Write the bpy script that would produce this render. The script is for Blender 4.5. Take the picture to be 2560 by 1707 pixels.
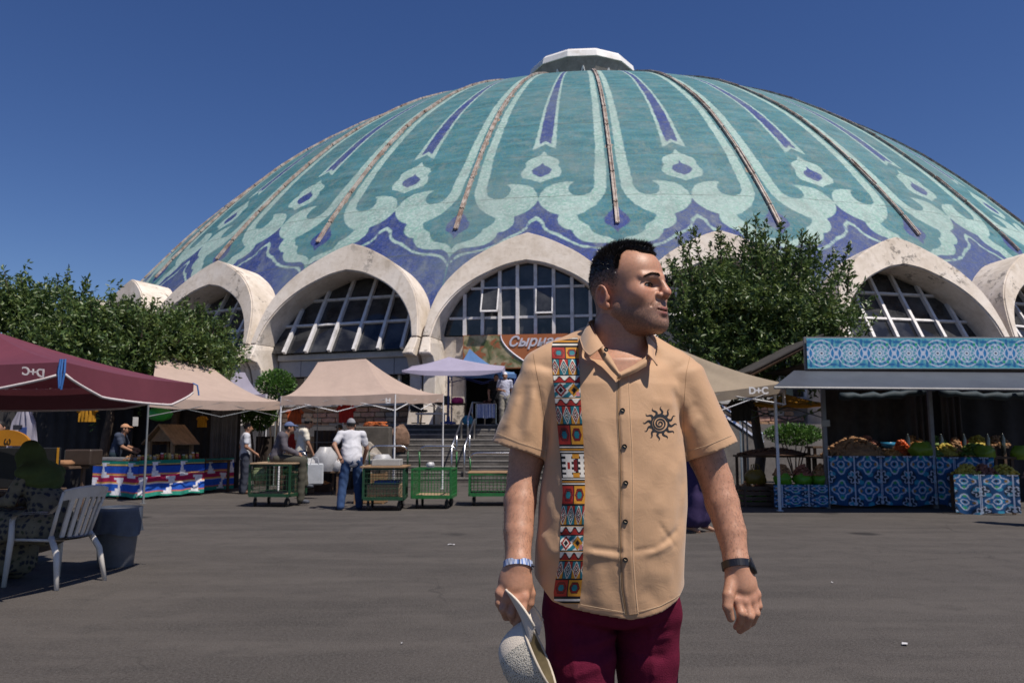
import bpy, bmesh, math, random
import numpy as np
from mathutils import Vector, Matrix
from math import sin, cos, pi, radians, tan, atan2, sqrt, exp
for o in list(bpy.data.objects): bpy.data.objects.remove(o)
S = bpy.context.scene
COL = S.collection
# ---------------------------------------------------------------- camera
F = 2020.0; HORIZON = 1095.0; CAMH = 1.3
PITCH = math.atan((HORIZON - 853.5) / F)
cam = bpy.data.cameras.new('camera'); camo = bpy.data.objects.new('camera', cam); COL.objects.link(camo)
cam.sensor_width = 36; cam.lens = 36 * F / 2560; cam.clip_end = 4000; cam.clip_start = 0.05
camo.location = (0, 0, CAMH); camo.rotation_euler = (pi / 2 + PITCH, 0, 0)
cam.dof.use_dof = True; cam.dof.focus_distance = 2.0; cam.dof.aperture_fstop = 12.0
S.camera = camo
S.render.resolution_x = 1024; S.render.resolution_y = 682
# ---------------------------------------------------------------- light
SUN_EL = radians(61); SUN_AZ = radians(49)      # azimuth from straight behind the camera towards the right
sdir = Vector((cos(SUN_EL) * sin(SUN_AZ), -cos(SUN_EL) * cos(SUN_AZ), sin(SUN_EL)))
W = bpy.data.worlds.new('World'); S.world = W; W.use_nodes = True
wn = W.node_tree.nodes; wl = W.node_tree.links
bg = wn['Background']; sky = wn.new('ShaderNodeTexSky'); sky.sky_type = 'NISHITA'; sky.sun_disc = False
sky.sun_elevation = SUN_EL; sky.sun_rotation = atan2(sdir.x, sdir.y)
sky.altitude = 800; sky.air_density = 1.0; sky.dust_density = 0.3; sky.ozone_density = 3.5
hsv = wn.new('ShaderNodeHueSaturation'); hsv.inputs['Saturation'].default_value = 1.2; hsv.inputs['Hue'].default_value = .515
wl.new(sky.outputs[0], hsv.inputs['Color']); wl.new(hsv.outputs[0], bg.inputs[0]); bg.inputs[1].default_value = 0.07
sun = bpy.data.lights.new('sun', 'SUN'); suno = bpy.data.objects.new('sun', sun); COL.objects.link(suno)
sun.energy = 4.6; sun.angle = radians(0.53); sun.color = (1.0, 0.92, 0.82)
suno.rotation_euler = (-sdir).to_track_quat('-Z', 'Y').to_euler(); suno.location = (20, -20, 40)
V = S.view_settings; V.view_transform = 'Standard'; V.look = 'None'; V.exposure = 0.2; V.gamma = 1
S.cycles.use_denoising = True

# ---------------------------------------------------------------- helpers
R = random.Random(7)
def ray(px, py):
    cx = (px - 1280) / F; cy = -(py - 853.5) / F
    return Vector((cx, cos(PITCH) - cy * sin(PITCH), sin(PITCH) + cy * cos(PITCH)))
def at(px, py, Y):                      # point seen at a pixel, Y metres ahead
    d = ray(px, py); k = Y / d.y
    return Vector((d.x * k, Y, CAMH + d.z * k))
def gnd(px, py, z=0.0):                 # point on the ground seen at a pixel
    d = ray(px, py); k = (z - CAMH) / d.z
    return Vector((d.x * k, d.y * k, z))
def xat(px, Y):                         # lateral position at the horizon row
    return (px - 1280) / F * Y * cos(PITCH)
def srgb(h):
    h = h.lstrip('#'); c = [int(h[i:i + 2], 16) / 255 for i in (0, 2, 4)]
    return tuple(x / 12.92 if x <= .04045 else ((x + .055) / 1.055) ** 2.4 for x in c) + (1,)
def col4(c):
    if isinstance(c, str): return srgb(c)
    return tuple(c) + ((1,) if len(c) == 3 else ())

MATS = {}
class NT:
    """small node builder"""
    def __init__(s, name):
        m = bpy.data.materials.new(name); m.use_nodes = True
        s.m = m; s.n = m.node_tree.nodes; s.l = m.node_tree.links
        s.b = s.n['Principled BSDF']; s._pos = None
    def lk(s, a, b): s.l.new(a, b)
    def new(s, t, **kw):
        x = s.n.new(t)
        for k, v in kw.items(): setattr(x, k, v)
        return x
    def pos(s, obj=False):
        if obj:
            return s.new('ShaderNodeTexCoord').outputs['Object']
        if s._pos is None: s._pos = s.new('ShaderNodeNewGeometry').outputs['Position']
        return s._pos
    def noise(s, scale, detail=4, rough=.6, vec=None, dist=0.0):
        x = s.new('ShaderNodeTexNoise'); x.inputs['Scale'].default_value = scale
        x.inputs['Detail'].default_value = detail; x.inputs['Roughness'].default_value = rough
        x.inputs['Distortion'].default_value = dist
        s.lk(vec or s.pos(), x.inputs['Vector']); return x.outputs['Fac']
    def voro(s, scale, vec=None, feat='F1', out='Distance'):
        x = s.new('ShaderNodeTexVoronoi', feature=feat); x.inputs['Scale'].default_value = scale
        s.lk(vec or s.pos(), x.inputs['Vector']); return x.outputs[out]
    def scale(s, v, xyz):
        x = s.new('ShaderNodeVectorMath', operation='MULTIPLY'); s.lk(v, x.inputs[0]); x.inputs[1].default_value = xyz
        return x.outputs[0]
    def math(s, op, a, b=0.0, clamp=False):
        x = s.new('ShaderNodeMath', operation=op, use_clamp=clamp)
        for i, v in enumerate((a, b)):
            if isinstance(v, (int, float)): x.inputs[i].default_value = v
            else: s.lk(v, x.inputs[i])
        return x.outputs[0]
    def map(s, v, a, b, c=0.0, d=1.0):
        x = s.new('ShaderNodeMapRange'); s.lk(v, x.inputs[0])
        for i, q in enumerate((a, b, c, d)): x.inputs[i + 1].default_value = q
        return x.outputs[0]
    def mix(s, f, a, b, mode='MIX'):
        x = s.new('ShaderNodeMix', data_type='RGBA', blend_type=mode)
        if isinstance(f, (int, float)): x.inputs[0].default_value = f
        else: s.lk(f, x.inputs[0])
        for i, v in ((6, a), (7, b)):
            if hasattr(v, 'links') or hasattr(v, 'is_linked'): s.lk(v, x.inputs[i])
            else: x.inputs[i].default_value = col4(v)
        return x.outputs[2]
    def attr(s, name, out='Fac'):
        x = s.new('ShaderNodeAttribute', attribute_name=name); return x.outputs[out]
    def bump(s, h, strength=.3, dist=.01):
        x = s.new('ShaderNodeBump'); x.inputs['Strength'].default_value = strength; x.inputs['Distance'].default_value = dist
        s.lk(h, x.inputs['Height']); s.lk(x.outputs[0], s.b.inputs['Normal'])
    def out(s, col=None, rough=None, **kw):
        if col is not None:
            if isinstance(col, (str, tuple, list)): s.b.inputs['Base Color'].default_value = col4(col)
            else: s.lk(col, s.b.inputs['Base Color'])
        if rough is not None:
            if isinstance(rough, (int, float)): s.b.inputs['Roughness'].default_value = rough
            else: s.lk(rough, s.b.inputs['Roughness'])
        for k, v in kw.items(): s.b.inputs[k.replace('_', ' ')].default_value = v
        return s.m
def M(name, base=None, rough=.75, var=.18, scale=6.0, bump=0.0, bscale=60.0, metal=0.0, spec=.4, dirt=None, trans=0.0, obj=False):
    """cached procedural material with tonal variation, optional dirt colour and fine relief"""
    if name in MATS: return MATS[name]
    t = NT(name); c = col4(base); p = t.pos(obj)
    n1 = t.noise(scale, 5, .65, p); n2 = t.noise(scale * 7, 3, .6, p)
    f = t.math('ADD', t.math('MULTIPLY', n1, .7), t.math('MULTIPLY', n2, .3))
    lo = tuple(x * (1 - var * 1.6) for x in c[:3]); hi = tuple(min(1, x * (1 + var * 1.2)) for x in c[:3])
    k = t.mix(t.map(f, .3, .7), lo, hi)
    if dirt: k = t.mix(t.map(t.noise(scale * .6, 6, .7, p), .52, .68, 0, .75), k, dirt)
    if bump: t.bump(t.noise(bscale, 4, .6, p), bump, .01)
    m = t.out(k, rough, Metallic=metal)
    t.b.inputs['Specular IOR Level'].default_value = spec
    if trans:                                           # thin cloth / leaf: some light passes through
        tr = t.new('ShaderNodeBsdfTranslucent'); t.lk(k, tr.inputs[0])
        mx = t.new('ShaderNodeMixShader'); mx.inputs[0].default_value = trans
        t.lk(t.b.outputs[0], mx.inputs[1]); t.lk(tr.outputs[0], mx.inputs[2])
        t.lk(mx.outputs[0], t.n['Material Output'].inputs[0])
    MATS[name] = m
    return m

def tag(o, label=None, cat=None, group=None, kind=None):
    if label: o['label'] = label
    if cat: o['category'] = cat
    if group: o['group'] = group
    if kind: o['kind'] = kind
    return o
def empty(name, loc=(0, 0, 0), rz=0, label=None, cat=None, group=None, parent=None):
    o = bpy.data.objects.new(name, None); COL.objects.link(o); o.location = loc; o.rotation_euler = (0, 0, rz)
    o.empty_display_size = .1
    if parent: o.parent = parent
    return tag(o, label, cat, group)
def obj(name, me, mat=None, parent=None, loc=None, rz=None):
    if mat is not None and not me.materials: me.materials.append(mat)
    o = bpy.data.objects.new(name, me); COL.objects.link(o)
    if parent: o.parent = parent
    if loc is not None: o.location = loc
    if rz is not None: o.rotation_euler = (0, 0, rz)
    return o
def copy_tree(o, parent=None, loc=None, rz=None):
    c = o.copy(); COL.objects.link(c); c.parent = parent
    if loc is not None: c.location = loc
    if rz is not None: c.rotation_euler = (c.rotation_euler.x, c.rotation_euler.y, rz)
    for ch in list(o.children): copy_tree(ch, c)
    return c
class MB:
    """collects shapes for ONE mesh"""
    def __init__(s): s.v = []; s.f = []
    def add(s, vs, fs):
        n = len(s.v); s.v += [tuple(v) for v in vs]; s.f += [tuple(i + n for i in f) for f in fs]; return s
    def box(s, x0, x1, y0, y1, z0, z1, mat=None):
        vs = [Vector((x, y, z)) for x in (x0, x1) for y in (y0, y1) for z in (z0, z1)]
        if mat is not None: vs = [mat @ v for v in vs]
        return s.add(vs, [(0, 1, 3, 2), (4, 6, 7, 5), (0, 4, 5, 1), (2, 3, 7, 6), (0, 2, 6, 4), (1, 5, 7, 3)])
    def cbox(s, x0, x1, y0, y1, z0, z1, c=.01, mat=None):
        """box with chamfered edges"""
        bm = bmesh.new()
        vs = [bm.verts.new((x, y, z)) for x in (x0, x1) for y in (y0, y1) for z in (z0, z1)]
        for f in [(0, 1, 3, 2), (4, 6, 7, 5), (0, 4, 5, 1), (2, 3, 7, 6), (0, 2, 6, 4), (1, 5, 7, 3)]: bm.faces.new([vs[i] for i in f])
        bmesh.ops.bevel(bm, geom=list(bm.edges), offset=c, segments=1, affect='EDGES')
        bm.verts.index_update()
        V_ = [v.co.copy() for v in bm.verts]
        if mat is not None: V_ = [mat @ v for v in V_]
        s.add(V_, [[v.index for v in f.verts] for f in bm.faces]); bm.free(); return s
    def tube(s, pts, r, n=8, caps=True, closed=False):
        pts = [Vector(p) for p in pts]; m = len(pts)
        rs = r if isinstance(r, (list, tuple)) else [r] * m
        rings = []; up = None
        for i, p in enumerate(pts):
            a = pts[(i - 1) % m] if (closed or i > 0) else p
            b = pts[(i + 1) % m] if (closed or i < m - 1) else p
            t = (b - a).normalized() if (b - a).length > 1e-9 else Vector((0, 0, 1))
            if up is None:
                up = Vector((0, 0, 1)) if abs(t.z) < .9 else Vector((1, 0, 0))
            u = t.cross(up)
            if u.length < 1e-6: u = t.cross(Vector((0, 1, .1)))
            u.normalize(); w = u.cross(t).normalized(); up = w
            rings.append([p + (u * cos(2 * pi * k / n) + w * sin(2 * pi * k / n)) * rs[i] for k in range(n)])
        vs = [v for rg in rings for v in rg]; fs = []
        for i in range(m if closed else m - 1):
            j = (i + 1) % m
            for k in range(n): fs.append((i * n + k, i * n + (k + 1) % n, j * n + (k + 1) % n, j * n + k))
        if caps and not closed: fs += [tuple(range(n))[::-1], tuple((m - 1) * n + k for k in range(n))]
        return s.add(vs, fs)
    def lathe(s, prof, n=16, cx=0, cy=0, cap=True, mat=None):
        vs = []; fs = []
        for (r, z) in prof:
            for k in range(n): vs.append(Vector((cx + r * cos(2 * pi * k / n), cy + r * sin(2 * pi * k / n), z)))
        m = len(prof)
        for i in range(m - 1):
            for k in range(n): fs.append((i * n + k, i * n + (k + 1) % n, (i + 1) * n + (k + 1) % n, (i + 1) * n + k))
        if cap: fs += [tuple(range(n))[::-1], tuple((m - 1) * n + k for k in range(n))]
        if mat is not None: vs = [mat @ v for v in vs]
        return s.add(vs, fs)
    def grid(s, P):
        """P[i][j] points -> quads"""
        a = len(P); b = len(P[0])
        return s.add([p for row in P for p in row], [(i * b + j, i * b + j + 1, (i + 1) * b + j + 1, (i + 1) * b + j) for i in range(a - 1) for j in range(b - 1)])
    def prism(s, poly, a, b, f):
        """poly 2D points, extruded between a and b; f(u,v,w)->3D"""
        n = len(poly)
        vs = [f(u, v, a) for u, v in poly] + [f(u, v, b) for u, v in poly]
        return s.add(vs, [tuple(range(n))[::-1], tuple(range(n, 2 * n))] + [(i, (i + 1) % n, n + (i + 1) % n, n + i) for i in range(n)])
    def blob(s, c, r, seed=0, n=6, m=8, amp=.15):
        rr = random.Random(seed); vs = []; fs = []
        for i in range(n + 1):
            for k in range(m):
                a = pi * i / n; b = 2 * pi * k / m; q = 1 + (rr.random() - .5) * 2 * amp * (1 if 0 < i < n else 0)
                vs.append((c[0] + r[0] * q * sin(a) * cos(b), c[1] + r[1] * q * sin(a) * sin(b), c[2] + r[2] * q * cos(a)))
        for i in range(n):
            for k in range(m): fs.append((i * m + k, (i + 1) * m + k, (i + 1) * m + (k + 1) % m, i * m + (k + 1) % m))
        return s.add(vs, fs)
    def mesh(s, name, smooth=False, fix=True):
        me = bpy.data.meshes.new(name); me.from_pydata([tuple(v) for v in s.v], [], s.f)
        if fix:
            bm = bmesh.new(); bm.from_mesh(me); bmesh.ops.recalc_face_normals(bm, faces=bm.faces); bm.to_mesh(me); bm.free()
        if smooth: me.polygons.foreach_set('use_smooth', [True] * len(me.polygons))
        me.update(); return me
    def build(s, name, mat, parent=None, smooth=False, loc=None, rz=None, fix=True):
        return obj(name, s.mesh(name, smooth, fix), mat, parent, loc, rz)
def npmesh(name, v, f, smooth=True):
    me = bpy.data.meshes.new(name)
    v = np.asarray(v, np.float32); f = np.asarray(f, np.int32); k = f.shape[1]
    me.vertices.add(len(v)); me.vertices.foreach_set('co', v.ravel())
    me.loops.add(f.size); me.loops.foreach_set('vertex_index', f.ravel())
    me.polygons.add(len(f)); me.polygons.foreach_set('loop_start', np.arange(0, f.size, k, dtype=np.int32))
    me.update(calc_edges=True)
    if smooth: me.polygons.foreach_set('use_smooth', np.ones(len(f), bool))
    return me
def fattr(me, name, vals):
    a = me.attributes.new(name, 'FLOAT', 'POINT'); a.data.foreach_set('value', np.asarray(vals, np.float32))
def cattr(me, name, rgb):
    a = me.attributes.new(name, 'FLOAT_COLOR', 'POINT')
    c = np.ones((len(rgb), 4), np.float32); c[:, :3] = rgb; a.data.foreach_set('color', c.ravel())
def smooth_angle(me, deg=35):
    me.polygons.foreach_set('use_smooth', [True] * len(me.polygons))
    try: me.set_sharp_from_angle(angle=radians(deg))
    except Exception: pass
# ================================================================ signed-distance modelling (bodies, clothes, heads)
def smin(a, b, k):
    if k <= 0: return np.minimum(a, b)
    h = np.clip(.5 + .5 * (b - a) / k, 0, 1); return b + (a - b) * h - k * h * (1 - h)
def smax(a, b, k): return -smin(-a, -b, k)
def d_cap(P, a, b, ra, rb=None):
    rb = ra if rb is None else rb; a = np.asarray(a, np.float32); b = np.asarray(b, np.float32)
    e = b - a; w = P - a; t = np.clip((w @ e) / max(float(e @ e), 1e-12), 0, 1).astype(np.float32)
    return np.linalg.norm(w - t[:, None] * e, axis=1) - (ra + (rb - ra) * t)
def rotm(rx=0, ry=0, rz=0): return np.array(Matrix.Rotation(rz, 3, 'Z') @ Matrix.Rotation(ry, 3, 'Y') @ Matrix.Rotation(rx, 3, 'X'), np.float32)
def d_ell(P, c, r, rot=None):
    q = P - np.asarray(c, np.float32)
    if rot is not None: q = q @ rot
    r = np.asarray(r, np.float32); k0 = np.linalg.norm(q / r, axis=1); k1 = np.linalg.norm(q / (r * r), axis=1)
    return k0 * (k0 - 1) / np.maximum(k1, 1e-6)
def d_chain(P, pts, rs, k=.0):
    d = None
    for i in range(len(pts) - 1):
        q = d_cap(P, pts[i], pts[i + 1], rs[i], rs[i + 1]); d = q if d is None else smin(d, q, k)
    return d
def d_echain(P, stations, k=.03):
    """stations: (centre, (rx,ry)) along z: elliptical loft between stations (vertical-ish trunk)"""
    z = P[:, 2]; zs = np.array([s[0][2] for s in stations], np.float32); o = np.argsort(zs)
    zs = zs[o]; cx = np.array([stations[i][0][0] for i in o]); cy = np.array([stations[i][0][1] for i in o]); rx = np.array([stations[i][1][0] for i in o]); ry = np.array([stations[i][1][1] for i in o])
    zc = np.clip(z, zs[0], zs[-1]); X = np.interp(zc, zs, cx); Y = np.interp(zc, zs, cy); A = np.interp(zc, zs, rx); B = np.interp(zc, zs, ry)
    e = (np.abs((P[:, 0] - X) / A) ** 2.4 + np.abs((P[:, 1] - Y) / B) ** 2.4) ** (1 / 2.4)
    d = (e - 1) * np.minimum(A, B); dz = np.maximum(zs[0] - z, z - zs[-1])
    return smax(d.astype(np.float32), dz.astype(np.float32), k)
def snet(fn, lo, hi, h, fac=2.0):
    lo = np.array(lo, np.float32); n = np.ceil((np.array(hi) - lo) / h).astype(int) + 1; C = 4
    n = ((n + C - 1) // C) * C; nb = n // C
    bc = np.stack(np.meshgrid(*[np.arange(m) for m in nb], indexing='ij'), -1).reshape(-1, 3)
    cp = (lo + (bc * C + (C - 1) / 2) * h).astype(np.float32); cd = fn(cp); thr = h * C * .87 * fac + .003
    D = np.where(cd < 0, -1., 1.).astype(np.float32).reshape(nb); D = D.repeat(C, 0).repeat(C, 1).repeat(C, 2) * 9
    act = bc[np.abs(cd) < thr]
    off = np.stack(np.meshgrid(*[np.arange(C)] * 3, indexing='ij'), -1).reshape(-1, 3)
    idx = (act[:, None, :] * C + off[None]).reshape(-1, 3)
    P = (lo + idx * h).astype(np.float32); vals = np.empty(len(P), np.float32)
    for i in range(0, len(P), 400000): vals[i:i + 400000] = fn(P[i:i + 400000])
    D[idx[:, 0], idx[:, 1], idx[:, 2]] = vals
    s = D < 0
    cnt = np.zeros(tuple(n - 1), np.int8); cs = [(a, b, c) for a in (0, 1) for b in (0, 1) for c in (0, 1)]
    for a, b, c in cs: cnt += s[a:n[0] - 1 + a, b:n[1] - 1 + b, c:n[2] - 1 + c]
    A = np.argwhere((cnt > 0) & (cnt < 8)); vid = np.full(tuple(n - 1), -1, np.int32); vid[A[:, 0], A[:, 1], A[:, 2]] = np.arange(len(A))
    cv = {c: D[A[:, 0] + c[0], A[:, 1] + c[1], A[:, 2] + c[2]] for c in cs}
    acc = np.zeros((len(A), 3), np.float32); num = np.zeros(len(A), np.float32)
    for c0 in cs:
        for ax in range(3):
            if c0[ax] == 0:
                c1 = list(c0); c1[ax] = 1; c1 = tuple(c1); d0, d1 = cv[c0], cv[c1]; m = (d0 < 0) != (d1 < 0)
                t = np.where(m, d0 / np.where(m, d0 - d1, 1), 0)
                pt = np.tile(np.array(c0, np.float32), (len(A), 1)); pt[:, ax] += t
                acc += pt * m[:, None]; num += m
    Vv = lo + (A + acc / np.maximum(num, 1)[:, None]) * h
    Fs = []
    for ax in range(3):
        b, c = [(1, 2), (2, 0), (0, 1)][ax]
        sl0 = [slice(None)] * 3; sl1 = [slice(None)] * 3; sl0[ax] = slice(0, n[ax] - 1); sl1[ax] = slice(1, n[ax])
        s0, s1 = s[tuple(sl0)], s[tuple(sl1)]; E = np.argwhere(s0 != s1); E = E[(E[:, b] > 0) & (E[:, c] > 0) & (E[:, b] < n[b] - 1) & (E[:, c] < n[c] - 1)]
        sg = s0[E[:, 0], E[:, 1], E[:, 2]]
        def cell(db, dc):
            q = E.copy(); q[:, b] += db; q[:, c] += dc; return vid[q[:, 0], q[:, 1], q[:, 2]]
        q = np.stack([cell(-1, -1), cell(0, -1), cell(0, 0), cell(-1, 0)], 1); q[~sg] = q[~sg][:, ::-1]; Fs.append(q)
    Fq = np.concatenate(Fs); Fq = Fq[(Fq >= 0).all(1)]
    return Vv, Fq
def joinm(parts):
    vs = []; fs = []; n = 0
    for v, f in parts: vs.append(v); fs.append(f + n); n += len(v)
    return np.concatenate(vs), np.concatenate(fs)
def vcol_mat(name, attr='col', rough=.8, noise=.15, nscale=30, bump=0.0, bscale=300, spec=.3, sss=0.0, objc=True):
    if name in MATS: return MATS[name]
    t = NT(name); c = t.attr(attr, 'Color'); p = t.pos(objc)
    f = t.map(t.noise(nscale, 4, .65, p), .3, .7, 1 - noise, 1 + noise)
    k = t.new('ShaderNodeVectorMath', operation='SCALE'); t.lk(c, k.inputs[0]); t.lk(f, k.inputs['Scale'])
    if bump: t.bump(t.noise(bscale, 3, .6, p), bump, .003)
    m = t.out(k.outputs[0], rough); t.b.inputs['Specular IOR Level'].default_value = spec
    if sss:
        t.b.inputs['Subsurface Weight'].default_value = sss; t.b.inputs['Subsurface Radius'].default_value = (.010, .004, .002); t.b.inputs['Subsurface Scale'].default_value = .35
    MATS[name] = m; return m
# ================================================================ ground
def mat_asphalt():
    t = NT('asphalt'); p = t.pos()
    n1 = t.noise(.35, 6, .65); n2 = t.noise(3.0, 5, .7); n3 = t.noise(48, 4, .75); n4 = t.noise(1.1, 5, .65, t.scale(p, (.35, 1.6, 1)))
    base = t.mix(t.map(n1, .38, .6), (.035, .0295, .0262), (.061, .052, .0462))
    base = t.mix(t.map(n4, .44, .62, 0, .7), base, (.086, .074, .066))
    base = t.mix(t.map(n2, .5, .7, 0, .6), base, (.024, .021, .02))
    base = t.mix(t.map(n3, .38, .68), base, t.mix(.85, base, (.10, .092, .086)))
    st = t.voro(105, None, 'F1'); base = t.mix(t.map(st, 0, .32, .5, 0), base, (.14, .13, .12))
    # oil spots and patched cracks
    sp = t.voro(.55, None, 'F1'); sp = t.math('ADD', sp, t.math('MULTIPLY', t.noise(5, 4), .12)); base = t.mix(t.map(sp, .12, .2, .8, 0), base, (.012, .011, .011))
    wv = t.new('ShaderNodeVectorMath', operation='ADD'); nz = t.new('ShaderNodeTexNoise'); nz.inputs['Scale'].default_value = 1.2; t.lk(p, nz.inputs['Vector'])
    t.lk(p, wv.inputs[0]); t.lk(t.scale(nz.outputs['Color'], (.9, .9, 0)), wv.inputs[1])
    ck = t.voro(.28, wv.outputs[0], 'DISTANCE_TO_EDGE'); base = t.mix(t.math('MULTIPLY', t.map(ck, .0, .003, .5, 0), t.map(t.noise(.25, 2), .5, .6)), base, (.02, .018, .017))
    t.bump(t.math('ADD', t.math('MULTIPLY', n3, .6), t.math('MULTIPLY', st, .6)), .9, .008)
    m = t.out(base, t.map(n2, .3, .7, .75, .95)); t.b.inputs['Specular IOR Level'].default_value = .3
    return m
mb = MB(); mb.add([(-1500, -400, 0), (1500, -400, 0), (1500, 2500, 0), (-1500, 2500, 0)], [(0, 1, 2, 3)])
g = mb.build('ground', mat_asphalt()); tag(g, kind='structure')

# ================================================================ market hall
DCX, DCY, DA, DB, DZ = 5.97, 66.0, 37.16, 33.77, -5.50
NR = 32; DL = 2 * pi / NR; T0 = .0405; AZ0 = atan2(DCX, DCY)
TERR = 1.76
hall = empty('market_hall', (DCX, DCY, 0), 0, 'domed market hall clad in turquoise and blue mosaic with concrete arches', 'building')
def bulge(z): return np.interp(z, [5, 9.9, 13.4, 16.1, 18, 20.4, 40], [1.043, 1.031, 1.016, 1.008, 1.005, .998, .998])
def prof(lat): z = DZ + DB * cos(lat); return DA * sin(lat) * float(bulge(z)), z
# --- pattern polygons on half a panel (u: 0 = panel centre, 1 = rib; lat along the meridian)
inner = [(0.8,0.09),(0.79,0.6),(0.785,0.8),(0.78,0.88),(0.777,0.9157),(0.778,0.9381),(0.769,0.9614),(0.752,0.9876),(0.743,1.0061),(0.742,1.0217),(0.72,1.0314),(0.671,1.0393),(0.605,1.0426),(0.518,1.0434),(0.446,1.0413),(0.402,1.0353),(0.391,1.0269),(0.416,1.02),(0.472,1.0147),(0.385,1.0139),(0.282,1.0154),(0.166,1.0187),(0.088,1.0246),(0.034,1.0344),(0,1.0455)]
lower = [(0,1.05),(0.013,1.0534),(0.038,1.0593),(0.086,1.0659),(0.151,1.0722),(0.217,1.0759),(0.281,1.0788),(0.267,1.0854),(0.279,1.0934),(0.337,1.1008),(0.39,1.1043),(0.456,1.1054),(0.461,1.11),(0.488,1.1151),(0.536,1.1207),(0.597,1.1247),(0.684,1.1264),(0.76,1.1273),(0.85,1.1274),(0.912,1.1299),(0.96,1.1346),(1,1.1425)]
tul = [(1,1.1274),(0.961,1.1221),(0.889,1.1182),(0.802,1.1159),(0.719,1.1112),(0.672,1.1047),(0.655,1.0979),(0.597,1.0943),(0.537,1.0884),(0.511,1.0829),(0.504,1.0797),(0.568,1.0767),(0.662,1.0701),(0.751,1.0617),(0.834,1.0486),(0.885,1.0353),(0.9,1.0219),(0.905,1.0083),(0.915,0.99),(0.92,0.968),(0.92,0.943),(0.915,0.913),(0.91,0.81),(0.91,0.6),(0.92,0.09)]
line_o = [(0,1.0792),(0.06,1.0843),(0.101,1.0897),(0.116,1.0975),(0.167,1.1034),(0.24,1.1083),(0.304,1.111),(0.344,1.1145),(0.465,1.1241),(0.568,1.1293),(0.675,1.1322),(0.783,1.1337),(0.857,1.1353),(0.918,1.1392),(0.982,1.1473),(1.02,1.1555)]
line_i = [(1.02,1.1604),(0.977,1.1511),(0.91,1.1435),(0.84,1.1387),(0.778,1.1369),(0.67,1.1354),(0.563,1.1328),(0.46,1.1278),(0.319,1.1176),(0.278,1.1144),(0.226,1.1119),(0.152,1.1076),(0.092,1.1004),(0.075,1.0943),(0.05,1.0897),(0,1.0867)]
tear = [(0,0.9413),(0.058,0.9507),(0.149,0.9568),(0.226,0.9617),(0.255,0.9692),(0.235,0.977),(0.277,0.9852),(0.292,0.9934),(0.256,1.0019),(0.172,1.0056),(0.078,1.0093),(0,1.0147)]
drop = [(0,0.9678),(0.024,0.9745),(0.099,0.9793),(0.146,0.9853),(0.131,0.9927),(0.082,0.9972),(0,1.0019)]
arL = [(0,0.3),(0.09,0.3),(0.095,0.62),(0.12,0.7287),(0.14,0.8027),(0.152,0.8534),(0.162,0.8993),(0.18,0.9355),(0,0.9217)]
arB = [(0,0.3),(0.04,0.3),(0.05,0.62),(0.075,0.7298),(0.09,0.7968),(0.1,0.8408),(0.101,0.8812),(0.097,0.9229),(0,0.9131)]
ribd = [(1.02,1.058),(0.976,1.0656),(0.912,1.0755),(0.851,1.0843),(0.842,1.0916),(0.872,1.0969),(0.953,1.1033),(1.02,1.1136)]
LIGHT1 = [inner + lower + tul, tear, arL]
BLUE = [lower + [(1.0, 1.5), (0, 1.5)], drop, arB, ribd]
LIGHT2 = [line_o + line_i]
def sdf_poly(poly, X, Y, mx):
    """signed distance to polygon (negative inside), mirrored at u=0 by abs"""
    pts = np.array([mx(u, l) for u, l in poly]); d = np.full(X.shape, 1e9); ins = np.zeros(X.shape, bool)
    for a, b in zip(pts, np.roll(pts, -1, 0)):
        e = b - a; wx = X - a[0]; wy = Y - a[1]; q = np.clip((wx * e[0] + wy * e[1]) / max(e @ e, 1e-12), 0, 1)
        onaxis = abs(a[0]) < 1e-6 and abs(b[0]) < 1e-6
        if not onaxis: d = np.minimum(d, (wx - e[0] * q) ** 2 + (wy - e[1] * q) ** 2)
        c1 = (a[1] <= Y) & (b[1] > Y); c2 = (a[1] > Y) & (b[1] <= Y)
        cr = e[0] * wy - e[1] * wx
        ins ^= (c1 & (cr < 0)) | (c2 & (cr > 0))
    d = np.sqrt(d); return np.where(ins, -d, d)
OUT = [(0, 9.02), (.6, 8.82), (1.3, 8.48), (2.05, 8.02), (2.76, 7.37), (3.2, 6.75), (3.5, 5.9), (3.66, 4.95)]
INN = [(0, 7.84), (.72, 7.69), (1.28, 7.46), (2.0, 7.06), (2.56, 6.58), (2.93, 6.1), (3.17, 5.65), (3.36, 4.95)]
def dense(pts, n):
    """smooth resample of a control polyline"""
    p = np.array(pts, float); t = np.r_[0, np.cumsum(np.hypot(*np.diff(p, axis=0).T))]; t /= t[-1]
    m = np.gradient(p, t, axis=0); q = np.linspace(0, 1, n); i = np.clip(np.searchsorted(t, q) - 1, 0, len(t) - 2)
    h = (t[i + 1] - t[i]); s = (q - t[i]) / h; s = s[:, None]; h = h[:, None]
    return (2*s**3-3*s**2+1)*p[i] + (s**3-2*s**2+s)*h*m[i] + (-2*s**3+3*s**2)*p[i+1] + (s**3-s**2)*h*m[i+1]
outc = dense(OUT, 25); innc = dense(INN, 25)
def rfront(z): return 38.0 - (z - 4.95) * .34

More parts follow.
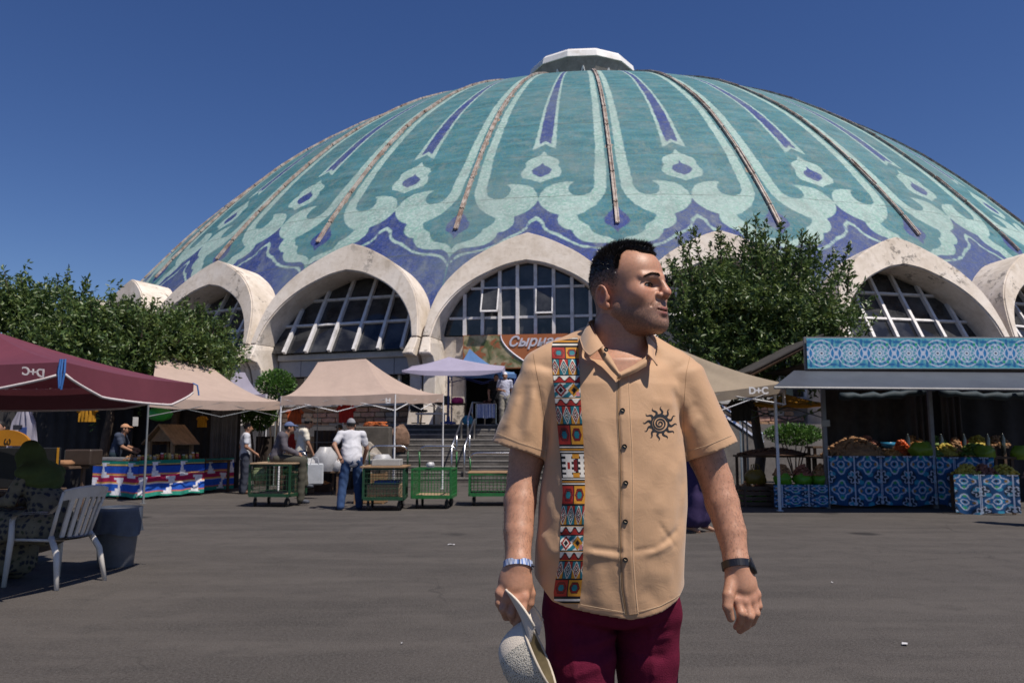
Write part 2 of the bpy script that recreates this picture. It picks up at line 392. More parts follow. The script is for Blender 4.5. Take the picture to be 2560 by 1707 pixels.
def make_panel():
    nu, nl = 57, 250
    us = np.linspace(-1, 1, nu)
    lats = np.r_[np.linspace(.10, .9, 90, endpoint=False), np.linspace(.9, 1.29, nl - 90)]
    U, L = np.meshgrid(us, lats)
    def mx(u, l): return (u * DA * sin(l) * DL / 2, l * 36.0)
    X = np.maximum(np.abs(U) * DA * np.sin(L) * DL / 2, 2e-3); Y = L * 36.0
    l1 = np.min([sdf_poly(p, X, Y, mx) for p in LIGHT1], 0); bl = np.min([sdf_poly(p, X, Y, mx) for p in BLUE], 0)
    l2 = np.min([sdf_poly(p, X, Y, mx) for p in LIGHT2], 0)
    z = DZ + DB * np.cos(L); r = DA * np.sin(L) * bulge(z); a = U * DL / 2
    v = np.stack([r * np.sin(a), -r * np.cos(a), z], -1).reshape(-1, 3)
    idx = np.arange(nu * nl).reshape(nl, nu)
    f = np.stack([idx[:-1, :-1], idx[1:, :-1], idx[1:, 1:], idx[:-1, 1:]], -1).reshape(-1, 4)
    c = v[f].mean(1)
    k = 37.0 / np.hypot(c[:, 0], c[:, 1])
    zo = np.interp(np.abs(c[:, 0]) * k, outc[:, 0], outc[:, 1], right=-9)
    zi = np.interp(np.abs(c[:, 0]) * k, innc[:, 0], innc[:, 1], right=-9)
    f = f[~(c[:, 2] < (zo + zi) / 2)]
    me = npmesh('dome_panel', v, f)
    fattr(me, 'l1', l1.ravel()); fattr(me, 'bl', bl.ravel()); fattr(me, 'l2', l2.ravel())
    fattr(me, 'ribdist', ((1 - np.abs(U)) * r * DL / 2).ravel()); fattr(me, 'lat', L.ravel())
    return me
def mat_mosaic():
    t = NT('mosaic'); p = t.pos()
    wob = t.math('MULTIPLY', t.math('SUBTRACT', t.noise(3.5, 3), .5), .16)
    cell = t.voro(11, None, 'F1', 'Color'); sep = t.new('ShaderNodeSeparateColor'); t.lk(cell, sep.inputs[0]); cr, cg = sep.outputs[0], sep.outputs[1]
    big = t.noise(.45, 5, .6); band = t.noise(1.0, 4, .65, t.scale(p, (.5, .5, 3.2))); med = t.noise(2.2, 4, .6)
    teal = t.mix(t.map(band, .34, .66), (.016, .085, .112), (.085, .225, .265))
    teal = t.mix(t.map(med, .42, .7, 0, .7), teal, (.036, .135, .14))
    teal = t.mix(t.math('MULTIPLY', cr, .55), teal, (.03, .175, .235))
    teal = t.mix(t.map(cg, .72, 1, 0, .6), teal, (.10, .20, .15))
    lig = t.mix(t.map(cr, 0, 1), (.19, .32, .305), (.37, .49, .465)); lig = t.mix(t.map(cg, .7, 1, 0, .65), lig, (.17, .38, .30))
    lig = t.mix(t.map(big, .4, .7, 0, .4), lig, (.45, .57, .54))
    blu = t.mix(t.map(cr, 0, 1), (.015, .034, .14), (.030, .056, .24)); blu = t.mix(t.map(med, .5, .75, 0, .7), blu, (.05, .06, .145))
    blu = t.mix(t.map(cg, .8, 1, 0, .6), blu, (.08, .10, .2))
    def edge(a): return t.map(t.math('ADD', t.attr(a), wob), -.03, .03, 1, 0)
    c = t.mix(edge('l1'), teal, lig); c = t.mix(edge('bl'), c, blu); c = t.mix(edge('l2'), c, lig)
    # mortar grain, panel joints, missing tiles beside the ribs
    gr = t.voro(11, None, 'DISTANCE_TO_EDGE'); c = t.mix(t.map(gr, 0, .05, .35, 0), c, (.25, .26, .24))
    la = t.math('FRACT', t.math('ADD', t.math('MULTIPLY', t.attr('lat'), 11.0), t.math('MULTIPLY', t.noise(1.5, 3), .05)))
    jn = t.map(t.math('ABSOLUTE', t.math('SUBTRACT', la, .5)), .0, .012, 1, 0); jn = t.math('MULTIPLY', jn, t.map(t.noise(.9, 3), .36, .5))
    c = t.mix(t.math('MULTIPLY', jn, .8), c, (.06, .07, .06))
    pl = t.math('ADD', t.attr('ribdist'), t.math('MULTIPLY', t.math('SUBTRACT', t.noise(1.4, 4, .7), .5), .75))
    plf = t.math('MULTIPLY', t.map(pl, .05, .09, 1, 0), t.map(t.attr('lat'), 1.02, 1.07, 1, 0)); c = t.mix(plf, c, t.mix(med, (.22, .15, .105), (.36, .27, .21)))
    ch = t.math('MULTIPLY', t.map(t.noise(.8, 5, .75, t.scale(p, (1, 1, 2.2))), .72, .735), .9); c = t.mix(ch, c, (.30, .19, .11))
    wz = t.noise(1.6, 5, .7, t.scale(p, (1, 1, .18))); c = t.mix(t.map(wz, .5, .72, 0, .5), c, (.21, .24, .23))
    gz = t.noise(.22, 4, .6); c = t.mix(t.map(gz, .45, .7, 0, .4), c, (.17, .22, .215)); c = t.mix(t.map(t.noise(5.5, 4, .75), .58, .7, 0, .4), c, (.05, .075, .07))
    t.bump(gr, .35, .02)
    m = t.out(c, t.map(cr, 0, 1, .6, .85)); t.b.inputs['Specular IOR Level'].default_value = .25
    return m
def ang_of(k): return T0 - AZ0 + k * DL          # k integer: rib; k+0.5: panel centre
pm_ = make_panel(); mosaic = mat_mosaic()
for k in range(NR):
    o = obj('dome_panel', pm_, mosaic, hall); o.rotation_euler = (0, 0, ang_of(k - .5))
# --- ribs
def make_rib():
    mb = MB(); rng = random.Random(3); lat = .13
    while lat < 1.09:
        l2 = min(lat + .062, 1.0975); seg = []
        for (dx, w, h0, h1) in ((-.06, .024, .02, .13), (.06, .024, .02, .13), (0, .036, .02, .09)):
            a = prof(lat + .0012); b = prof(l2 - .0012)
            for (q, ) in ((0,),):
                n = ((sin(lat), cos(lat)), (sin(l2), cos(l2))); off = rng.uniform(-.02, .02)
                vs = []
                for (pt, nn) in ((a, n[0]), (b, n[1])):
                    for x in (dx - w, dx + w):
                        for h in (h0, h1 + off): vs.append((x, -(pt[0] + nn[0] * h), pt[1] + nn[1] * h))
                mb.add(vs, [(0, 1, 3, 2), (4, 6, 7, 5), (0, 4, 5, 1), (2, 3, 7, 6), (0, 2, 6, 4), (1, 5, 7, 3)])
        lat = l2
    return mb.mesh('rib')
def mat_rib():
    t = NT('rib_metal'); n = t.noise(2.5, 5, .7)
    c = t.mix(t.map(n, .38, .62), (.20, .13, .10), (.46, .41, .37)); c = t.mix(t.map(t.noise(9, 4), .6, .75), c, (.1, .08, .065))
    return t.out(c, .6)
rm = make_rib(); rmat = mat_rib()
for k in range(NR):
    o = obj('rib', rm, rmat, hall); o.rotation_euler = (0, 0, ang_of(k))
# --- lantern on the crown
lant = empty('lantern', parent=hall)
white = M('white_paint', (.78, .77, .76), .5, .1, 1.5, dirt=(.55, .5, .45))
conc = None
def mat_concrete():
    t = NT('concrete_white'); p = t.pos()
    n1 = t.noise(.9, 6, .65); n2 = t.noise(5, 5, .7); n3 = t.noise(40, 3, .6)
    c = t.mix(t.map(n1, .35, .65), (.54, .47, .395), (.70, .63, .56)); c = t.mix(t.map(n2, .5, .72, 0, .6), c, (.43, .36, .28))
    c = t.mix(t.map(t.noise(.55, 5, .7), .52, .66, 0, .6), c, (.74, .69, .64))
    pe = t.math('MULTIPLY', t.map(t.noise(2.6, 6, .78), .555, .585), t.map(t.noise(.32, 2, .5), .5, .58)); c = t.mix(t.math('MULTIPLY', pe, .8), c, (.16, .145, .13))
    st = t.noise(2.2, 4, .6, t.scale(p, (1, 1, .12))); c = t.mix(t.map(st, .58, .75, 0, .45), c, (.33, .27, .2))
    t.bump(t.math('ADD', n2, t.math('MULTIPLY', n3, .4)), .35, .03)
    m = t.out(c, .9); t.b.inputs['Specular IOR Level'].default_value = .2; return m
conc = mat_concrete()
rl, NL = 4.55, 12; a0 = .18
def ring(r, z, a=a0, n=NL): return [(r * sin(a + 2 * pi * i / n), -r * cos(a + 2 * pi * i / n), z) for i in range(n)]
def rings(rs, closebot=False, closetop=False, a=a0, n=NL):
    mb = MB(); vs = []
    for r, z in rs: vs += ring(r, z, a, n)
    fs = [(i * n + k, i * n + (k + 1) % n, (i + 1) * n + (k + 1) % n, (i + 1) * n + k) for i in range(len(rs) - 1) for k in range(n)]
    if closetop: fs.append(tuple((len(rs) - 1) * n + k for k in range(n)))
    if closebot: fs.append(tuple(range(n))[::-1])
    return mb.add(vs, fs)
rings([(rl - .1, 31.72), (rl, 31.74), (rl - .12, 32.25), (rl - .3, 32.42), (rl - .36, 32.5), (1.2, 32.95), (.3, 33.0)], False, True).build('roof_cap', white, lant)
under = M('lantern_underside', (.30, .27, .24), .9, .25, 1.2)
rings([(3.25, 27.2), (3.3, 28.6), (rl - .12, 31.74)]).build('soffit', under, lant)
for i in range(NL):
    a = a0 + 2 * pi * (i + .5) / NL + .02
    rot = Matrix.Rotation(a, 4, 'Z')
    mb = MB(); apex = rot @ Vector((0, -4.18, 31.0)); l = rot @ Vector((-.62, -3.5, 28.9)); r_ = rot @ Vector((.62, -3.5, 28.9))
    mb.tube([l, apex], .06, 6); mb.tube([apex, r_], .06, 6)
    mb.build('vent_frame', white, lant)
    mv = MB(); mv.add([rot @ Vector((-.55, -3.47, 28.9)), rot @ Vector((.55, -3.47, 28.9)), rot @ Vector((0, -4.12, 30.85))], [(0, 1, 2)]); mv.build('vent_opening', M('black_void', (.008, .008, .009), .9, .1), lant, fix=False)

# --- arches with glazing
frame_m = M('window_frame', (.72, .70, .70), .5, .12, 4, dirt=(.42, .4, .38))
def mat_glass():
    t = NT('window_glass'); n = t.noise(.9, 4, .6)
    c = t.mix(t.map(n, .4, .7), (.014, .015, .018), (.075, .077, .08)); m = t.out(c, t.map(t.noise(3, 4), .3, .7, .03, .09))
    t.b.inputs['Specular IOR Level'].default_value = .55; return m
glass = mat_glass()
def arch_mesh():
    ox = np.r_[-outc[::-1, 0], outc[1:, 0]]; oz = np.r_[outc[::-1, 1], outc[1:, 1]]; ix = np.r_[-innc[::-1, 0], innc[1:, 0]]; iz = np.r_[innc[::-1, 1], innc[1:, 1]]
    rng = random.Random(5); n = len(ox); vs = []; RB = 31.5
    for i in range(n):
        fo = rfront(oz[i]); fi = rfront(iz[i]) - .02
        for (x, z, r) in ((ox[i], oz[i], fo), (ix[i], iz[i], fi), (ix[i] * RB / fi, iz[i], RB), (ox[i] * RB / fo, oz[i] - .5, RB)):
            vs.append((x, -r, z))
    fs = []
    for i in range(n - 1):
        for j in range(4): fs.append((i * 4 + j, i * 4 + (j + 1) % 4, (i + 1) * 4 + (j + 1) % 4, (i + 1) * 4 + j))
    fs += [(0, 1, 2, 3), ((n - 1) * 4 + 3, (n - 1) * 4 + 2, (n - 1) * 4 + 1, (n - 1) * 4)]
    me = MB().add(vs, fs).mesh('arch')
    bm = bmesh.new(); bm.from_mesh(me)
    es = [e for e in bm.edges if len(e.link_faces) == 2 and e.calc_face_angle(0) > .7]
    bmesh.ops.bevel(bm, geom=es, offset=.05, segments=2, affect='EDGES'); bm.to_mesh(me); bm.free(); smooth_angle(me, 30)
    return me
def pier_mesh(s):
    mb = MB(); pf = [(38.0, 4.93), (38.15, 4.7), (38.45, 4.32), (38.38, 4.26), (38.05, 4.2), (37.85, 3.95), (37.7, 3.5), (37.72, 2.6), (37.95, 1.6), (35.8, 1.6), (35.8, 4.93)]
    def wid(z):  # inner, outer
        q = (4.93 - z) / 3.3
        return 3.35 - .14 * max(0, min(1, q * 4)), 3.66 + .03 * q
    vs = []
    for side in (0, 1):
        for r, z in pf:
            x = wid(z)[side] * (r / 38.0 if r < 37 else 1); vs.append((s * x, -r, z))
    n = len(pf)
    mb.add(vs, [tuple(range(n)), tuple(range(n, 2 * n))[::-1]] + [(i, n + i, n + (i + 1) % n, (i + 1) % n) for i in range(n)])
    me = mb.mesh('pier'); bm = bmesh.new(); bm.from_mesh(me); bmesh.ops.bevel(bm, geom=list(bm.edges), offset=.03, segments=1, affect='EDGES'); bm.to_mesh(me); bm.free()
    return me
am = arch_mesh(); pl_, pr_ = pier_mesh(-1), pier_mesh(1)
ledge_m = M('ledge_concrete', (.42, .41, .40), .9, .2, 1.5, bump=.3)
panel_m = M('fascia_panel', (.30, .31, .34), .6, .1, 1.0)
stone_ms = [M('stone_%s' % n, c, .9, .3, 7, bump=.6, bscale=25) for n, c in (('ochre', (.33, .20, .12)), ('buff', (.40, .29, .2)), ('pink', (.36, .21, .16)), ('grey', (.27, .24, .21)), ('brown', (.20, .12, .08)))]
mortar = M('mortar', (.22, .2, .18), .95, .2, 5)
sash_m = frame_m
# glazing shared meshes -------------------------------------------------
def wp(x, q):       # point of the sloped glazing: x lateral, q height above sill
    z = 4.62 + q; r = 37.15 - q * .56
    return Vector((x * r / 37.0, -r, z))
def zin(x): return float(np.interp(abs(x), innc[:, 0], innc[:, 1]))
VX = [-2.6, -1.6, -.55, .55, 1.6, 2.6]; HZ = [0, 1.15, 2.25, 3.4]
def clipcell(x0, x1, q0, q1, wpf, zs):
    """cell polygon clipped by the arch soffit, sampled"""
    top = [(x, min(q1, zin(x) - zs)) for x in np.linspace(x1, x0, 6)]
    if max(q for _, q in top) <= q0 + .05: return None
    top = [(x, max(q, q0)) for x, q in top]
    return [(x0, q0), (x1, q0)] + top
def glazing(slopef, vx, hz, zs, th=.02):
    panes = []
    edges = [-3.34] + vx + [3.34]
    for i in range(len(edges) - 1):
        for j in range(len(hz) - 1):
            pg = clipcell(edges[i] + .02, edges[i + 1] - .02, hz[j] + .02, hz[j + 1] - .02, slopef, zs)
            if pg:
                mb = MB(); P = [slopef(x, q) for x, q in pg]; n_ = (P[1] - P[0]).cross(P[2] - P[1]).normalized(); n = len(P)
                mb.add(P + [p - n_ * th for p in P], [tuple(range(n)), tuple(range(n, 2 * n))[::-1]] + [(k, n + k, n + (k + 1) % n, (k + 1) % n) for k in range(n)])
                panes.append(mb.mesh('pane'))
    bars = []
    def bar(p, q, w, d):
        t_ = (q - p).normalized(); sd = Vector((1, 0, 0)) if abs(t_.x) < .7 else None
        nn = (slopef(1, .1) - slopef(0, .1)).cross(slopef(0, 1) - slopef(0, 0)).normalized()
        s_ = t_.cross(nn).normalized(); mb = MB()
        mb.add([b + s_ * a * w + nn * c for b in (p, q) for a in (-1, 1) for c in (-.03, d)], [(0, 1, 3, 2), (4, 6, 7, 5), (0, 4, 5, 1), (2, 3, 7, 6), (0, 2, 6, 4), (1, 5, 7, 3)])
        return mb.mesh('mullion')
    for x in vx: bars.append(bar(slopef(x, 0), slopef(x, zin(x) - zs), .062, .14))
    for q in hz[1:-1]:
        xs = [x for x in np.linspace(0, 3.34, 60) if zin(x) - zs > q]
        if xs: bars.append(bar(slopef(-xs[-1], q), slopef(xs[-1], q), .045, .09))
    return panes, bars
SLP = glazing(wp, VX, HZ, 4.62)
def wv(x, q): return Vector((x * .97, -36.55, 5.12 + q))
VER = glazing(wv, [-2.45, -1.75, -1.07, -.38, .32, 1.02, 1.72, 2.42], [0, .66, 1.78, 2.9], 5.12)
brickrng = random.Random(11)
brick_meshes = []
for i in range(8):
    mb = MB(); w = [.16, .2, .24, .28, .34, .18, .22, .3][i]; mb.cbox(-w, w, -.06, .06, -.085, .085, .018); me = mb.mesh('stone')
    for v in me.vertices: v.co += Vector((brickrng.uniform(-.012, .012), brickrng.uniform(-.015, .015), brickrng.uniform(-.01, .01)))
    me.materials.append(stone_ms[i % 5]); brick_meshes.append((w, me))
def brick_wall(parent, x0, x1, z0, z1, r, rng):
    z = z0 + .1
    while z < z1 - .06:
        x = x0 + rng.uniform(0, .1)
        while True:
            w, me = brick_meshes[rng.randrange(8)]
            if x + 2 * w > x1: break
            o = obj('stone', me, None, parent, (x + w, -r - rng.uniform(0, .02), z)); x += 2 * w + .03
        z += .2
for k in range(-6, 6):
    a = ang_of(k - .5)
    e = empty('arch_bay', parent=hall); e.rotation_euler = (0, 0, a)
    obj('arch', am, conc, e); obj('pier', pl_, conc, e); obj('pier', pr_, conc, e)
    ent = (k == 0)
    for me in (VER if ent else SLP)[0]: obj('pane', me, glass, e)
    for me in (VER if ent else SLP)[1]: obj('mullion', me, frame_m, e)
    if not ent:
        MB().cbox(-3.1, 3.1, -36.95, -35.2, 4.36, 4.6, .03).build('ledge', ledge_m, e)
        for i in range(6):
            x0 = -3.12 + i * 1.04; MB().cbox(x0 + .01, x0 + 1.03, -36.8 + .001 * i, -36.6, 3.72, 4.35, .01).build('fascia_panel', panel_m, e)
        MB().box(-3.15, 3.15, -36.3, -36.2, 2.75, 3.72).build('window_band', glass, e)
        for x in (-3.1, -2.1, -1.05, 0, 1.05, 2.1, 3.1): MB().box(x - .05, x + .05, -36.42, -36.28, 2.8, 3.71).build('window_post', frame_m, e)
        MB().box(-3.15, 3.15, -36.44, -36.26, 2.72, 2.8).build('sill', ledge_m, e)
        w = MB().box(-3.2, 3.2, -36.45, -36.1, 1.5, 2.7).build('plinth', mortar, e)
        MB().cbox(-3.2, 3.2, -36.75, -36.2, 2.52, 2.66, .02).build('plinth_cap', ledge_m, e)
        if k in (-2, -1, 1, 2): brick_wall(w, -3.15, 3.15, 1.7, 2.5, 36.48, random.Random(k + 50))
    else:
        # entrance: side walls, back wall and ceiling coloured near-black for the unlit void
        for s in (-1, 1): MB().box(min(s * 2.4, s * 3.3), max(s * 2.4, s * 3.3), -36.5, -36.2, 1.6, 5.1).build('jamb_wall', conc, e)
        MB().box(-3.2, 3.2, -33.2, -33, 1.6, 5.2).build('hall_wall', M('unlit_interior', (.03, .028, .027), .9, .3, 1.0), e)
        MB().box(-3.2, 3.2, -36.3, -33.1, 5.02, 5.1).build('lobby_ceiling', M('unlit_interior'), e)
        for x in (-1.2, 0.0, 1.2): MB().box(x - .04, x + .04, -36.0, -35.9, 1.76, 3.9).build('door_post', frame_m, e)
        # two open top-hung sashes
        for (x, ang_) in ((-1.41, .42), (.67, .2)):
            mb = MB(); w, h = .33, 1.02
            for (a0_, a1_, b0_, b1_) in ((-w, w, -.03, .03), (-w, w, -h - .03, -h + .03), (-w, -w + .05, -h, 0), (w - .05, w, -h, 0)): mb.box(a0_, a1_, -.03, .02, b0_, b1_)
            o = mb.build('open_sash', frame_m, e); o.location = (x * .97, -36.72, 6.88); o.rotation_euler = (-ang_, 0, 0)
            o2 = MB().box(-w + .05, w - .05, -.008, .008, -h + .03, -.03).build('sash_pane', glass, e); o2.location = (x * .97, -36.72, 6.88); o2.rotation_euler = (-ang_, 0, 0)
# shop sign above the entrance
e0 = [o for o in hall.children if o.name.startswith('arch_bay')][6]
A0 = ang_of(-.5)
def bay(x, r, z):           # world point in the entrance bay
    c, s = cos(A0), sin(A0); X, Y = x, -r
    return Vector((DCX + X * c - Y * s, DCY + X * s + Y * c, z))
# ================================================================ trees
def leaf_mat(name, base, yel):
    t = NT(name); p = t.pos(); n = t.noise(1.3, 4, .6); n2 = t.voro(9, None, 'F1', 'Color'); sp = t.new('ShaderNodeSeparateColor'); t.lk(n2, sp.inputs[0])
    c = t.mix(t.map(n, .3, .7), tuple(x * .7 for x in base), tuple(x * 1.25 for x in base)); c = t.mix(t.map(sp.outputs[0], .45, 1, 0, .85), c, yel)
    t.out(c, .42); t.b.inputs['Specular IOR Level'].default_value = .5
    tr = t.new('ShaderNodeBsdfTranslucent'); t.lk(c, tr.inputs[0]); mx = t.new('ShaderNodeMixShader'); mx.inputs[0].default_value = .3
    t.lk(t.b.outputs[0], mx.inputs[1]); t.lk(tr.outputs[0], mx.inputs[2]); t.lk(mx.outputs[0], t.n['Material Output'].inputs[0])
    return t.m
LEAF_A = leaf_mat('leaf_green', (.065, .115, .032), (.17, .22, .055)); LEAF_B = leaf_mat('leaf_bright', (.06, .14, .026), (.11, .2, .035))
BARK = M('bark', (.085, .062, .048), .95, .35, 9, bump=.8, bscale=30)
def leaves_mesh(P, D_, L, Wd, rng, name='crown'):
    """P positions, D_ directions: one folded four-sided leaf each"""
    n = len(P); rnd = rng.normal(size=(n, 3)); d = D_ / np.linalg.norm(D_, axis=1, keepdims=True); d = d + rnd * .45; d /= np.linalg.norm(d, axis=1, keepdims=True)
    s = np.cross(d, rng.normal(size=(n, 3))); s /= np.linalg.norm(s, axis=1, keepdims=True); nn = np.cross(s, d)
    l = (L * rng.uniform(.6, 1.2, n))[:, None]; w = (Wd * rng.uniform(.7, 1.2, n))[:, None]
    a = P; b = P + d * l * .45 + s * w + nn * l * .06; c = P + d * l - nn * l * .12; e = P + d * l * .45 - s * w + nn * l * .06
    v = np.stack([a, b, c, e], 1).reshape(-1, 3); i = np.arange(n)[:, None] * 4
    f = np.concatenate([np.concatenate([i, i + 1, i + 2], 1), np.concatenate([i, i + 2, i + 3], 1)])
    return npmesh(name, v, f, False)
def tree(name, base, height, centre_z, rad, nsh, seed, label, leaf=.15, mat=None, shoots=18, trunk_r=.14, nlimb=13, lw=.2):
    """tapered trunk, limbs, twigs; leaves sit along upright twigs through an uneven crown"""
    rg = np.random.default_rng(seed); root = empty(name, base, 0, label, 'tree', None)
    tb = MB(); bx = 0.0
    lz = centre_z - rad[2] * .75; lz = max(.6, lz)
    pts = [(0, 0, -.05)]; x = y = 0
    for i in range(1, 6):
        x += rg.normal() * .05; y += rg.normal() * .05; pts.append((x, y, lz * i / 5))
    tb.tube(pts, [trunk_r * (1.35 if i == 0 else 1 - .07 * i) for i in range(6)], 9)
    top = Vector(pts[-1]); lobes = []
    for i in range(nlimb):
        a = 2 * pi * (i + rg.uniform(-.3, .3)) / nlimb; u = rg.uniform(-.55, .95); rr = sqrt(max(.05, 1 - u * u)) * rg.uniform(.45, .8)
        tip = Vector((rad[0] * rr * cos(a), rad[1] * rr * sin(a), centre_z + rad[2] * u * .75))
        mid = top.lerp(tip, .5) + Vector((rg.normal() * .15, rg.normal() * .15, .15))
        tb.tube([top, mid, tip], [trunk_r * .55, trunk_r * .33, trunk_r * .1], 6); lobes.append((tip, mid))
    tb.build('trunk', BARK, root, smooth=True)
    LP = []; LD = []
    for i in range(nsh):
        # twig start in the crown volume, biased to lumps round limb tips
        if rg.random() < .9:
            c, m_ = lobes[rg.integers(len(lobes))]; st = np.array(c.lerp(m_, rg.uniform(0, .6))) + rg.normal(size=3) * np.array(rad) * rg.uniform(.1, .24)
        else:
            q = rg.normal(size=3); q /= np.linalg.norm(q); st = np.array([0, 0, centre_z]) + q * np.array(rad) * rg.uniform(.35, .97) ** .6
        outv = (st - np.array([0, 0, centre_z - rad[2] * .4])) / np.array(rad); d = outv * .55 + np.array([0, 0, .7]) + rg.normal(size=3) * .35; d /= np.linalg.norm(d)
        ln = rg.uniform(.25, .6); 
        k = int(rg.integers(8, 15)); tt = np.linspace(.05, 1, k)
        P_ = st + d * ln * tt[:, None] + np.array([0, 0, -.12]) * (tt ** 2)[:, None] * ln; LP.append(P_); LD.append(np.tile(d * .6, (k, 1)) + rg.normal(size=(k, 3)) * .7 + np.array([0, 0, -.25]))
    for i in range(shoots):                                    # long upright shoots break the outline
        a = rg.uniform(0, 2 * pi); q = rg.uniform(.0, .9); st = np.array([rad[0] * q * cos(a), rad[1] * q * sin(a), centre_z + rad[2] * sqrt(max(0, 1 - q * q)) * .72])
        d = np.array([cos(a) * q * .35, sin(a) * q * .35, 1]) + rg.normal(size=3) * .12; d /= np.linalg.norm(d); ln = rg.uniform(.4, 1.2) * rad[2] * .5
        k = int(ln * 75); tt = np.linspace(0, 1, k); P_ = st + d * ln * tt[:, None]; LP.append(P_ + rg.normal(size=P_.shape) * .035); LD.append(np.tile(d, (k, 1)) + rg.normal(size=(k, 3)) * .8)
        MB().tube([st, st + d * ln], [.02, .006], 4).build('twig', BARK, root)
    obj('crown', leaves_mesh(np.concatenate(LP), np.concatenate(LD), leaf, leaf * lw, rg), mat or LEAF_A, root)
    return root
tr = at(1885, 760, 19.5); tree('broadleaf_tree', (tr.x, 19.5, 0), 7, 3.85, (2.7, 2.1, 2.1), 3500, 4, 'tall leafy tree behind the man and the tan gazebo, before the dome', shoots=48, nlimb=20)
for i, (px, Y, cz, rad, lab, sd) in enumerate([
    (70, 21.5, 3.75, (2.7, 2.0, 1.6), 'bushy tree with upright shoots above the burgundy parasol', 21),
    (280, 20.5, 3.25, (1.9, 1.8, 1.3), 'rounded tree between the burgundy parasol and the pink beige gazebo', 22),
    (435, 21.5, 3.3, (1.6, 1.5, 1.35), 'tree standing before the left concrete arches of the hall', 23)]):
    tree('broadleaf_tree', (xat(px, Y), Y, 0), 6, cz, rad, 2200, sd, lab, shoots=36)
# low shrubs
def shrub(px, py, Y, r, label, seed, z0):
    p = at(px, py, Y); rg = np.random.default_rng(seed); root = empty('shrub', (p.x, Y, z0), 0, label, 'shrub'); h = p.z - z0
    tb = MB()
    for i in range(5): a = i * 1.3; tb.tube([(0, 0, -.02), (cos(a) * r[0] * .3, sin(a) * r[1] * .3, h * .6), (cos(a) * r[0] * .6, sin(a) * r[1] * .6, h)], [.03, .02, .008], 5)
    tb.build('trunk', BARK, root); q = rg.normal(size=(2600, 3)); q /= np.linalg.norm(q, axis=1, keepdims=True); q *= (rg.uniform(0, 1, 2600) ** .4)[:, None]
    obj('crown', leaves_mesh(np.array([0, 0, h]) + q * np.array(r), q + np.array([0, 0, .3]), .085, .03, rg), LEAF_B, root)
shrub(645, 1035, 22.0, (.5, .4, .42), 'round green shrub under the lavender gazebo beside the stone wall', 41, 0)
shrub(690, 960, 25.0, (.6, .45, .45), 'dark green shrub behind the peak of the central gazebo', 42, 0)
shrub(1985, 1085, 24.0, (.9, .4, .3), 'trailing green shrub under the dark grey stall roof', 43, 0)
# ================================================================ shop sign
def text_mesh(txt, size, depth=.01, shear=0.0, bold=0.0):
    cu = bpy.data.curves.new('t', 'FONT'); cu.body = txt; cu.size = size; cu.extrude = depth; cu.shear = shear; cu.offset = bold; cu.align_x = 'LEFT'
    o = bpy.data.objects.new('t', cu); COL.objects.link(o); bpy.context.view_layer.update()
    dg = bpy.context.evaluated_depsgraph_get(); me = bpy.data.meshes.new_from_object(o.evaluated_get(dg)); bpy.data.objects.remove(o); me.materials.clear(); return me
sg = empty('shop_sign', bay(0, 36.8, 3.85), A0, 'orange shop banner with white script lettering over the hall entrance', 'sign')
MB().box(-2.4, 2.4, 0, .08, 0, 1.26).build('board', M('sign_orange', (.40, .13, .045), .5, .08, 2), sg)
mb = MB(); n = 24; cur = []
for i in range(n + 1): q = i / n; cur.append((-.97 + 1.25 * q ** 1.6 - .05 * sin(pi * q), 1.24 - 1.2 * q))
vs = [(-2.38, -.004, 1.24), (-2.38, -.004, .02)] + [(x, -.004, z) for x, z in reversed(cur)]
mb.add(vs, [tuple(range(len(vs)))]); pic = mb.mesh('photo_print', fix=False)
def mat_print():
    t = NT('cheese_print'); n = t.noise(2.2, 3, .5, t.pos(True), .8); n2 = t.noise(3.1, 3, .5, t.pos(True), .5)
    c = t.mix(t.map(n, .4, .6), (.10, .12, .035), (.42, .33, .19)); c = t.mix(t.map(n2, .55, .62), c, (.34, .11, .04)); c = t.mix(t.map(n2, .3, .36, 1, 0), c, (.05, .07, .02)); return t.out(c, .5)
obj('photo_print', pic, mat_print(), sg)
lw = M('sign_white', (.62, .6, .66), .5, .05, 3)
mb = MB(); mb.tube([(x, -.012, z) for x, z in cur], .028, 5); mb.build('border_curve', lw, sg)
o = obj('lettering', text_mesh('Сырная', .52, .006, .35, .012), lw, sg); o.location = (-.72, -.016, .82); o.rotation_euler = (pi / 2, 0, 0)
o = obj('lettering', text_mesh('Л', .62, .006, .35, .012), lw, sg); o.location = (.42, -.016, .24); o.rotation_euler = (pi / 2, 0, 0)
mb = MB(); mb.tube([(.05, -.012, .16), (.2, -.012, .13), (.36, -.012, .18), (.47, -.012, .34)], .025, 5); mb.build('swash', lw, sg)

# ================================================================ terrace and stairs
mb = MB(); n = 60; vs = []; RT = 39.35
for i in range(n + 1):
    a = A0 - 1.25 + 2.5 * i / n
    for (r, z) in ((30.5, TERR), (RT, TERR), (RT, 0), (RT - .3, -.2)): vs.append((DCX + r * sin(a), DCY - r * cos(a), z))
mb.add(vs, [(i * 4 + j, i * 4 + j + 1, (i + 1) * 4 + j + 1, (i + 1) * 4 + j) for i in range(n) for j in range(3)])
tag(mb.build('terrace', M('terrace_paving', (.17, .155, .145), .9, .25, 1.3, bump=.4)), kind='structure')
stairs = empty('stairs', (0, 0, 0), 0, 'wide grey concrete stairs climbing to the hall entrance terrace', 'stairs')
stepm = M('step_concrete', (.115, .105, .098), .92, .35, 1.8, bump=.5, dirt=(.06, .055, .05)); nose = M('step_nosing', (.24, .225, .21), .9, .25, 3)
SX0, SX1, SY0 = -4.35, 6.4, 23.9; NS = 11
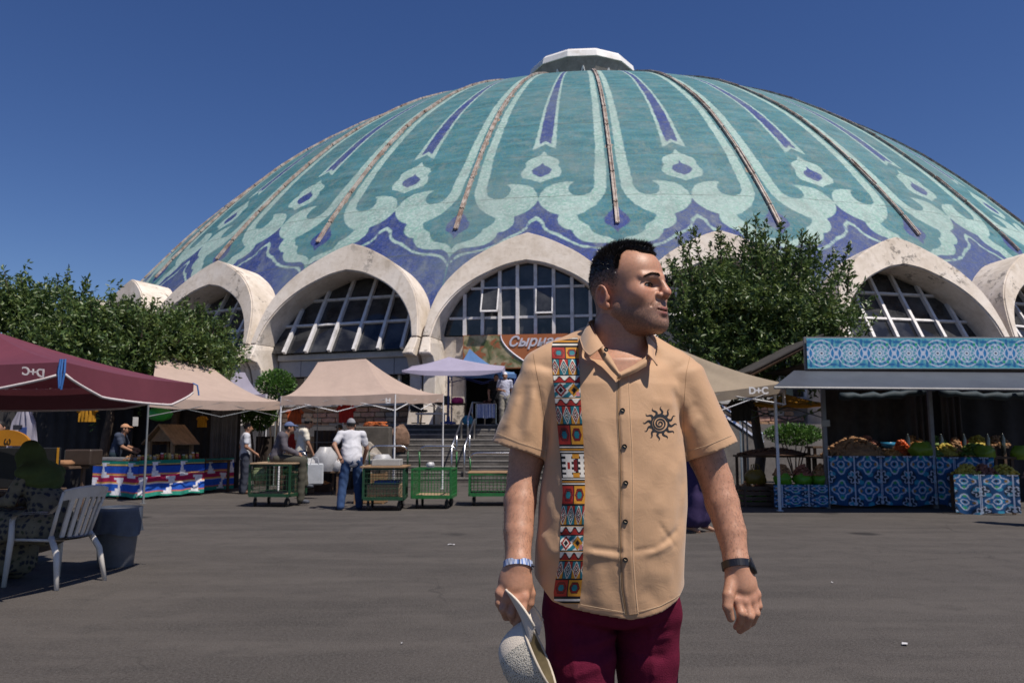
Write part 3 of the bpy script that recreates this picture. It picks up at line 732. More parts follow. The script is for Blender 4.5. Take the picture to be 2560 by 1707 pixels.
for i in range(NS):
    y0 = SY0 + i * .31; z1 = TERR * (i + 1) / NS
    s_ = MB().cbox(SX0, SX1, y0, SY0 + NS * .31 + .6, max(0, z1 - TERR / NS) - (.0 if i else .1), z1 - .002 - (.002 if i == NS - 1 else 0), .012).build('step', stepm, stairs)
    MB().box(SX0 + .01, SX1 - .01, y0 - .012, y0 + .05, z1 - .045, z1 + .003 - (.004 if i == NS - 1 else 0)).build('nosing', nose, s_)
steel = M('stainless_steel', (.55, .56, .58), .3, .1, 8, metal=1.0)
def rail(pts, posts, label):
    e = empty('handrail', (0, 0, 0), 0, label, 'handrail')
    MB().tube(pts, .028, 8).build('rail', steel, e, smooth=True)
    for (x, y, z0, z1) in posts:
        p_ = MB().tube([(x, y, z0), (x, y, z1)], .022, 8).build('post', steel, e, smooth=True); MB().lathe([(.06, z0), (.06, z0 + .015), (.03, z0 + .02)], 10, x, y).build('base_plate', steel, p_)
def stz(y): return max(0, min(TERR, (math.floor((y - SY0) / .31) + 1) * TERR / NS)) if y > SY0 else 0
for (pa, pb, pc, lab) in (((1129, 1118), (1154, 1051), None, 'steel stair handrail nearer the tan gazebo pole, lower flight'), ((1161, 1118), (1186, 1048), None, 'steel stair handrail lower flight, twin beside the striped aprons')):
    a = at(*pa, 24.15); b = at(*pb, 26.1); m = a.lerp(b, .5)
    rail([(a.x, a.y, 0.0), a, b, (b.x, b.y, stz(b.y))], [(m.x, m.y, stz(m.y), m.z)], lab)
a = at(1170, 1046, 26.2); b = at(1181, 1006, 27.3); c = at(1212, 1006, 27.4); rail([(a.x, a.y, stz(a.y)), a, b, c, (c.x, c.y, TERR)], [(b.x, b.y, TERR, b.z)], 'looped steel handrail at the top of the stairs by striped aprons')

# ================================================================ gazebos and parasols
def wob(u, v, s): return sin(u * 9 + s) * .5 + sin(u * 17 + v * 3 + s * 2) * .3 + sin(u * 31 + s * 3 - v * 2) * .2
def patch(a, b, c, d, n, m, sag, seed, amp=.018, wr=1):
    """a-b eave, d-c ridge; rows from eave (0) to ridge (1); sag hangs every row the same so hips match"""
    P = []
    for i in range(n + 1):
        t = i / n; l = Vector(a).lerp(Vector(d), t); r = Vector(b).lerp(Vector(c), t); row = []
        for j in range(m + 1):
            u = j / m; p = l.lerp(r, u); p.z -= sag * 4 * t * (1 - t) * (1 - .25 * t); k = sin(pi * u) * (1 - t) ** .5
            p.z += wob(u, t, seed) * amp * min(1, 4 * u * (1 - u) * 2) * sin(pi * min(1, t * 1.0 + .02)); p.z -= .03 * k * (1 - t)
            row.append(p)
        P.append(row)
    return P
def cloth_m(name, c, tr=.25): return M(name, c, .85, .07, 2.5, bump=.08, bscale=14, trans=tr, spec=.2)
def gazebo(name, corners, ridge, zl, mat, label, valance=.2, legs=(0, 1, 2, 3), legr=.02, leg_m=None, sag=.22, seed=1, braces=True, ground=0.0, leg_in=0.0):
    """corners FL,FR,BR,BL (Vectors at the eave); ridge one or two points"""
    ctr = sum(corners, Vector()) / 4; root = empty(name, (ctr.x, ctr.y, ground), 0, label, 'canopy')
    L = lambda p: Vector(p) - Vector((ctr.x, ctr.y, ground))
    c = [L(p) for p in corners]; rp = [L(p) for p in ridge]; rl_ = rp[0]; rr_ = rp[-1]
    mb = MB()
    for k, (a, b, r1, r0) in enumerate(((c[0], c[1], rr_, rl_), (c[1], c[2], rr_, rr_), (c[2], c[3], rl_, rr_), (c[3], c[0], rl_, rl_))):
        mb.grid(patch(a, b, r1, r0, 14, 20, sag, seed + k * 1.7))
    cn = mb.build('canopy', mat, root, smooth=True)
    for k in range(4):
        a, b = c[k], c[(k + 1) % 4]; P = []
        out = (a + b) / 2; out.z = 0; out = out.normalized() if out.length > 0 else Vector((0, -1, 0))
        for t in (0, .5, 1):
            P.append([a.lerp(b, j / 20) + out * (.012 + .012 * t * sin(j * 1.9 + seed + k)) - Vector((0, 0, valance * t + .03 * sin(pi * j / 20) - .005 + .012 * t * sin(j * .9 + seed))) for j in range(21)])
        MB().grid(P).build('valance', mat, root, smooth=True)
    lm = leg_m or M('white_pole', (.62, .62, .64), .4, .08, 3)
    for k in legs:
        p = c[k].lerp(Vector((0, 0, c[k].z)), leg_in); g_ = MB().tube([(p.x, p.y, 0), (p.x, p.y, p.z * .52)], legr * 1.25, 4).tube([(p.x, p.y, p.z * .5), (p.x, p.y, p.z - .01)], legr, 4).build('leg', lm, root)
        MB().box(p.x - .05, p.x + .05, p.y - .05, p.y + .05, -.001, .012).build('foot_plate', lm, g_)
    if braces:
        for k in range(4):
            a, b = c[k], c[(k + 1) % 4]; m_ = (a + b) / 2
            mb = MB()
            for (p, q) in ((a, m_), (m_, b)):
                mb.tube([p - Vector((0, 0, .06)), q - Vector((0, 0, .38))], .011, 4); mb.tube([p - Vector((0, 0, .38)), q - Vector((0, 0, .06))], .011, 4)
            mb.build('truss', lm, root)
        mb = MB()
        for k in range(4): e_ = (rl_ if k in (0, 3) else rr_); mb.tube([c[k].lerp(e_, q) - Vector((0, 0, .07 + sag * 4 * q * (1 - q) * (1 - .25 * q))) for q in (0, .2, .4, .6, .8, .97)], .011, 4)
        mb.build('roof_poles', lm, root)
    return root
BEIGE = cloth_m('canopy_beige', (.52, .40, .34)); BEIGE2 = cloth_m('canopy_tan', (.42, .34, .25)); LAV = cloth_m('canopy_lavender', (.36, .34, .44)); PURP = cloth_m('canopy_lilac', (.38, .35, .47), .2); BLUEC = cloth_m('canopy_blue', (.14, .27, .52), .3)
DGREY = M('grey_pole', (.16, .17, .18), .45, .15, 4)
FL, FR, BR = at(703, 990, 18.6), at(988, 984, 18.4), at(1108, 985, 21.2); BL = FL + BR - FR; BL.z = BR.z
gz = gazebo('gazebo', [FL, FR, BR, BL], [at(795, 905, 20.0), at(915, 897, 19.9)], 2.2, BEIGE, 'pink beige gazebo with white poles in front of the stairs', .21, legs=(0, 1, 2, 3), seed=2)
mk = MB(); 
for (x0, x1, z0, z1) in ((0, .03, .02, .12), (.08, .11, .02, .12), (0, .11, 0, .03), (.03, .08, .06, .085)): mk.box(x0, x1, -.004, 0, z0, z1)
o = mk.build('printed_mark', M('print_white', (.75, .73, .72), .6, .05, 5), gz); o.location = at(964, 1008, 18.33) - gz.location
FR2 = at(702, 1004, 20.0); FL2 = at(372, 994, 16.4); BR2 = at(690, 1000, 22.4); BL2 = at(375, 985, 22.4)
gazebo('gazebo', [FL2, FR2, BR2, BL2], [at(392, 884, 20.6), at(506, 898, 21.0)], 2.2, BEIGE, 'beige gazebo with a high ridge behind the burgundy parasol', .2, seed=5, leg_m=DGREY)
p0 = at(375, 1010, 16.1)
gazebo('gazebo', [at(525, 985, 22.6), at(665, 985, 22.6), at(668, 985, 24.6), at(540, 985, 24.6)], [at(556, 929, 23.6), at(612, 931, 23.6)], 2.2, LAV, 'small lavender gazebo peeking between the two beige gazebos', .18, seed=8)
c = [at(1640, 992, 15.2), at(1962, 958, 14.6), at(1955, 970, 17.4), at(1665, 985, 17.6)]
rt = gazebo('gazebo', c, [at(1642, 847, 16.2)], 2.1, BEIGE2, 'tan gazebo behind the man beside the vegetable stall', .17, seed=11, legs=(1, 2), leg_in=.14, legr=.022, sag=.1)
o = obj('printed_mark', text_mesh('D+C', .17, .003, 0, .006), M('print_white'), rt); pm0 = at(1872, 984, 14.45); o.location = pm0 - rt.location; o.rotation_euler = (pi / 2, 0, -.05)
# lilac parasol and blue gazebo on the terrace
def parasol(name, corners, apex, mat, label, pole_m, sag=.08, val=.16, scallop=.1, ground=0.0, trim=None, pole=True, seed=3, pole_xy=None):
    ctr = sum(corners, Vector()) / len(corners); root = empty(name, (ctr.x, ctr.y, ground), 0, label, 'parasol'); L = lambda p: Vector(p) - Vector((ctr.x, ctr.y, ground))
    c = [L(p) for p in corners]; ap = L(apex); mb = MB(); n = len(c); vb = []; hems = []
    for k in range(n):
        a, b = c[k], c[(k + 1) % n]; mb.grid(patch(a, b, ap, ap, 12, 22, sag, seed + k, .012))
        out = (a + b) / 2; out.z = 0; out.normalize(); P = []; hem = []
        for t in (0, .35, .7, 1):
            row = []
            for j in range(23):
                u = j / 22; s_ = min(1, 3.2 * min(u, 1 - u) ** .8) * scallop + .02
                p = a.lerp(b, u); p.z -= .03 * sin(pi * u); p = p + out * (.01 + .035 * t * sin(pi * u)) - Vector((0, 0, (val * .35 + s_ * 1.0) * t)); row.append(p)
            P.append(row)
        hems.append(P[-1]); vb.append(P)
    mb.build('canopy', mat, root, smooth=True)
    for P in vb: MB().grid(P).build('valance', mat, root, smooth=True)
    if trim:
        for h in hems: MB().tube(h, .011, 5).build('trim', trim, root, smooth=True)
    if pole:
        px_, py_ = pole_xy or (ap.x, ap.y)
        MB().tube([(px_, py_, 0), (px_, py_, ap.z - .03)], .03, 8).build('pole', pole_m, root, smooth=True); MB().lathe([(.25, 0), (.25, .06), (.06, .1), (.05, .25)], 14, px_, py_).build('base', pole_m, root)
        for k in range(n): MB().tube([ap - Vector((0, 0, .12)), c[k] - Vector((0, 0, .05))], .012, 5).build('rib', pole_m, root)
    return root
MAR = M('canopy_burgundy', (.15, .035, .05), .55, .1, 2.0, bump=.1, bscale=10, trans=.10, spec=.5)
WTRIM = M('trim_white', (.55, .5, .5), .8, .1, 20)
A_, B_ = at(160, 905, 6.1), at(482, 958, 8.0); C_ = Vector((A_.x - 3.2, A_.y + .45, A_.z)); D_ = Vector((B_.x - 3.2, B_.y + .45, B_.z - .02))
mp = parasol('parasol', [A_, B_, D_, C_], at(-31, 822, 7.25), MAR, 'large burgundy parasol with white trim shading the seated woman', M('green_pole', (.08, .11, .08), .5, .1, 4), .05, .2, .13, trim=WTRIM, pole_xy=(-.35, .5), seed=4)
o = obj('printed_mark', text_mesh('D+C', .085, .003, .2, .002), WTRIM, mp); o.location = at(112, 943, 6.03) - mp.location; o.rotation_euler = (pi / 2, .12, 0); o.scale = (-1, 1, 1)
mb = MB()
for (dx, dz) in ((0, 0), (.02, -.02), (-.015, -.01)): mb.tube([(dx, -.02, .02), (dx * 1.3, -.03, -.08), (dx * .4, -.03, -.19 + dz)], .009, 5)
mb.build('tie_cord', M('blue_cord', (.03, .12, .35), .6, .1, 9), mp, loc=A_ - mp.location)
mb = MB(); mb.tube([(0, 0, .0), (.05, -.01, -.02), (.07, -.01, -.12)], .008, 5); mb.build('tie_cord', M('blue_cord'), mp, loc=B_ - mp.location)
cs = [at(1005, 925, 25.6), at(1255, 925, 25.6), at(1262, 915, 28.0), at(1030, 915, 28.0)]
parasol('parasol', cs, at(1122, 892, 26.6), PURP, 'wide lilac parasol at the top of the stairs by the entrance', M('blue_pole', (.03, .05, .2), .5, .1, 4), .04, .1, .1, ground=TERR, seed=9)
gazebo('gazebo', [at(1120, 930, 27.9), at(1290, 935, 27.9), at(1285, 930, 29.4), at(1130, 930, 29.4)], [at(1174, 872, 28.6)], 2.2, BLUEC, 'light blue gazebo with a pointed peak behind the lilac parasol', .15, seed=14, ground=TERR, leg_m=M('blue_pole'))

# ================================================================ small builders
def put(name, mb, mat, label, cat, loc=(0, 0, 0), rz=0, group=None, smooth=False, kind=None):
    o = mb.build(name, mat, None, smooth, loc, rz); return tag(o, label, cat, group, kind)
def heap(name, c, rx, ry, h, n, size, mat, label, cat, seed, shape=(1, .8, .75)):
    rg = np.random.default_rng(seed); b = MB()
    for i in range(n):
        a = rg.uniform(0, 2 * pi); q = sqrt(rg.uniform(0, 1)); x = rx * q * cos(a); y = ry * q * sin(a); z = h * (1 - q ** 1.6) + rg.uniform(-.3, .3) * size
        s_ = size * rg.uniform(.75, 1.15); b.blob((x, y, max(size * .4, z)), (s_ * shape[0], s_ * shape[1], s_ * shape[2]), int(rg.integers(1e6)), 5, 7, .1)
    # core so that the pile is closed
    b.lathe([(rx * .85, .0), (rx * .66, h * .28), (rx * .38, h * .6), (.01, h * .78)], 12)
    return put(name, b, mat, label, cat, c, 0, smooth=True)
def bag(name, loc, r, h, mat, label, handles=True, seed=1, tie=False):
    rg = random.Random(seed); root = empty(name, loc, rg.uniform(0, 3), label, 'bag'); b = MB(); P = []
    for i in range(9):
        t = i / 8; rr = r * (0.75 + .35 * sin(pi * min(1, t * .9 + .1)) - .25 * max(0, t - .7) * (3 if tie else 1)); row = []
        for j in range(15): a = 2 * pi * j / 14; q = 1 + .1 * sin(5 * a + seed + t * 4) + .06 * sin(11 * a - seed * 2 + t * 7); row.append(Vector((rr * q * cos(a), rr * q * sin(a) * .8, h * t)))
        P.append(row)
    b.grid(P); b.add([(0, 0, .0)] + [tuple(p) for p in P[0]], [(0, i + 2, i + 1) for i in range(14)]); b.build('sack', mat, root, smooth=True)
    if handles:
        for s in (-1, 1): MB().tube([(s * r * .5, -.02, h * .95), (s * r * .42, 0, h * 1.35), (s * r * .1, .01, h * 1.4), (s * r * .25, .02, h * .95)], .012, 5).build('handle', mat, root, smooth=True)
    return root
def plastic(name, c, tr=.35): return M(name, c, .35, .12, 8, bump=.5, bscale=25, trans=tr, spec=.5)
PB_GREEN = plastic('bag_green', (.13, .38, .03)); PB_WHITE = plastic('bag_white', (.55, .55, .57)); PB_YEL = plastic('bag_yellow', (.17, .125, .02)); PB_BLK = plastic('bag_black', (.012, .012, .014), 0)
POT = M('potato_skin', (.28, .15, .07), .85, .35, 14); ONI = M('onion_skin', (.22, .08, .05), .6, .35, 14); CAR = M('carrot_skin', (.55, .14, .03), .6, .2, 14); PEP = M('pepper_red', (.55, .1, .02), .35, .3, 8); GRN = M('greens_leafy', (.10, .16, .025), .6, .4, 12); YLW = M('lemon_yellow', (.40, .30, .04), .6, .3, 12); APR = M('apricot_mix', (.42, .19, .05), .6, .35, 9)
WOOD = M('wood_plank', (.26, .16, .085), .75, .25, 5, bump=.3); DWOOD = M('wood_dark', (.09, .055, .035), .8, .3, 5, bump=.3); CARD = M('cardboard', (.30, .21, .13), .9, .15, 5)
SHADECLOTH = M('shade_sheet', (.028, .026, .027), .9, .3, 1.5); BROWNTARP = M('brown_tarp', (.060, .048, .042), .9, .3, 1.2, bump=.3, bscale=6); GREYCLOTH = M('grey_curtain', (.10, .10, .105), .9, .2, 3)
def curtain(name, a, b, z0, z1, mat, label, folds=14, amp=.05, cat='curtain'):
    """hanging cloth between two plan points, with folds"""
    a = Vector((a[0], a[1], 0)); b = Vector((b[0], b[1], 0)); n = (b - a).normalized(); nr = Vector((-n.y, n.x, 0)); L = (b - a).length; P = []
    for t in (0, .25, .5, .75, 1):
        P.append([a.lerp(b, j / 60) + nr * amp * (sin(j / 60 * folds * 2 * pi + t) * (.4 + .6 * t) + .3 * sin(j * .37)) + Vector((0, 0, z1 + (z0 - z1) * t)) for j in range(61)])
    b_ = MB().grid(P); P2 = [[p + nr * .012 for p in r] for r in P]; b_.grid(P2)
    return put(name, b_, mat, label, cat, smooth=True)
def crate(loc, w, d, h, rz, mat, label, slats=4):
    root = empty('crate', loc, rz, label, 'crate')
    for sx in (-1, 1):
        for sy in (-1, 1): MB().box(sx * (w - .02) - .02, sx * (w - .02) + .02, sy * (d - .02) - .02, sy * (d - .02) + .02, 0, h).build('corner_post', mat, root)
    for i in range(slats):
        z = .02 + i * (h - .03) / slats; hh = (h - .03) / slats * .75
        for s in (-1, 1):
            MB().box(-w, w, s * d - .008 * s - .006, s * d - .008 * s + .006, z, z + hh).build('slat', mat, root); MB().box(s * w - .006, s * w + .006, -d + .02, d - .02, z, z + hh).build('slat', mat, root)
    MB().box(-w + .03, w - .03, -d + .03, d - .03, .01, .03).build('bottom', mat, root)
    return root

# ================================================================ trolleys
GREENP = M('trolley_green', (.018, .13, .035), .4, .25, 12, dirt=(.05, .07, .04)); DGREENP = M('trolley_dark_green', (.012, .055, .025), .45, .25, 12, dirt=(.03, .04, .03)); RUB = M('rubber', (.018, .017, .017), .8, .2, 9); CHR = M('chrome_pipe', (.5, .5, .52), .25, .1, 9, metal=1.0)
def trolley(loc, rz, w, d, hb, ht, mat, label, handle_both=False, mesh=True):
    root = empty('trolley', loc, rz, label, 'trolley', 'green market trolleys'); z0 = .22
    b = MB()
    for s in (-1, 1): b.box(-w, w, s * d - .025, s * d + .025, z0 - .03, z0 + .03); b.box(s * w - .025, s * w + .025, -d + .026, d - .026, z0 - .029, z0 + .029)
    b.build('base_frame', mat, root); MB().box(-w + .03, w - .03, -d + .03, d - .03, z0 + .0, z0 + .022).build('deck', CARD, root)
    for sx in (-1, 1):
        for sy in (-1, 1):
            x, y = sx * (w - .08), sy * (d - .1); MB().box(x - .02, x + .02, y - .02, y + .02, .1, z0 - .03).build('caster_fork', DGREY, root)
            rt_ = Matrix.Translation((x, y, .085)) @ Matrix.Rotation(pi / 2, 4, 'Y') @ Matrix.Rotation(.2 * sx, 4, 'X')
            wh = MB().lathe([(.02, -.022), (.07, -.022), (.085, -.012), (.085, .012), (.07, .022), (.02, .022)], 14, mat=rt_).build('wheel', RUB, root, smooth=False); MB().lathe([(.035, -.026), (.035, .026)], 10, mat=rt_).build('hub', CHR, wh)
            MB().box(sx * w - .02, sx * w + .02, sy * d - .02, sy * d + .02, z0, hb).build('corner_post', mat, root)
    for s in (-1, 1):
        r_ = MB(); r_.box(-w, w, s * d - .015, s * d + .015, hb - .03, hb); r_.build('top_rail', mat, root)
        r_ = MB(); r_.box(s * w - .015, s * w + .015, -d, d, hb - .031, hb - .001); r_.build('top_rail', mat, root)
    if mesh:
        for s in (-1, 1):
            b = MB()
            for i in range(13): x = -w + 2 * w * i / 12; b.tube([(x, s * d, z0), (x, s * d, hb - .02)], .004, 4, False)
            for i in range(1, 6): z = z0 + (hb - z0) * i / 6; b.tube([(-w, s * d, z), (w, s * d, z)], .004, 4, False)
            b.build('wire_panel', mat, root); b = MB()
            for i in range(15): y = -d + 2 * d * i / 14; b.tube([(s * w, y, z0), (s * w, y, hb - .02)], .004, 4, False)
            for i in range(1, 6): z = z0 + (hb - z0) * i / 6; b.tube([(s * w, -d, z), (s * w, d, z)], .004, 4, False)
            b.build('wire_panel', mat, root)
    for s in ((-1, 1) if handle_both else (1,)):
        y = s * d; pts = [(-w, y, hb - .05), (-w - .01, y, ht - .1), (-w + .05, y, ht - .02), (-w + .12, y, ht), (w - .12, y, ht), (w - .05, y, ht - .02), (w + .01, y, ht - .1), (w, y, hb - .05)]
        MB().tube(pts[:2], .017, 8).build('handle_post', mat, root, smooth=True); MB().tube(pts[-2:], .017, 8).build('handle_post', mat, root, smooth=True); MB().tube(pts[1:-1], .018, 8).build('handle_bar', CHR, root, smooth=True)
    return root
def gx(px, py): p = gnd(px, py); return p
t1 = gx(683, 1266); trolley((t1.x, t1.y + .3, 0), -.12, .40, .42, .80, 1.02, DGREENP, 'dark green trolley with the seated man on top')
t2 = gx(956, 1276); trolley((t2.x, t2.y + .35, 0), .06, .36, .45, .76, 1.15, DGREENP, 'dark green trolley loaded with boards beside the stooping man')
t3 = gx(1082, 1271); trolley((t3.x, t3.y + .3, 0), -.05, .36, .42, .74, 1.14, GREENP, 'bright green wire trolley with a tall chrome handle, standing empty')
t4 = gx(1232, 1264); trolley((t4.x, t4.y + .3, 0), .03, .46, .40, .62, 1.0, GREENP, 'low bright green trolley with a wooden rim beside the man')
def plank(loc, w, d, h, mat, label, cat='board', rz=0): return put('plank', MB().cbox(-w, w, -d, d, 0, h, .006), mat, label, cat, loc, rz)
plank((t2.x, t2.y + .35, .765), .4, .5, .03, WOOD, 'thick wooden board laid over the loaded dark green trolley')
put('box', MB().cbox(-.26, .26, -.2, .2, 0, .12, .01), M('box_grey', (.33, .33, .32), .7, .15, 5), 'flat pale box on the board of the loaded trolley', 'box', (t2.x + .03, t2.y + .3, .797))
put('box', MB().cbox(-.3, .3, -.3, .3, 0, .22, .01), CARD, 'brown carton inside the loaded dark green trolley', 'box', (t2.x, t2.y + .35, .245))
put('box', MB().cbox(-.12, .28, -.25, .25, 0, .06, .01), M('box_blue', (.03, .07, .25), .6, .3, 6), 'flat blue carton on the brown carton in the loaded trolley', 'box', (t2.x - .05, t2.y + .3, .467))
bag('plastic_bag', (t2.x - .1, t2.y + .6, .797), .17, .2, PB_WHITE, 'crumpled white bag behind the board of the loaded trolley', False, 4)
plank((t1.x, t1.y + .3, .802), .43, .45, .03, CARD, 'cardboard pad under the seated man on the trolley')
plank((t4.x, t4.y + .3, .622), .49, .42, .025, WOOD, 'wooden board on top of the low green trolley')
bag('plastic_bag', (t3.x - .04, t3.y - .1, .76), .08, .1, PB_WHITE, 'small white bag tied on the tall handled trolley', False, 7)
bag('rubbish_bag', tuple(gnd(1132, 1203) + Vector((0, -.2, 0))), .27, .35, PB_BLK, 'black rubbish bag at the foot of the stairs', False, 9, True)
# ================================================================ patterned cloths (flat prints held in vertex colours)
PRN = vcol_mat('printed_cloth', 'col', .8, .18, 18, .1, 60); PRN2 = vcol_mat('printed_board', 'col', .45, .08, 12)
def lin(*cs): return np.array([srgb(c)[:3] for c in cs])
def ikat(u, v):
    """u metres along, v 0 top .. 1 bottom"""
    B = [(0, .1, '#1a7f6f'), (.1, .13, '#d9b45c'), (.13, .16, '#2a2450'), (.16, .36, '#1f4fb0'), (.36, .385, '#d07a35'), (.385, .41, '#e6c98a'), (.41, .6, '#b02352'), (.6, .625, '#e0a04a'), (.625, .65, '#f0e0d0'), (.65, .86, '#2257b8'), (.86, .89, '#c06a60'), (.89, 1.01, '#2b8a78')]
    c = np.zeros(u.shape + (3,))
    for a, b, h in B: c[(v >= a) & (v < b)] = srgb(h)[:3]
    q = np.floor(v * 13) / 13; tri = np.abs(((q * 2.0 + .15) % 1) - .5) * 2; fr = np.abs(((u / .74 + .5 * np.floor(q * 2 + .15) + .07 * np.sin(q * 90)) % 1) - .5)
    w = (fr < .02 + .17 * tri) & (np.abs(v - .5) < .46); c[w] = srgb('#e6e4ea')[:3]
    return c
def rosette(u, v, c=.54, h=.56, green_from=1.2):
    x = (u / c) % 1 - .5; y = (v - .5) * h / c; r = np.hypot(x, y); a = np.arctan2(y, x); x2 = np.abs(x) - .5; r2 = np.hypot(x2, y)
    col = np.empty(u.shape + (3,)); col[:] = srgb('#3a86a8')[:3]
    chk = np.sin(8 * a) * np.sin(r * 38) > 0; col[chk] = srgb('#6aa8b0')[:3]; col[(r > .3) & (np.sin(12 * a + r * 20) > .3)] = srgb('#2a6496')[:3]; col[(r2 < .17)] = srgb('#2a78b0')[:3]; col[(r2 < .08)] = srgb('#b9c3d6')[:3]
    for rr, w in ((.13, .018), (.3, .016), (.44, .02)): col[np.abs(r - rr) < w] = srgb('#b6c2d8')[:3]
    col[np.abs(r - .21 - .06 * np.cos(8 * a)) < .022] = srgb('#c5cbe0')[:3]; col[np.abs(r2 - .2) < .018] = srgb('#b6c2d8')[:3]
    dm = (np.abs(np.abs(x) - .27) + np.abs(np.abs(y) - .3) < .055); g_ = dm & (u > green_from); col[dm] = srgb('#4fa0a0')[:3]; col[g_] = srgb('#1f9a62')[:3]
    sm = (np.abs(np.abs(x) - .12) + np.abs(np.abs(y) - .2) < .035) & (u > green_from); col[sm] = srgb('#5fb84f')[:3]
    col[r < .085] = srgb('#c9d3e2')[:3]; col[r < .035] = srgb('#22405a')[:3]; col[(np.abs(v - .5) > .46)] = srgb('#3d9fb0')[:3]; col[(np.abs(v - .5) > .485)] = srgb('#c9cdd6')[:3]
    return col
def lattice(u, v, c=.5, H=.95):
    y = v * H; x = u; col = np.empty(u.shape + (3,)); col[:] = srgb('#15436e')[:3]
    X = (x / c) % 1 - .5; Y = (y / c + .18) % 1 - .5; r = np.hypot(X, Y); rc = np.hypot(np.abs(X) - .5, np.abs(Y) - .5); a = np.arctan2(Y, X); ac = np.arctan2(np.abs(Y) - .5, np.abs(X) - .5)
    col[rc < .3] = srgb('#1a2a3a')[:3]; col[(r < .34)] = srgb('#17588a')[:3]; col[np.sin(9 * x / c) * np.sin(11 * y / c) > .55] = srgb('#2f83a0')[:3]; col[(np.abs(X) + np.abs(np.abs(Y) - .3) < .09)] = srgb('#2f8a55')[:3]; col[(np.abs(Y) + np.abs(np.abs(X) - .3) < .08)] = srgb('#8a6a35')[:3]
    for f, w in ((r - .3 - .07 * np.cos(4 * a), .03), (rc - .2 - .05 * np.cos(6 * ac), .025), (np.abs(X) - .48, .012), (r - .12, .022)): col[np.abs(f) < w] = srgb('#a9b2c6')[:3]
    col[rc < .07] = srgb('#98a6b8')[:3]; col[r < .05] = srgb('#122030')[:3]
    return col
def cloth_sheet(name, a, b, z0, z1, fn, label, cat, step=.015, folds=.02, mat=None, hem=.0, seed=0, off=0.0, back=True):
    """printed sheet hanging between plan points a and b from z1 down to z0"""
    a = Vector((a[0], a[1], 0)); b = Vector((b[0], b[1], 0)); L = (b - a).length; n = (b - a) / L; nr = np.array((n.y, -n.x, 0)); H = z1 - z0
    nu = int(L / step) + 1; nv = int(H / step) + 1; u = np.linspace(0, L, nu); v = np.linspace(0, 1, nv); U, V_ = np.meshgrid(u, v)
    d = folds * (np.sin(U * 9 + seed) * .6 + np.sin(U * 21 + seed * 2 + V_) * .4) * (.15 + V_); drop = hem * V_ * (np.sin(U * 6.5 + seed) * .5 + np.sin(U * 14 + 1) * .3)
    P = np.array(a)[None, None] + U[..., None] * np.array(n) + d[..., None] * nr; P[..., 2] = z1 - H * V_ + drop
    # sheet with a back face a little behind
    idx = np.arange(nu * nv).reshape(nv, nu); f = np.stack([idx[:-1, :-1], idx[1:, :-1], idx[1:, 1:], idx[:-1, 1:]], -1).reshape(-1, 4)
    Q = P - nr * .008; v_ = np.concatenate([P.reshape(-1, 3), Q.reshape(-1, 3)]); f = np.concatenate([f, f[:, ::-1] + nu * nv])
    me = npmesh(name, v_, f); c = fn(U + off, V_).reshape(-1, 3); cattr(me, 'col', np.concatenate([c, c * .6]))
    return tag(obj(name, me, mat or PRN), label, cat)
# ================================================================ left stalls
tA, tB, tC = gnd(228, 1246), gnd(343, 1250), gnd(508, 1237); tD, tE = gnd(512, 1232), gnd(582, 1226)
def table(name, a, b, depth, h, mat, label):
    root = empty(name, ((a.x + b.x) / 2, (a.y + b.y) / 2, 0), atan2(b.y - a.y, b.x - a.x), label, 'table'); L = (b - a).length / 2
    MB().cbox(-L, L, .03, depth, h - .04, h, .006).build('table_top', mat, root)
    for sx in (-1, 1):
        for y in (.1, depth - .08): MB().box(sx * (L - .06) - .025, sx * (L - .06) + .025, y - .025, y + .025, 0, h - .04).build('leg', mat, root)
    return root
for (a, b, lab, cl, h) in ((tA, tB, 'market table at the parasol end under striped cloth', 'ikat striped cloth with draped folds on the table end near the parasol', .80), (tB, tC, 'long market table with jars before the wooden birdhouse', 'long ikat cloth in blue, crimson and white zigzags below the jars', .82), (tD, tE, 'short market table beside the man in grey trousers', 'short ikat cloth with pink top band beside the man in grey trousers', .80)):
    table('market_table', a + Vector((0, .05, 0)), b + Vector((0, .05, 0)), .8, h, DWOOD, lab); cloth_sheet('tablecloth', (a.x, a.y), (b.x, b.y), .06, h + .01, ikat, cl, 'tablecloth', .015, .03, None, .02, a.x, a.x * 3)
def jar(x, y, z, r, h, mat, label, lidm, grp):
    root = empty('jar', (x, y, z), 0, label, 'jar', grp); MB().lathe([(r * .8, 0), (r, .01), (r, h * .7), (r * .7, h * .82), (r * .7, h * .84)], 10).build('glass', mat, root, smooth=True); MB().lathe([(r * .78, h * .84), (r * .78, h)], 10).build('lid', lidm, root); return root
JM = [M('jar_%d' % i, c, .2, .2, 9, spec=.6) for i, c in enumerate(((.45, .2, .03), (.35, .03, .02), (.12, .2, .03), (.5, .38, .1), (.3, .25, .2)))]; LID = M('lid_gold', (.5, .36, .12), .3, .1, 9, metal=.6); LIDW = M('lid_white', (.6, .58, .55), .5, .1, 9)
d_ = (tC - tB).normalized(); nrm = Vector((-d_.y, d_.x, 0)); rr = random.Random(4)
for i in range(17):
    p = tB + d_ * (.12 + i * (tC - tB).length * .94 / 17) + nrm * (.16 + .03 * (i % 2)); jar(p.x, p.y, .823, .042, rr.uniform(.1, .16), JM[i % 5], 'small glass jar in the row along the ikat cloth edge', LID if i % 3 else LIDW, 'jars along the table edge')
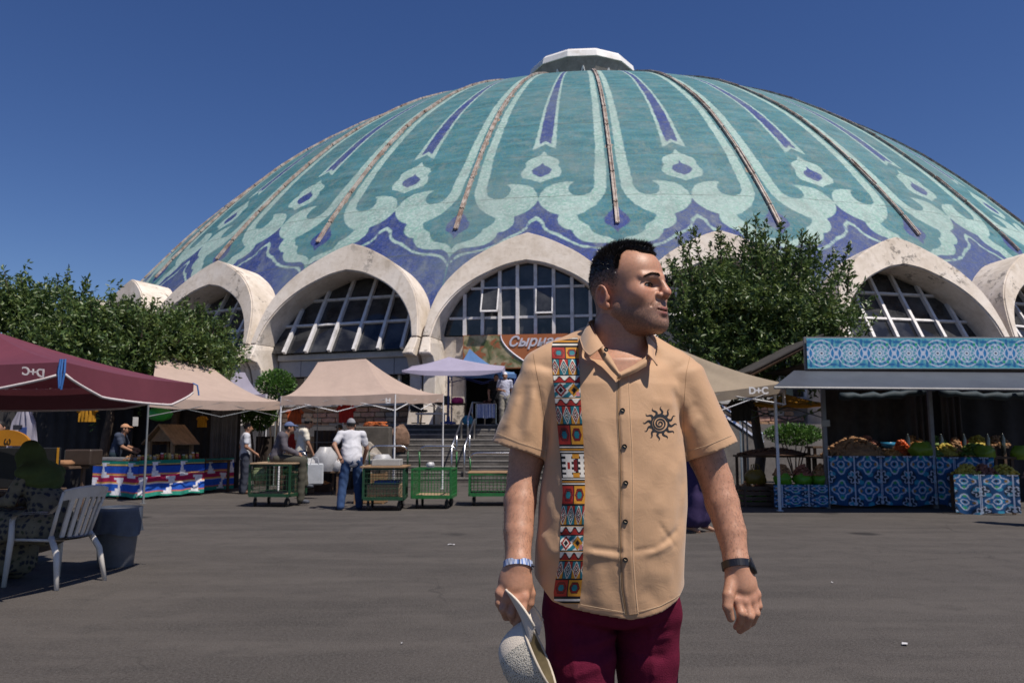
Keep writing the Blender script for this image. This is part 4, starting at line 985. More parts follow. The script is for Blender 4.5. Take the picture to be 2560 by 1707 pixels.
for i, (m_, lab, r_, sh) in enumerate(((POT, 'heap of brown nuts on the jar table', .16, (1, .8, .8)), (YLW, 'heap of yellow dried fruit on the jar table', .15, (1, .9, .7)), (APR, 'heap of orange dried apricots on the jar table', .17, (1, .9, .6)), (GRN, 'heap of pistachios with greens on the jar table', .14, (1, .8, .7)), (ONI, 'heap of dark red dried fruit on the jar table', .15, (1, 1, .8)))):
    p = tB + d_ * (.22 + i * .38) + nrm * .52; tag(heap('dried_fruit_heap', (p.x, p.y, .823), r_, r_, .12, 60, .022, m_, lab, 'dried fruit', 60 + i, sh), kind=None)
for i in range(5):
    p = tA.lerp(tB, .12 + .19 * i) + Vector((0, .35, 0)); put('tray', MB().cbox(-.1, .1, -.16, .16, 0, .07, .01), M('tray_grey', (.16, .16, .17), .5, .15, 8), 'grey tray of goods on the table end by the parasol', 'tray', (p.x, p.y, .812), 0, 'grey trays on the table end')
# wooden birdhouse-like kiosk
wh = empty('wooden_playhouse', (xat(428, 18.9), 18.9, .79), -.35, 'small wooden house with a slatted pitched roof standing on the stall', 'wooden house')
W_, Dp, Hh = .33, .3, .44
for sx in (-1, 1):
    for sy in (-1, 1): MB().box(sx * W_ - .035, sx * W_ + .035, sy * Dp - .035, sy * Dp + .035, 0, Hh).build('corner_post', WOOD, wh)
for i in range(4): MB().box(-W_ + .04, W_ - .04, Dp - .02, Dp + .005, .05 + i * .1, .135 + i * .1).build('board', DWOOD, wh)
for s in (-1, 1):
    for i in range(7):
        y0 = -Dp - .12 + i * (2 * Dp + .24) / 7; y1 = y0 + (2 * Dp + .24) / 7 - .012
        mb = MB(); mb.add([(s * (W_ + .14), y0, Hh - .08), (s * (W_ + .14), y1, Hh - .08), (0, y1, Hh + .36), (0, y0, Hh + .36), (s * (W_ + .14), y0, Hh - .055), (s * (W_ + .14), y1, Hh - .055), (0, y1, Hh + .39), (0, y0, Hh + .39)], [(0, 1, 2, 3), (4, 7, 6, 5), (0, 4, 5, 1), (1, 5, 6, 2), (2, 6, 7, 3), (3, 7, 4, 0)]); mb.build('roof_slat', WOOD, wh)
MB().add([(-W_, -Dp, Hh), (W_, -Dp, Hh), (0, -Dp, Hh + .34), (-W_, -Dp + .02, Hh), (W_, -Dp + .02, Hh), (0, -Dp + .02, Hh + .34)], [(0, 1, 2), (3, 5, 4), (0, 3, 4, 1), (1, 4, 5, 2), (2, 5, 3, 0)]).build('gable', WOOD, wh)
table('market_table', Vector((xat(385, 18.5), 18.5, 0)), Vector((xat(585, 19.9), 19.9, 0)), .9, .78, DWOOD, 'dark counter carrying the small wooden house')
# backs of the stalls; near-black sheets stand in for shade under the canopies
curtain('stall_backing', (xat(-60, 19.8), 19.8), (xat(330, 20.8), 20.8), 0, 2.25, SHADECLOTH, 'added black sheet standing in for shade behind the burgundy parasol')  # added sheet, its near-black colour stands in for canopy shade
curtain('stall_backing', (xat(330, 21.3), 21.3), (xat(600, 21.6), 21.6), 0, 2.3, SHADECLOTH, 'added black sheet standing in for shade behind the wooden house stall')  # second added sheet, coloured as the darkness under the gazebo
curtain('stall_backing', (xat(525, 20.4), 20.4), (xat(592, 20.6), 20.6), .7, 2.2, GREYCLOTH, 'grey curtain panel beside the small wooden house', 6, .04)
curtain('stall_backing', (xat(640, 22.3), 22.3), (xat(790, 22.9), 22.9), 0, 1.35, M('brown_dark', (.035, .025, .02), .9, .3, 3), 'dark brown cloth behind the standing shoppers', 9, .04)
curtain('stall_backing', (xat(785, 21.0), 21.0), (xat(905, 21.2), 21.2), 0, 1.5, M('brown_shade', (.05, .04, .034), .9, .3, 3), 'added dark brown sheet covering the pale wall behind the produce table', 9, .04)  # added sheet that darkens the view by hiding the pale terrace wall
def garment(name, px, py, Y, w, h, mat, label, sleeves=True, trap=1.0):
    c = at(px, py, Y); root = empty(name, (c.x, c.y, c.z), 0, label, 'clothing'); P = []
    for t in np.linspace(0, 1, 7):
        ww = w * (.55 + .45 * min(1, t * 3)) * (1 + (trap - 1) * t); P.append([Vector((ww * (2 * j / 12 - 1), -.05 * sin(pi * j / 12) - .03 * sin(j * 2.2 + t * 2), -h * t)) for j in range(13)])
    b = MB().grid(P); b.grid([[p + Vector((0, .05, 0)) for p in r] for r in P]); b.build('cloth', mat, root, smooth=True)
    if sleeves:
        for s in (-1, 1): MB().tube([(s * w * .75, 0, -.03), (s * w * 1.25, -.01, -h * .32)], [w * .28, w * .25], 8).build('sleeve', mat, root, smooth=True)
    MB().tube([(0, 0, .06), (0, 0, 0), (w * .5, 0, -.03), (-w * .5, 0, -.03), (0, 0, 0)], .006, 5).build('hanger', DGREY, root)
    return root
OY = M('shirt_yellow', (.50, .24, .015), .85, .1, 8, trans=.2)
garment('hanging_shirt', 219, 1017, 17.5, .17, .32, OY, 'orange yellow shirt hanging in the dark stall by the seller'); garment('hanging_shirt', 506, 1040, 19.2, .1, .26, OY, 'small orange yellow shirt hanging by the wooden house')
wcl = garment('hanging_sheet', 62, 1018, 12.2, .14, .66, M('sheet_white', (.40, .38, .46), .85, .08, 8, trans=.2), 'pale sheet with dark printed marks hanging behind the parasol', False, 1.6)
for (x, z, w, h, m_) in ((-.02, -.3, .07, .035, M('print_black', (.02, .02, .03), .8, .1, 9)), (.07, -.38, .05, .08, M('print_navy', (.03, .06, .2), .8, .1, 9)), (-.03, -.55, .05, .05, M('print_black')), (.04, -.47, .03, .06, M('print_navy'))): MB().cbox(x - w, x + w, -.115, -.105, z - h, z + h, .004).build('printed_mark', m_, wcl)
garment('hanging_jacket', 866, 1012, 19.3, .17, .42, M('jacket_red', (.33, .02, .02), .85, .2, 8), 'red jacket hanging under the central gazebo'); garment('hanging_shirt', 737, 1022, 19.5, .16, .36, M('shirt_red_orange', (.42, .08, .02), .85, .3, 5), 'red and orange shirt hanging above the capped shoppers', True)
put('price_card', MB().cbox(-.06, .06, -.004, .004, 0, .2, .002), M('paper', (.55, .53, .5), .9, .1, 9), 'white paper notice pinned beside the seller', 'notice', at(338, 1065, 18.0))
# green net bag of balls
b = MB(); b.blob((0, 0, 0), (.28, .2, .16), 3, 8, 12, .1); put('beach_ball_bag', b, M('ball_green', (.03, .32, .05), .4, .3, 3), 'bright green inflatable bundle above the wooden house', 'inflatable', at(400, 1035, 18.6), 0, smooth=True)
# counter with breads behind the parasol
table('market_table', Vector((xat(95, 12.5), 12.5, 0)), Vector((xat(232, 13.4), 13.4, 0)), .7, .85, DWOOD, 'dark counter with bread behind the seated woman')
for i, (px, py) in enumerate(((140, 1105), (168, 1104))):
    c_ = at(px, py, 12.9); b = MB(); b.lathe([(.03, 0), (.12, .02), (.13, .06), (.08, .1), (.02, .09)], 14); put('bread', b, M('bread_crust', (.30, .15, .07), .8, .25, 9), 'round bread loaf on the dark counter', 'bread', (c_.x, c_.y, .857), 0, 'bread loaves on the dark counter', smooth=True)
put('display_case', MB().cbox(-.22, .22, -.2, .2, 0, .26, .02), M('case_brown', (.045, .03, .022), .4, .2, 6), 'brown display box on the bread counter', 'box', (xat(200, 13.3), 13.45, .857))
# ================================================================ drink cart, chair and bin under the parasol
cart = empty('drinks_cart', (-5.55, 8.6, 0), .05, 'black drinks cart with a yellow tiled counter under the burgundy parasol', 'cart'); BLK = M('black_panel', (.012, .012, .013), .5, .2, 4)
MB().cbox(-.68, .66, -.25, .3, .12, .72, .01).build('cabinet', M('cabinet_dark', (.03, .018, .012), .6, .3, 3), cart); MB().cbox(-.72, .7, -.42, .34, .725, .765, .008).build('counter', DWOOD, cart); MB().cbox(-.68, .68, .12, .2, .77, 1.2, .008).build('screen_panel', BLK, cart)
for i in range(7):
    for j in range(2): MB().cbox(-.1 + i * .105, -.005 + i * .105, -.38 + j * .105, -.285 + j * .105, .766, .774, .002).build('tile', M('tile_yellow%d' % ((i + j) % 2), (.36, .26, .12) if (i + j) % 2 else (.2, .15, .09), .5, .15, 9), cart)
MB().box(.68, .695, .1, .12, .72, 1.2).build('edge_strip', OY, cart)
for x in (-.5, .5): MB().lathe([(.06, -.03), (.1, -.03), (.1, .03), (.06, .03)], 14, mat=Matrix.Translation((x, 0, .1)) @ Matrix.Rotation(pi / 2, 4, 'X')).build('wheel', RUB, cart)
rs = empty('round_sign', (xat(5, 8.55), 8.62, 1.22), 0, 'round orange sign standing on the black drinks cart', 'sign'); n = 28
MB().prism([(.27 * cos(pi * i / n), .27 * sin(pi * i / n) * .62) for i in range(n + 1)], -.02, .02, lambda u, v, w: Vector((u, w, v))).build('disc', M('sign_amber', (.40, .17, .012), .5, .1, 4), rs); o = obj('lettering', text_mesh('ω', .1, .002), BLK, rs); o.location = (-.01, -.024, .02); o.rotation_euler = (pi / 2, 0, 0)
b = MB(); b.lathe([(.035, 0), (.037, .1), (.034, .17), (.015, .22), (.015, .25)], 12); put('water_bottle', b, M('bottle_blue', (.12, .2, .28), .12, .1, 9, spec=.8), 'clear blue water bottle on the ground by the drinks cart', 'bottle', (-4.72, 7.85, 0), 0, smooth=True)
def chair(loc, rz, label):
    """one-piece white plastic armchair; local front = -Y"""
    root = empty('plastic_chair', loc, rz, label, 'chair'); m_ = M('chair_plastic', (.62, .58, .53), .45, .08, 6, dirt=(.45, .40, .34)); w = .24
    P = []
    for i in range(9):
        t = i / 8; y = -.23 + .45 * t; P.append([Vector((w * (1.02 - .12 * t) * (2 * j / 10 - 1), y, .43 - .025 * sin(pi * t) - .015 * sin(pi * j / 10) - (.03 if i == 0 else 0))) for j in range(11)])
    b = MB().grid(P).grid([[p - Vector((0, 0, .014)) for p in r] for r in P]); b.build('seat', m_, root, smooth=True)
    MB().tube([(-w, -.23, .405), (0, -.245, .40), (w, -.23, .405)], .014, 6).tube([(-w, -.23, .405), (-w * .9, .2, .41)], .014, 6).tube([(w, -.23, .405), (w * .9, .2, .41)], .014, 6).build('apron', m_, root, smooth=True)
    def bk(x, t):   # back surface: x -1..1, t 0..1
        return Vector((x * (w * .88 + .03 * t), .2 + .13 * t + .02 * t * t - .05 * x * x, .43 + .41 * t + .03 * (1 - x * x) * t * t))
    for s in np.linspace(-.62, .62, 5):
        P = [[bk(s + dx, t) for dx in (-.085, -.03, .03, .085)] for t in np.linspace(0, .84, 8)]; MB().grid(P).grid([[p + Vector((0, .013, -.002)) for p in r] for r in P]).build('back_slat', m_, root, smooth=True)
    P = [[bk(x, t) for x in np.linspace(-1, 1, 17)] for t in (.8, .88, .95, 1.0)]; MB().grid(P).grid([[p + Vector((0, .016, -.003)) for p in r] for r in P]).tube(P[-1], .012, 6).build('back_rail', m_, root, smooth=True)
    for s in (-1, 1):
        MB().tube([bk(s, 0), bk(s, .5), bk(s, .98)], [.018, .016, .014], 6).build('back_side', m_, root, smooth=True)
        arm = [bk(s, .72), bk(s, .58) + Vector((s * .03, -.06, -.01)), Vector((s * .285, .1, .665)), Vector((s * .29, -.1, .65)), Vector((s * .28, -.2, .63)), Vector((s * .27, -.235, .57))]
        P = []
        for i, p in enumerate(arm): P.append([p + Vector((dx, 0, -.003 * abs(dx) / .02)) for dx in (-.024, -.01, .01, .024)])
        MB().grid(P).grid([[p - Vector((0, 0, .014)) for p in r] for r in P]).build('armrest', m_, root, smooth=True)
        MB().tube([(s * .27, -.235, .59), (s * .265, -.24, .42), (s * .285, -.265, 0)], [.022, .028, .02], 7).build('leg', m_, root, smooth=True)
        MB().tube([tuple(bk(s, .02)), (s * .235, .25, .3), (s * .265, .31, 0)], [.026, .028, .02], 7).build('leg', m_, root, smooth=True)
    return root
chair((-4.13, 7.5, 0), radians(-108), 'white plastic armchair under the burgundy parasol')
bp = gnd(268, 1420); bn = empty('waste_bin', (bp.x, bp.y + .17, 0), 0, 'grey waste bin lined with a clear bag behind the plastic chair', 'bin')
MB().lathe([(.165, 0), (.17, .01), (.215, .53), (.225, .55), (.225, .57), (.2, .56), (.15, .03)], 22, cap=False).build('bucket', M('bin_grey', (.12, .125, .14), .5, .15, 6), bn, smooth=True)
b = MB(); P = []
for i in range(8):
    t = i / 7; P.append([Vector(((.232 + .02 * sin(7 * a + t * 3) * t + .012 * sin(15 * a)) * cos(a), (.232 + .02 * sin(7 * a + t * 3) * t) * sin(a), .595 - .27 * t + .02 * sin(3 * a) * t)) for a in np.linspace(0, 2 * pi, 33)])
b.grid(P); b.build('bin_liner', plastic('liner', (.17, .2, .26), .5), bn, smooth=True)
# ================================================================ centre: goods under the gazebo
table('market_table', Vector((xat(735, 18.2), 18.3, 0)), Vector((xat(852, 18.6), 18.7, 0)), .7, .55, DWOOD, 'low produce table behind the man with the shopping bag')
for i, (px, Y, z, r, h, m_, lab) in enumerate(((772, 18.6, .55, .2, .3, PB_WHITE, 'white plastic sack on the low produce table'), (815, 18.7, .55, .24, .55, PB_WHITE, 'tall bundle of clear plastic sacks on the produce table'), (842, 18.8, .55, .17, .3, PB_WHITE, 'knotted white sack beside the bundle of plastic sacks'), (650, 19.5, .3, .2, .3, plastic('bag_pale_green', (.3, .36, .2)), 'pale green sack behind the trolley with the seated man'), (870, 18.9, .55, .2, .22, PB_WHITE, 'white sack beside the bucket on the produce table'))): bag('plastic_sack', (xat(px, Y), Y, z), r, h, m_, lab, False, 20 + i, True)
for i, (px, lab) in enumerate(((783, 'wicker basket of onions nearest the shopping bag'), (812, 'wicker basket of onions beside the blue trousers'))):
    c_ = gnd(px, 1229); crate((c_.x, c_.y, 0), .15, .17, .22, .1, DWOOD, lab, 4); heap('onions', (c_.x, c_.y, .17), .13, .15, .08, 45, .03, APR, 'golden onions filling the ' + lab.split(' of ')[0] + ' ' + lab.split('onions ')[1], 'onions', 90 + i)
bk_ = empty('bucket', (xat(922, 16.2), 16.6, .62), 0, 'white plastic bucket behind the loaded trolley', 'bucket'); MB().lathe([(.09, 0), (.12, .24), (.125, .25)], 16).build('tub', LIDW, bk_, smooth=True); MB().tube([(-.12, 0, .24), (-.09, 0, .34), (0, 0, .38), (.09, 0, .34), (.12, 0, .24)], .008, 5).build('handle', LIDW, bk_)
crate((xat(922, 16.2), 16.6, 0), .3, .25, .3, 0, WOOD, 'upright wooden crate under the white bucket, lower of two'); crate((xat(922, 16.2), 16.6, .31), .3, .25, .3, .04, WOOD, 'upright wooden crate under the white bucket, upper of two')
crate((xat(745, 19.3), 19.3, 0), .35, .3, .5, 0, DWOOD, 'tall dark crate behind the man in the cream shirt'); b = heap('greens', (xat(745, 19.3), 19.3, .48), .3, .26, .22, 110, .05, GRN, 'leafy greens piled on the tall dark crate', 'vegetables', 31)
sh = empty('metal_rack', (xat(790, 19.8), 19.9, 0), 0, 'thin metal display rack under the central gazebo', 'rack')
for x in (-.5, 0, .5): MB().tube([(x, 0, 0), (x, 0, 2.1)], .013, 5).build('post', DGREY, sh)
for z in (1.2, 1.6, 2.05): MB().tube([(-.5, 0, z), (.5, 0, z)], .01, 5).build('bar', DGREY, sh)
# stone planter, carrots on the ledge of the terrace
c_ = at(905, 1080, 23.2); b = MB(); b.blob((0, 0, 0), (.55, .4, .62), 5, 8, 10, .18); put('boulder', b, stone_ms[3], 'grey boulder beside the stairs behind the trolleys', 'boulder', (c_.x, c_.y, .55)); b = MB(); b.blob((0, 0, 0), (.3, .25, .42), 8, 8, 10, .15); put('boulder', b, stone_ms[4], 'brown boulder at the pillar foot beside the stairs', 'boulder', (xat(1000, 25.2), 25.2, 1.3))
c_ = at(938, 1066, 23.5); wl_ = put('low_wall', MB().cbox(-.55, .45, -.2, .35, 0, c_.z, .03), M('ledge_dark', (.09, .08, .07), .9, .3, 3, bump=.4), 'low concrete ledge with carrots at the side of the stairs', 'wall', (c_.x, c_.y, 0)); rg = random.Random(2)
for i in range(16):
    x = c_.x - .25 + i * .034; b = MB(); a = rg.uniform(-.3, .3); b.tube([(-.11, 0, 0), (0, 0, .005), (.12, 0, 0)], [.022, .02, .004], 7); put('carrot', b, CAR, 'orange carrot in the bunch on the concrete ledge', 'carrot', (x, c_.y - .02 + rg.uniform(-.08, .08), c_.z + .025 + .045 * (i % 3)), a + rg.choice((0, 3.14)), 'carrots on the ledge', smooth=True)
# terrace stall under the lilac parasol
table('market_table', Vector((xat(1075, 26.3), 26.9, TERR)), Vector((xat(1165, 26.3), 27.0, TERR)), .8, .7, DWOOD, 'dark table of goods under the lilac parasol').location.z = TERR
tz = TERR + .7
bag('plastic_bag', (xat(1143, 27.2), 27.2, tz), .2, .2, plastic('bag_pink', (.6, .04, .25)), 'bright pink bag on the table under the lilac parasol', False, 3); bag('plastic_bag', (xat(1168, 26.6), 26.7, TERR), .2, .28, plastic('bag_cyan', (.06, .3, .45)), 'cyan and yellow bag on the floor by the table under the lilac parasol', False, 5)
put('box', MB().cbox(-.3, .3, -.25, .25, 0, .25, .01), M('box_dark', (.05, .055, .05), .7, .3, 4), 'dark box on the table under the lilac parasol', 'box', (xat(1100, 27.2), 27.3, tz))
put('bench', MB().cbox(-.5, .5, -.15, .15, .3, .36, .01).box(-.45, -.4, -.1, .1, 0, .3).box(.4, .45, -.1, .1, 0, .3), ledge_m, 'pale low bench at the top of the stairs', 'bench', (xat(1075, 26.2), 26.3 + .2, TERR * 10 / 11 + .16))
put('office_chair', MB().cbox(-.25, .25, -.25, .25, .42, .5, .03).cbox(-.24, .24, .2, .28, .5, 1.05, .03).tube([(0, 0, .05), (0, 0, .42)], .03, 8).tube([(-.25, 0, .05), (.25, 0, .05)], .02, 6).tube([(0, -.25, .05), (0, .25, .05)], .02, 6), BLK, 'black office chair at the top of the stairs', 'chair', (xat(1045, 27.6), 27.7, TERR), .4)
def stripes(u, v):
    c = np.empty(u.shape + (3,)); c[:] = srgb('#d5d8e0')[:3]; c[((u / .055) % 1) < .45] = srgb('#3a62b5')[:3]; return c
for i in range(5):
    x = xat(1196 + i * 9, 26.9); o = cloth_sheet('apron', (x - .06, 26.95 - .01 * i), (x + .07, 26.9 - .01 * i), TERR + .2, TERR + .66, stripes, 'blue and white striped apron hanging at the terrace edge', 'apron', .012, .03, None, .02, i * 2.1, i * .3); o['group'] = 'striped aprons on the terrace'
MB_ = MB().tube([(xat(1190, 26.95), 26.95, TERR + .67), (xat(1240, 26.9), 26.9, TERR + .67)], .012, 5).tube([(xat(1190, 26.95), 26.95, TERR), (xat(1190, 26.95), 26.95, TERR + .67)], .012, 5).tube([(xat(1240, 26.9), 26.9, TERR), (xat(1240, 26.9), 26.9, TERR + .67)], .012, 5); put('garment_rail', MB_, steel, 'steel rail holding striped aprons', 'rail')
garment('hanging_jacket', 1225, 1000, 27.3, .18, .3, M('jacket_brown', (.08, .03, .02), .85, .2, 8), 'dark red garments hanging above the striped aprons')
# ================================================================ right vegetable stall
SY = 15.4
rs_ = empty('vegetable_stall', (xat(2062, SY), SY, 0), -.0, 'vegetable stall with a slate blue metal canopy and timber frame', 'stall'); ox = rs_.location.x
SLATE = M('canopy_slate', (.055, .062, .08), .5, .15, 1.5, spec=.4); MET = M('post_grey', (.17, .17, .18), .5, .2, 3)
def rl3(p): return Vector(p) - rs_.location
e0_, e1_ = at(1935, 966, 13.7), at(2700, 972, 13.7); f0_, f1_ = at(1985, 926, 15.0), at(2700, 932, 15.0); g0_, g1_ = at(1880, 985, 15.0), at(2013, 870, 17.2)
P = [[rl3(e0_.lerp(e1_, j / 20)).lerp(rl3(f0_.lerp(f1_, j / 20)), t) for j in range(21)] for t in (0, .5, 1)]
MB().grid(P).grid([[p - Vector((0, 0, .02)) for p in r] for r in P]).build('canopy', SLATE, rs_)
MB().tube([rl3(e0_) - Vector((0, 0, .02)), rl3(e1_) - Vector((0, 0, .02))], .025, 6).build('gutter', MET, rs_)
for px, Y in ((2062, SY), (2330, SY), (2575, SY)):
    x = xat(px, Y) - ox; MB().box(x - .035, x + .035, -.035, .035, 0, 2.5).build('post', MET, rs_)
bx = xat(2062, SY) - ox; MB().cbox(-.07, .09, -.06, -.04, 1.52, 1.64, .004).build('junction_box', M('box_pale', (.3, .29, .27), .6, .1, 6), rs_)
# dark pitched roof behind the fascia
q0, q1 = at(1845, 945, 16.6), at(2016, 858, 16.6)
for i in range(5):
    a = rl3(q0) + Vector((0, -.9 + i * .42, -.02 * i)); b_ = rl3(q1) + Vector((0, -.9 + i * .42, .0)); MB().tube([a, b_], .035, 4).build('rafter', DWOOD, rs_)
a, b_ = rl3(q0), rl3(q1); MB().add([a + Vector((0, -.95, .05)), b_ + Vector((0, -.95, .05)), b_ + Vector((0, 1.2, .05)), a + Vector((0, 1.2, .05)), a + Vector((0, -.95, .08)), b_ + Vector((0, -.95, .08)), b_ + Vector((0, 1.2, .08)), a + Vector((0, 1.2, .08))], [(0, 1, 2, 3), (4, 7, 6, 5), (0, 4, 5, 1), (1, 5, 6, 2), (2, 6, 7, 3), (3, 7, 4, 0)]).build('roof_sheet', M('roof_dark', (.05, .045, .042), .8, .3, 3), rs_)
MB().box(-.2, 6.5, .4, 3.2, 2.72, 2.76).build('roof_deck', M('roof_dark'), rs_)
# tile pattern fascia
fa, fb = at(2016, 845, 14.95), at(2700, 856, 14.95); fz0 = at(2016, 921, 14.95).z
o = cloth_sheet('tile_banner', (fa.x, 14.95), (fb.x, 14.95), fz0, fa.z, rosette, 'long blue tile pattern banner with rosettes above the slate canopy', 'banner', .009, .0, PRN2, 0, 0, 0)
MB().box(fa.x - .03, fb.x, 14.99, 15.05, fz0 - .02, fa.z + .03).build('backing_board', MET, o, loc=None)
# counter fronts
za = .97; y_ = SY - .1
stx0, stx1 = xat(2066, y_), xat(2335, y_)
table('market_table', Vector((stx0, y_ + .08, 0)), Vector((stx1 + 1.6, y_ + .08, 0)), 1.2, .95, DWOOD, 'long dark counter of the vegetable stall')
cloth_sheet('stall_cloth', (stx0, y_), (stx1, y_), .06, za, lattice, 'blue mosaic print cloth on the tall counter below the potatoes', 'tablecloth', .012, .012, None, .03, 1.0)
cloth_sheet('stall_cloth', (stx1 + .01, y_ - .02), (stx1 + .95, y_ - .25), .05, za - .02, lattice, 'crumpled blue mosaic cloth beside the counter corner post', 'tablecloth', .012, .03, None, .05, 2.0, .2)
cloth_sheet('stall_cloth', (xat(2378, 14.2), 14.2), (xat(2540, 13.9), 13.9), .02, .68, lattice, 'low crumpled blue mosaic cloth on the stall bench at the far corner', 'tablecloth', .012, .03, None, .05, 3.0, .1)
table('market_table', Vector((xat(2382, 14.3), 14.3, 0)), Vector((xat(2536, 14.0), 14.0, 0)), .8, .66, DWOOD, 'low bench of the stall behind the low mosaic cloth')
lx0, lx1 = xat(1930, y_), xat(2064, y_)
table('market_table', Vector((lx0, y_ + .03, 0)), Vector((lx1, y_ + .03, 0)), .7, .42, DWOOD, 'low bench carrying the green potato bags'); cloth_sheet('stall_cloth', (lx0, y_), (lx1, y_), .03, .44, lattice, 'short blue mosaic cloth under the three green potato bags', 'tablecloth', .012, .012, None, .02, 4.0, .35)
table('market_table', Vector((xat(1850, 16.8), 16.6, 0)), Vector((xat(2062, 16.8), 16.6, 0)), .8, .95, DWOOD, 'back counter of the stall beyond the green potato bags')
heap('onions', (xat(1935, 16.9), 17.0, .955), .75, .3, .13, 330, .04, M('dark_onion', (.10, .05, .03), .7, .3, 9), 'dark heap of onions on the back counter beyond the green bags', 'onions', 71)
for i, px in enumerate((1951, 2000, 2046)):
    x = xat(px, y_ + .3); bag('potato_bag', (x, y_ + .25, .425), .185, .22, PB_GREEN, ('open green bag of potatoes nearest the gazebo pole', 'open green bag of reddish potatoes between two others', 'open green bag of potatoes against the stall post')[i], False, 50 + i); heap('potatoes', (x, y_ + .25, .60), .17, .14, .2, 60, .035, (POT, ONI, POT)[i], ('potatoes heaped in the green bag nearest the gazebo pole', 'reddish potatoes heaped in the middle green bag', 'potatoes heaped in the green bag by the stall post')[i], 'potatoes', 72 + i)
for i, px in enumerate((1872, 1908)):
    g_ = gnd(px, 1264); bag('potato_bag', (g_.x, g_.y + .15, 0), .16, .3, PB_GREEN, ('bright green bag of beets on the ground behind the gazebo pole', 'bright green bag on the ground against the gazebo pole')[i], False, 60 + i); heap('beets', (g_.x, g_.y + .15, .26), .16, .14, .18, 55, .035, (POT, ONI)[i], ('brown roots heaped in the bag behind the gazebo pole', 'dark red beets heaped in the bag against the gazebo pole')[i], 'vegetables', 82 + i)
bag('plastic_bag', (xat(1885, 15.9), 15.9, .42), .19, .27, PB_YEL, 'yellow plastic bag with handles behind the gazebo pole', True, 66)
crate((xat(1885, 15.9), 15.9, 0), .3, .25, .42, 0, DWOOD, 'dark crate under the yellow plastic bag')
heap('potatoes', (xat(2130, 15.9), 15.85, .965), .62, .4, .36, 420, .04, POT, 'large heap of brown potatoes on the mosaic cloth counter', 'potatoes', 91)
for i, (px, m_, r_, h, lab, cat) in enumerate(((2215, APR, .2, .12, 'orange apricots beside the potato heap', 'fruit'), (2250, PEP, .2, .3, 'red orange peppers in a pile before the blue bowl', 'peppers'), (2305, GRN, .28, .26, 'green leafy vegetables by the stall post', 'vegetables'), (2360, YLW, .3, .22, 'yellow green fruit beyond the stall post', 'fruit'), (2425, GRN, .34, .24, 'dark green herbs on the counter end', 'herbs'), (2385, POT, .15, .34, 'small mound of nuts behind the yellow fruit', 'nuts'))): heap('produce_heap', (xat(px, 15.9), 15.75 + .12 * (i % 2), .965), r_, r_ * .8, h, 120, .035, m_, lab, cat, 100 + i)
for i, (px, m_, lab) in enumerate(((2420, YLW, 'yellow fruit on the low bench'), (2460, ONI, 'dark red fruit on the low bench'), (2510, YLW, 'golden pears on the low bench end'))): heap('fruit_heap', (xat(px, 14.4), 14.5, .665), .24, .22, .17, 80, .035, m_, lab, 'fruit', 120 + i)
for i, (px, py) in enumerate(((2296, 1110), (2452, 1108), (2545, 1112))): bag('plastic_bag', (xat(px, 15.6), 15.5, .965 if i == 0 else .9), .2, .26, plastic('bag_lime', (.22, .33, .03)), ('lime green open bag on the counter by the stall post', 'lime green bag on the counter end', 'lime green bag beside the stall edge')[i], False, 70 + i)
put('bowl', MB().lathe([(.06, 0), (.12, .05), (.14, .12), (.125, .12), (.1, .05), (.02, .03)], 18), M('bowl_blue', (.03, .2, .36), .35, .1, 6), 'blue bowl standing on the potato counter', 'bowl', (xat(2228, 16.1), 16.25, 1.1), 0, smooth=True)
put('box', MB().cbox(-.15, .15, -.12, .12, 0, .13, .01), DWOOD, 'dark box under the blue bowl', 'box', (xat(2228, 16.1), 16.25, .965))
for i, px in enumerate((2268, 2352, 2408, 2468, 2505)):
    p_ = at(px, 1075 + 12 * (i % 2), 16.2); b = MB(); b.lathe([(.03, -.42), (.045, -.3), (.045, -.1), (.02, -.02), (.02, 0)], 10); put('glass_bottle', b, M('bottle_dark', (.03, .035, .03), .12, .2, 6, spec=.7), 'dark glass bottle behind the produce heaps', 'bottle', (p_.x, p_.y, .965 + .42), 0, 'bottles behind the produce heaps', smooth=True)
# tarpaulins
curtain('stall_tarp', (xat(2066, 17.3), 17.3), (xat(2320, 17.0), 17.0), .0, 2.6, BROWNTARP, 'brown tarpaulin behind the potato heap', 6, .07, 'tarpaulin'); curtain('stall_tarp', (xat(2320, 17.4), 17.4), (xat(2700, 17.2), 17.2), 0, 2.6, M('tarp_black', (.03, .026, .025), .9, .3, 1.2), 'blackish tarpaulin behind the greens', 5, .08, 'tarpaulin')
for i, (pa, pb, lab) in enumerate((((2100, 990), (2335, 972), 'rolled blue tarpaulin tied under the slate canopy'), ((2350, 980), (2600, 985), 'sagging blue tarpaulin roll at the stall end'))):
    a, b_ = at(*pa, 15.6), at(*pb, 15.6); pts = [a.lerp(b_, j / 14) - Vector((0, 0, .06 * sin(pi * j / 14) + .015 * sin(j * 2.3))) for j in range(15)]; put('tarp_roll', MB().tube(pts, [.07 + .015 * sin(j * 1.7) for j in range(15)], 8), M('tarp_blue', (.02, .036, .05), .7, .25, 5, bump=.4, bscale=12), lab, 'tarpaulin', smooth=True)
for i, (pa, pb) in enumerate((((2320, 1000), (2270, 1070)), ((2400, 1000), (2345, 1075)))): 
    a, b_ = at(*pa, 16.4), at(*pb, 16.4); curtain('stall_tarp', (a.x, 16.4), (a.x - .35, 16.5), b_.z - .3, a.z + .4, BROWNTARP, ('loose brown tarp flap by the stall post', 'loose brown tarp flap above the greens')[i], 3, .05, 'tarpaulin')
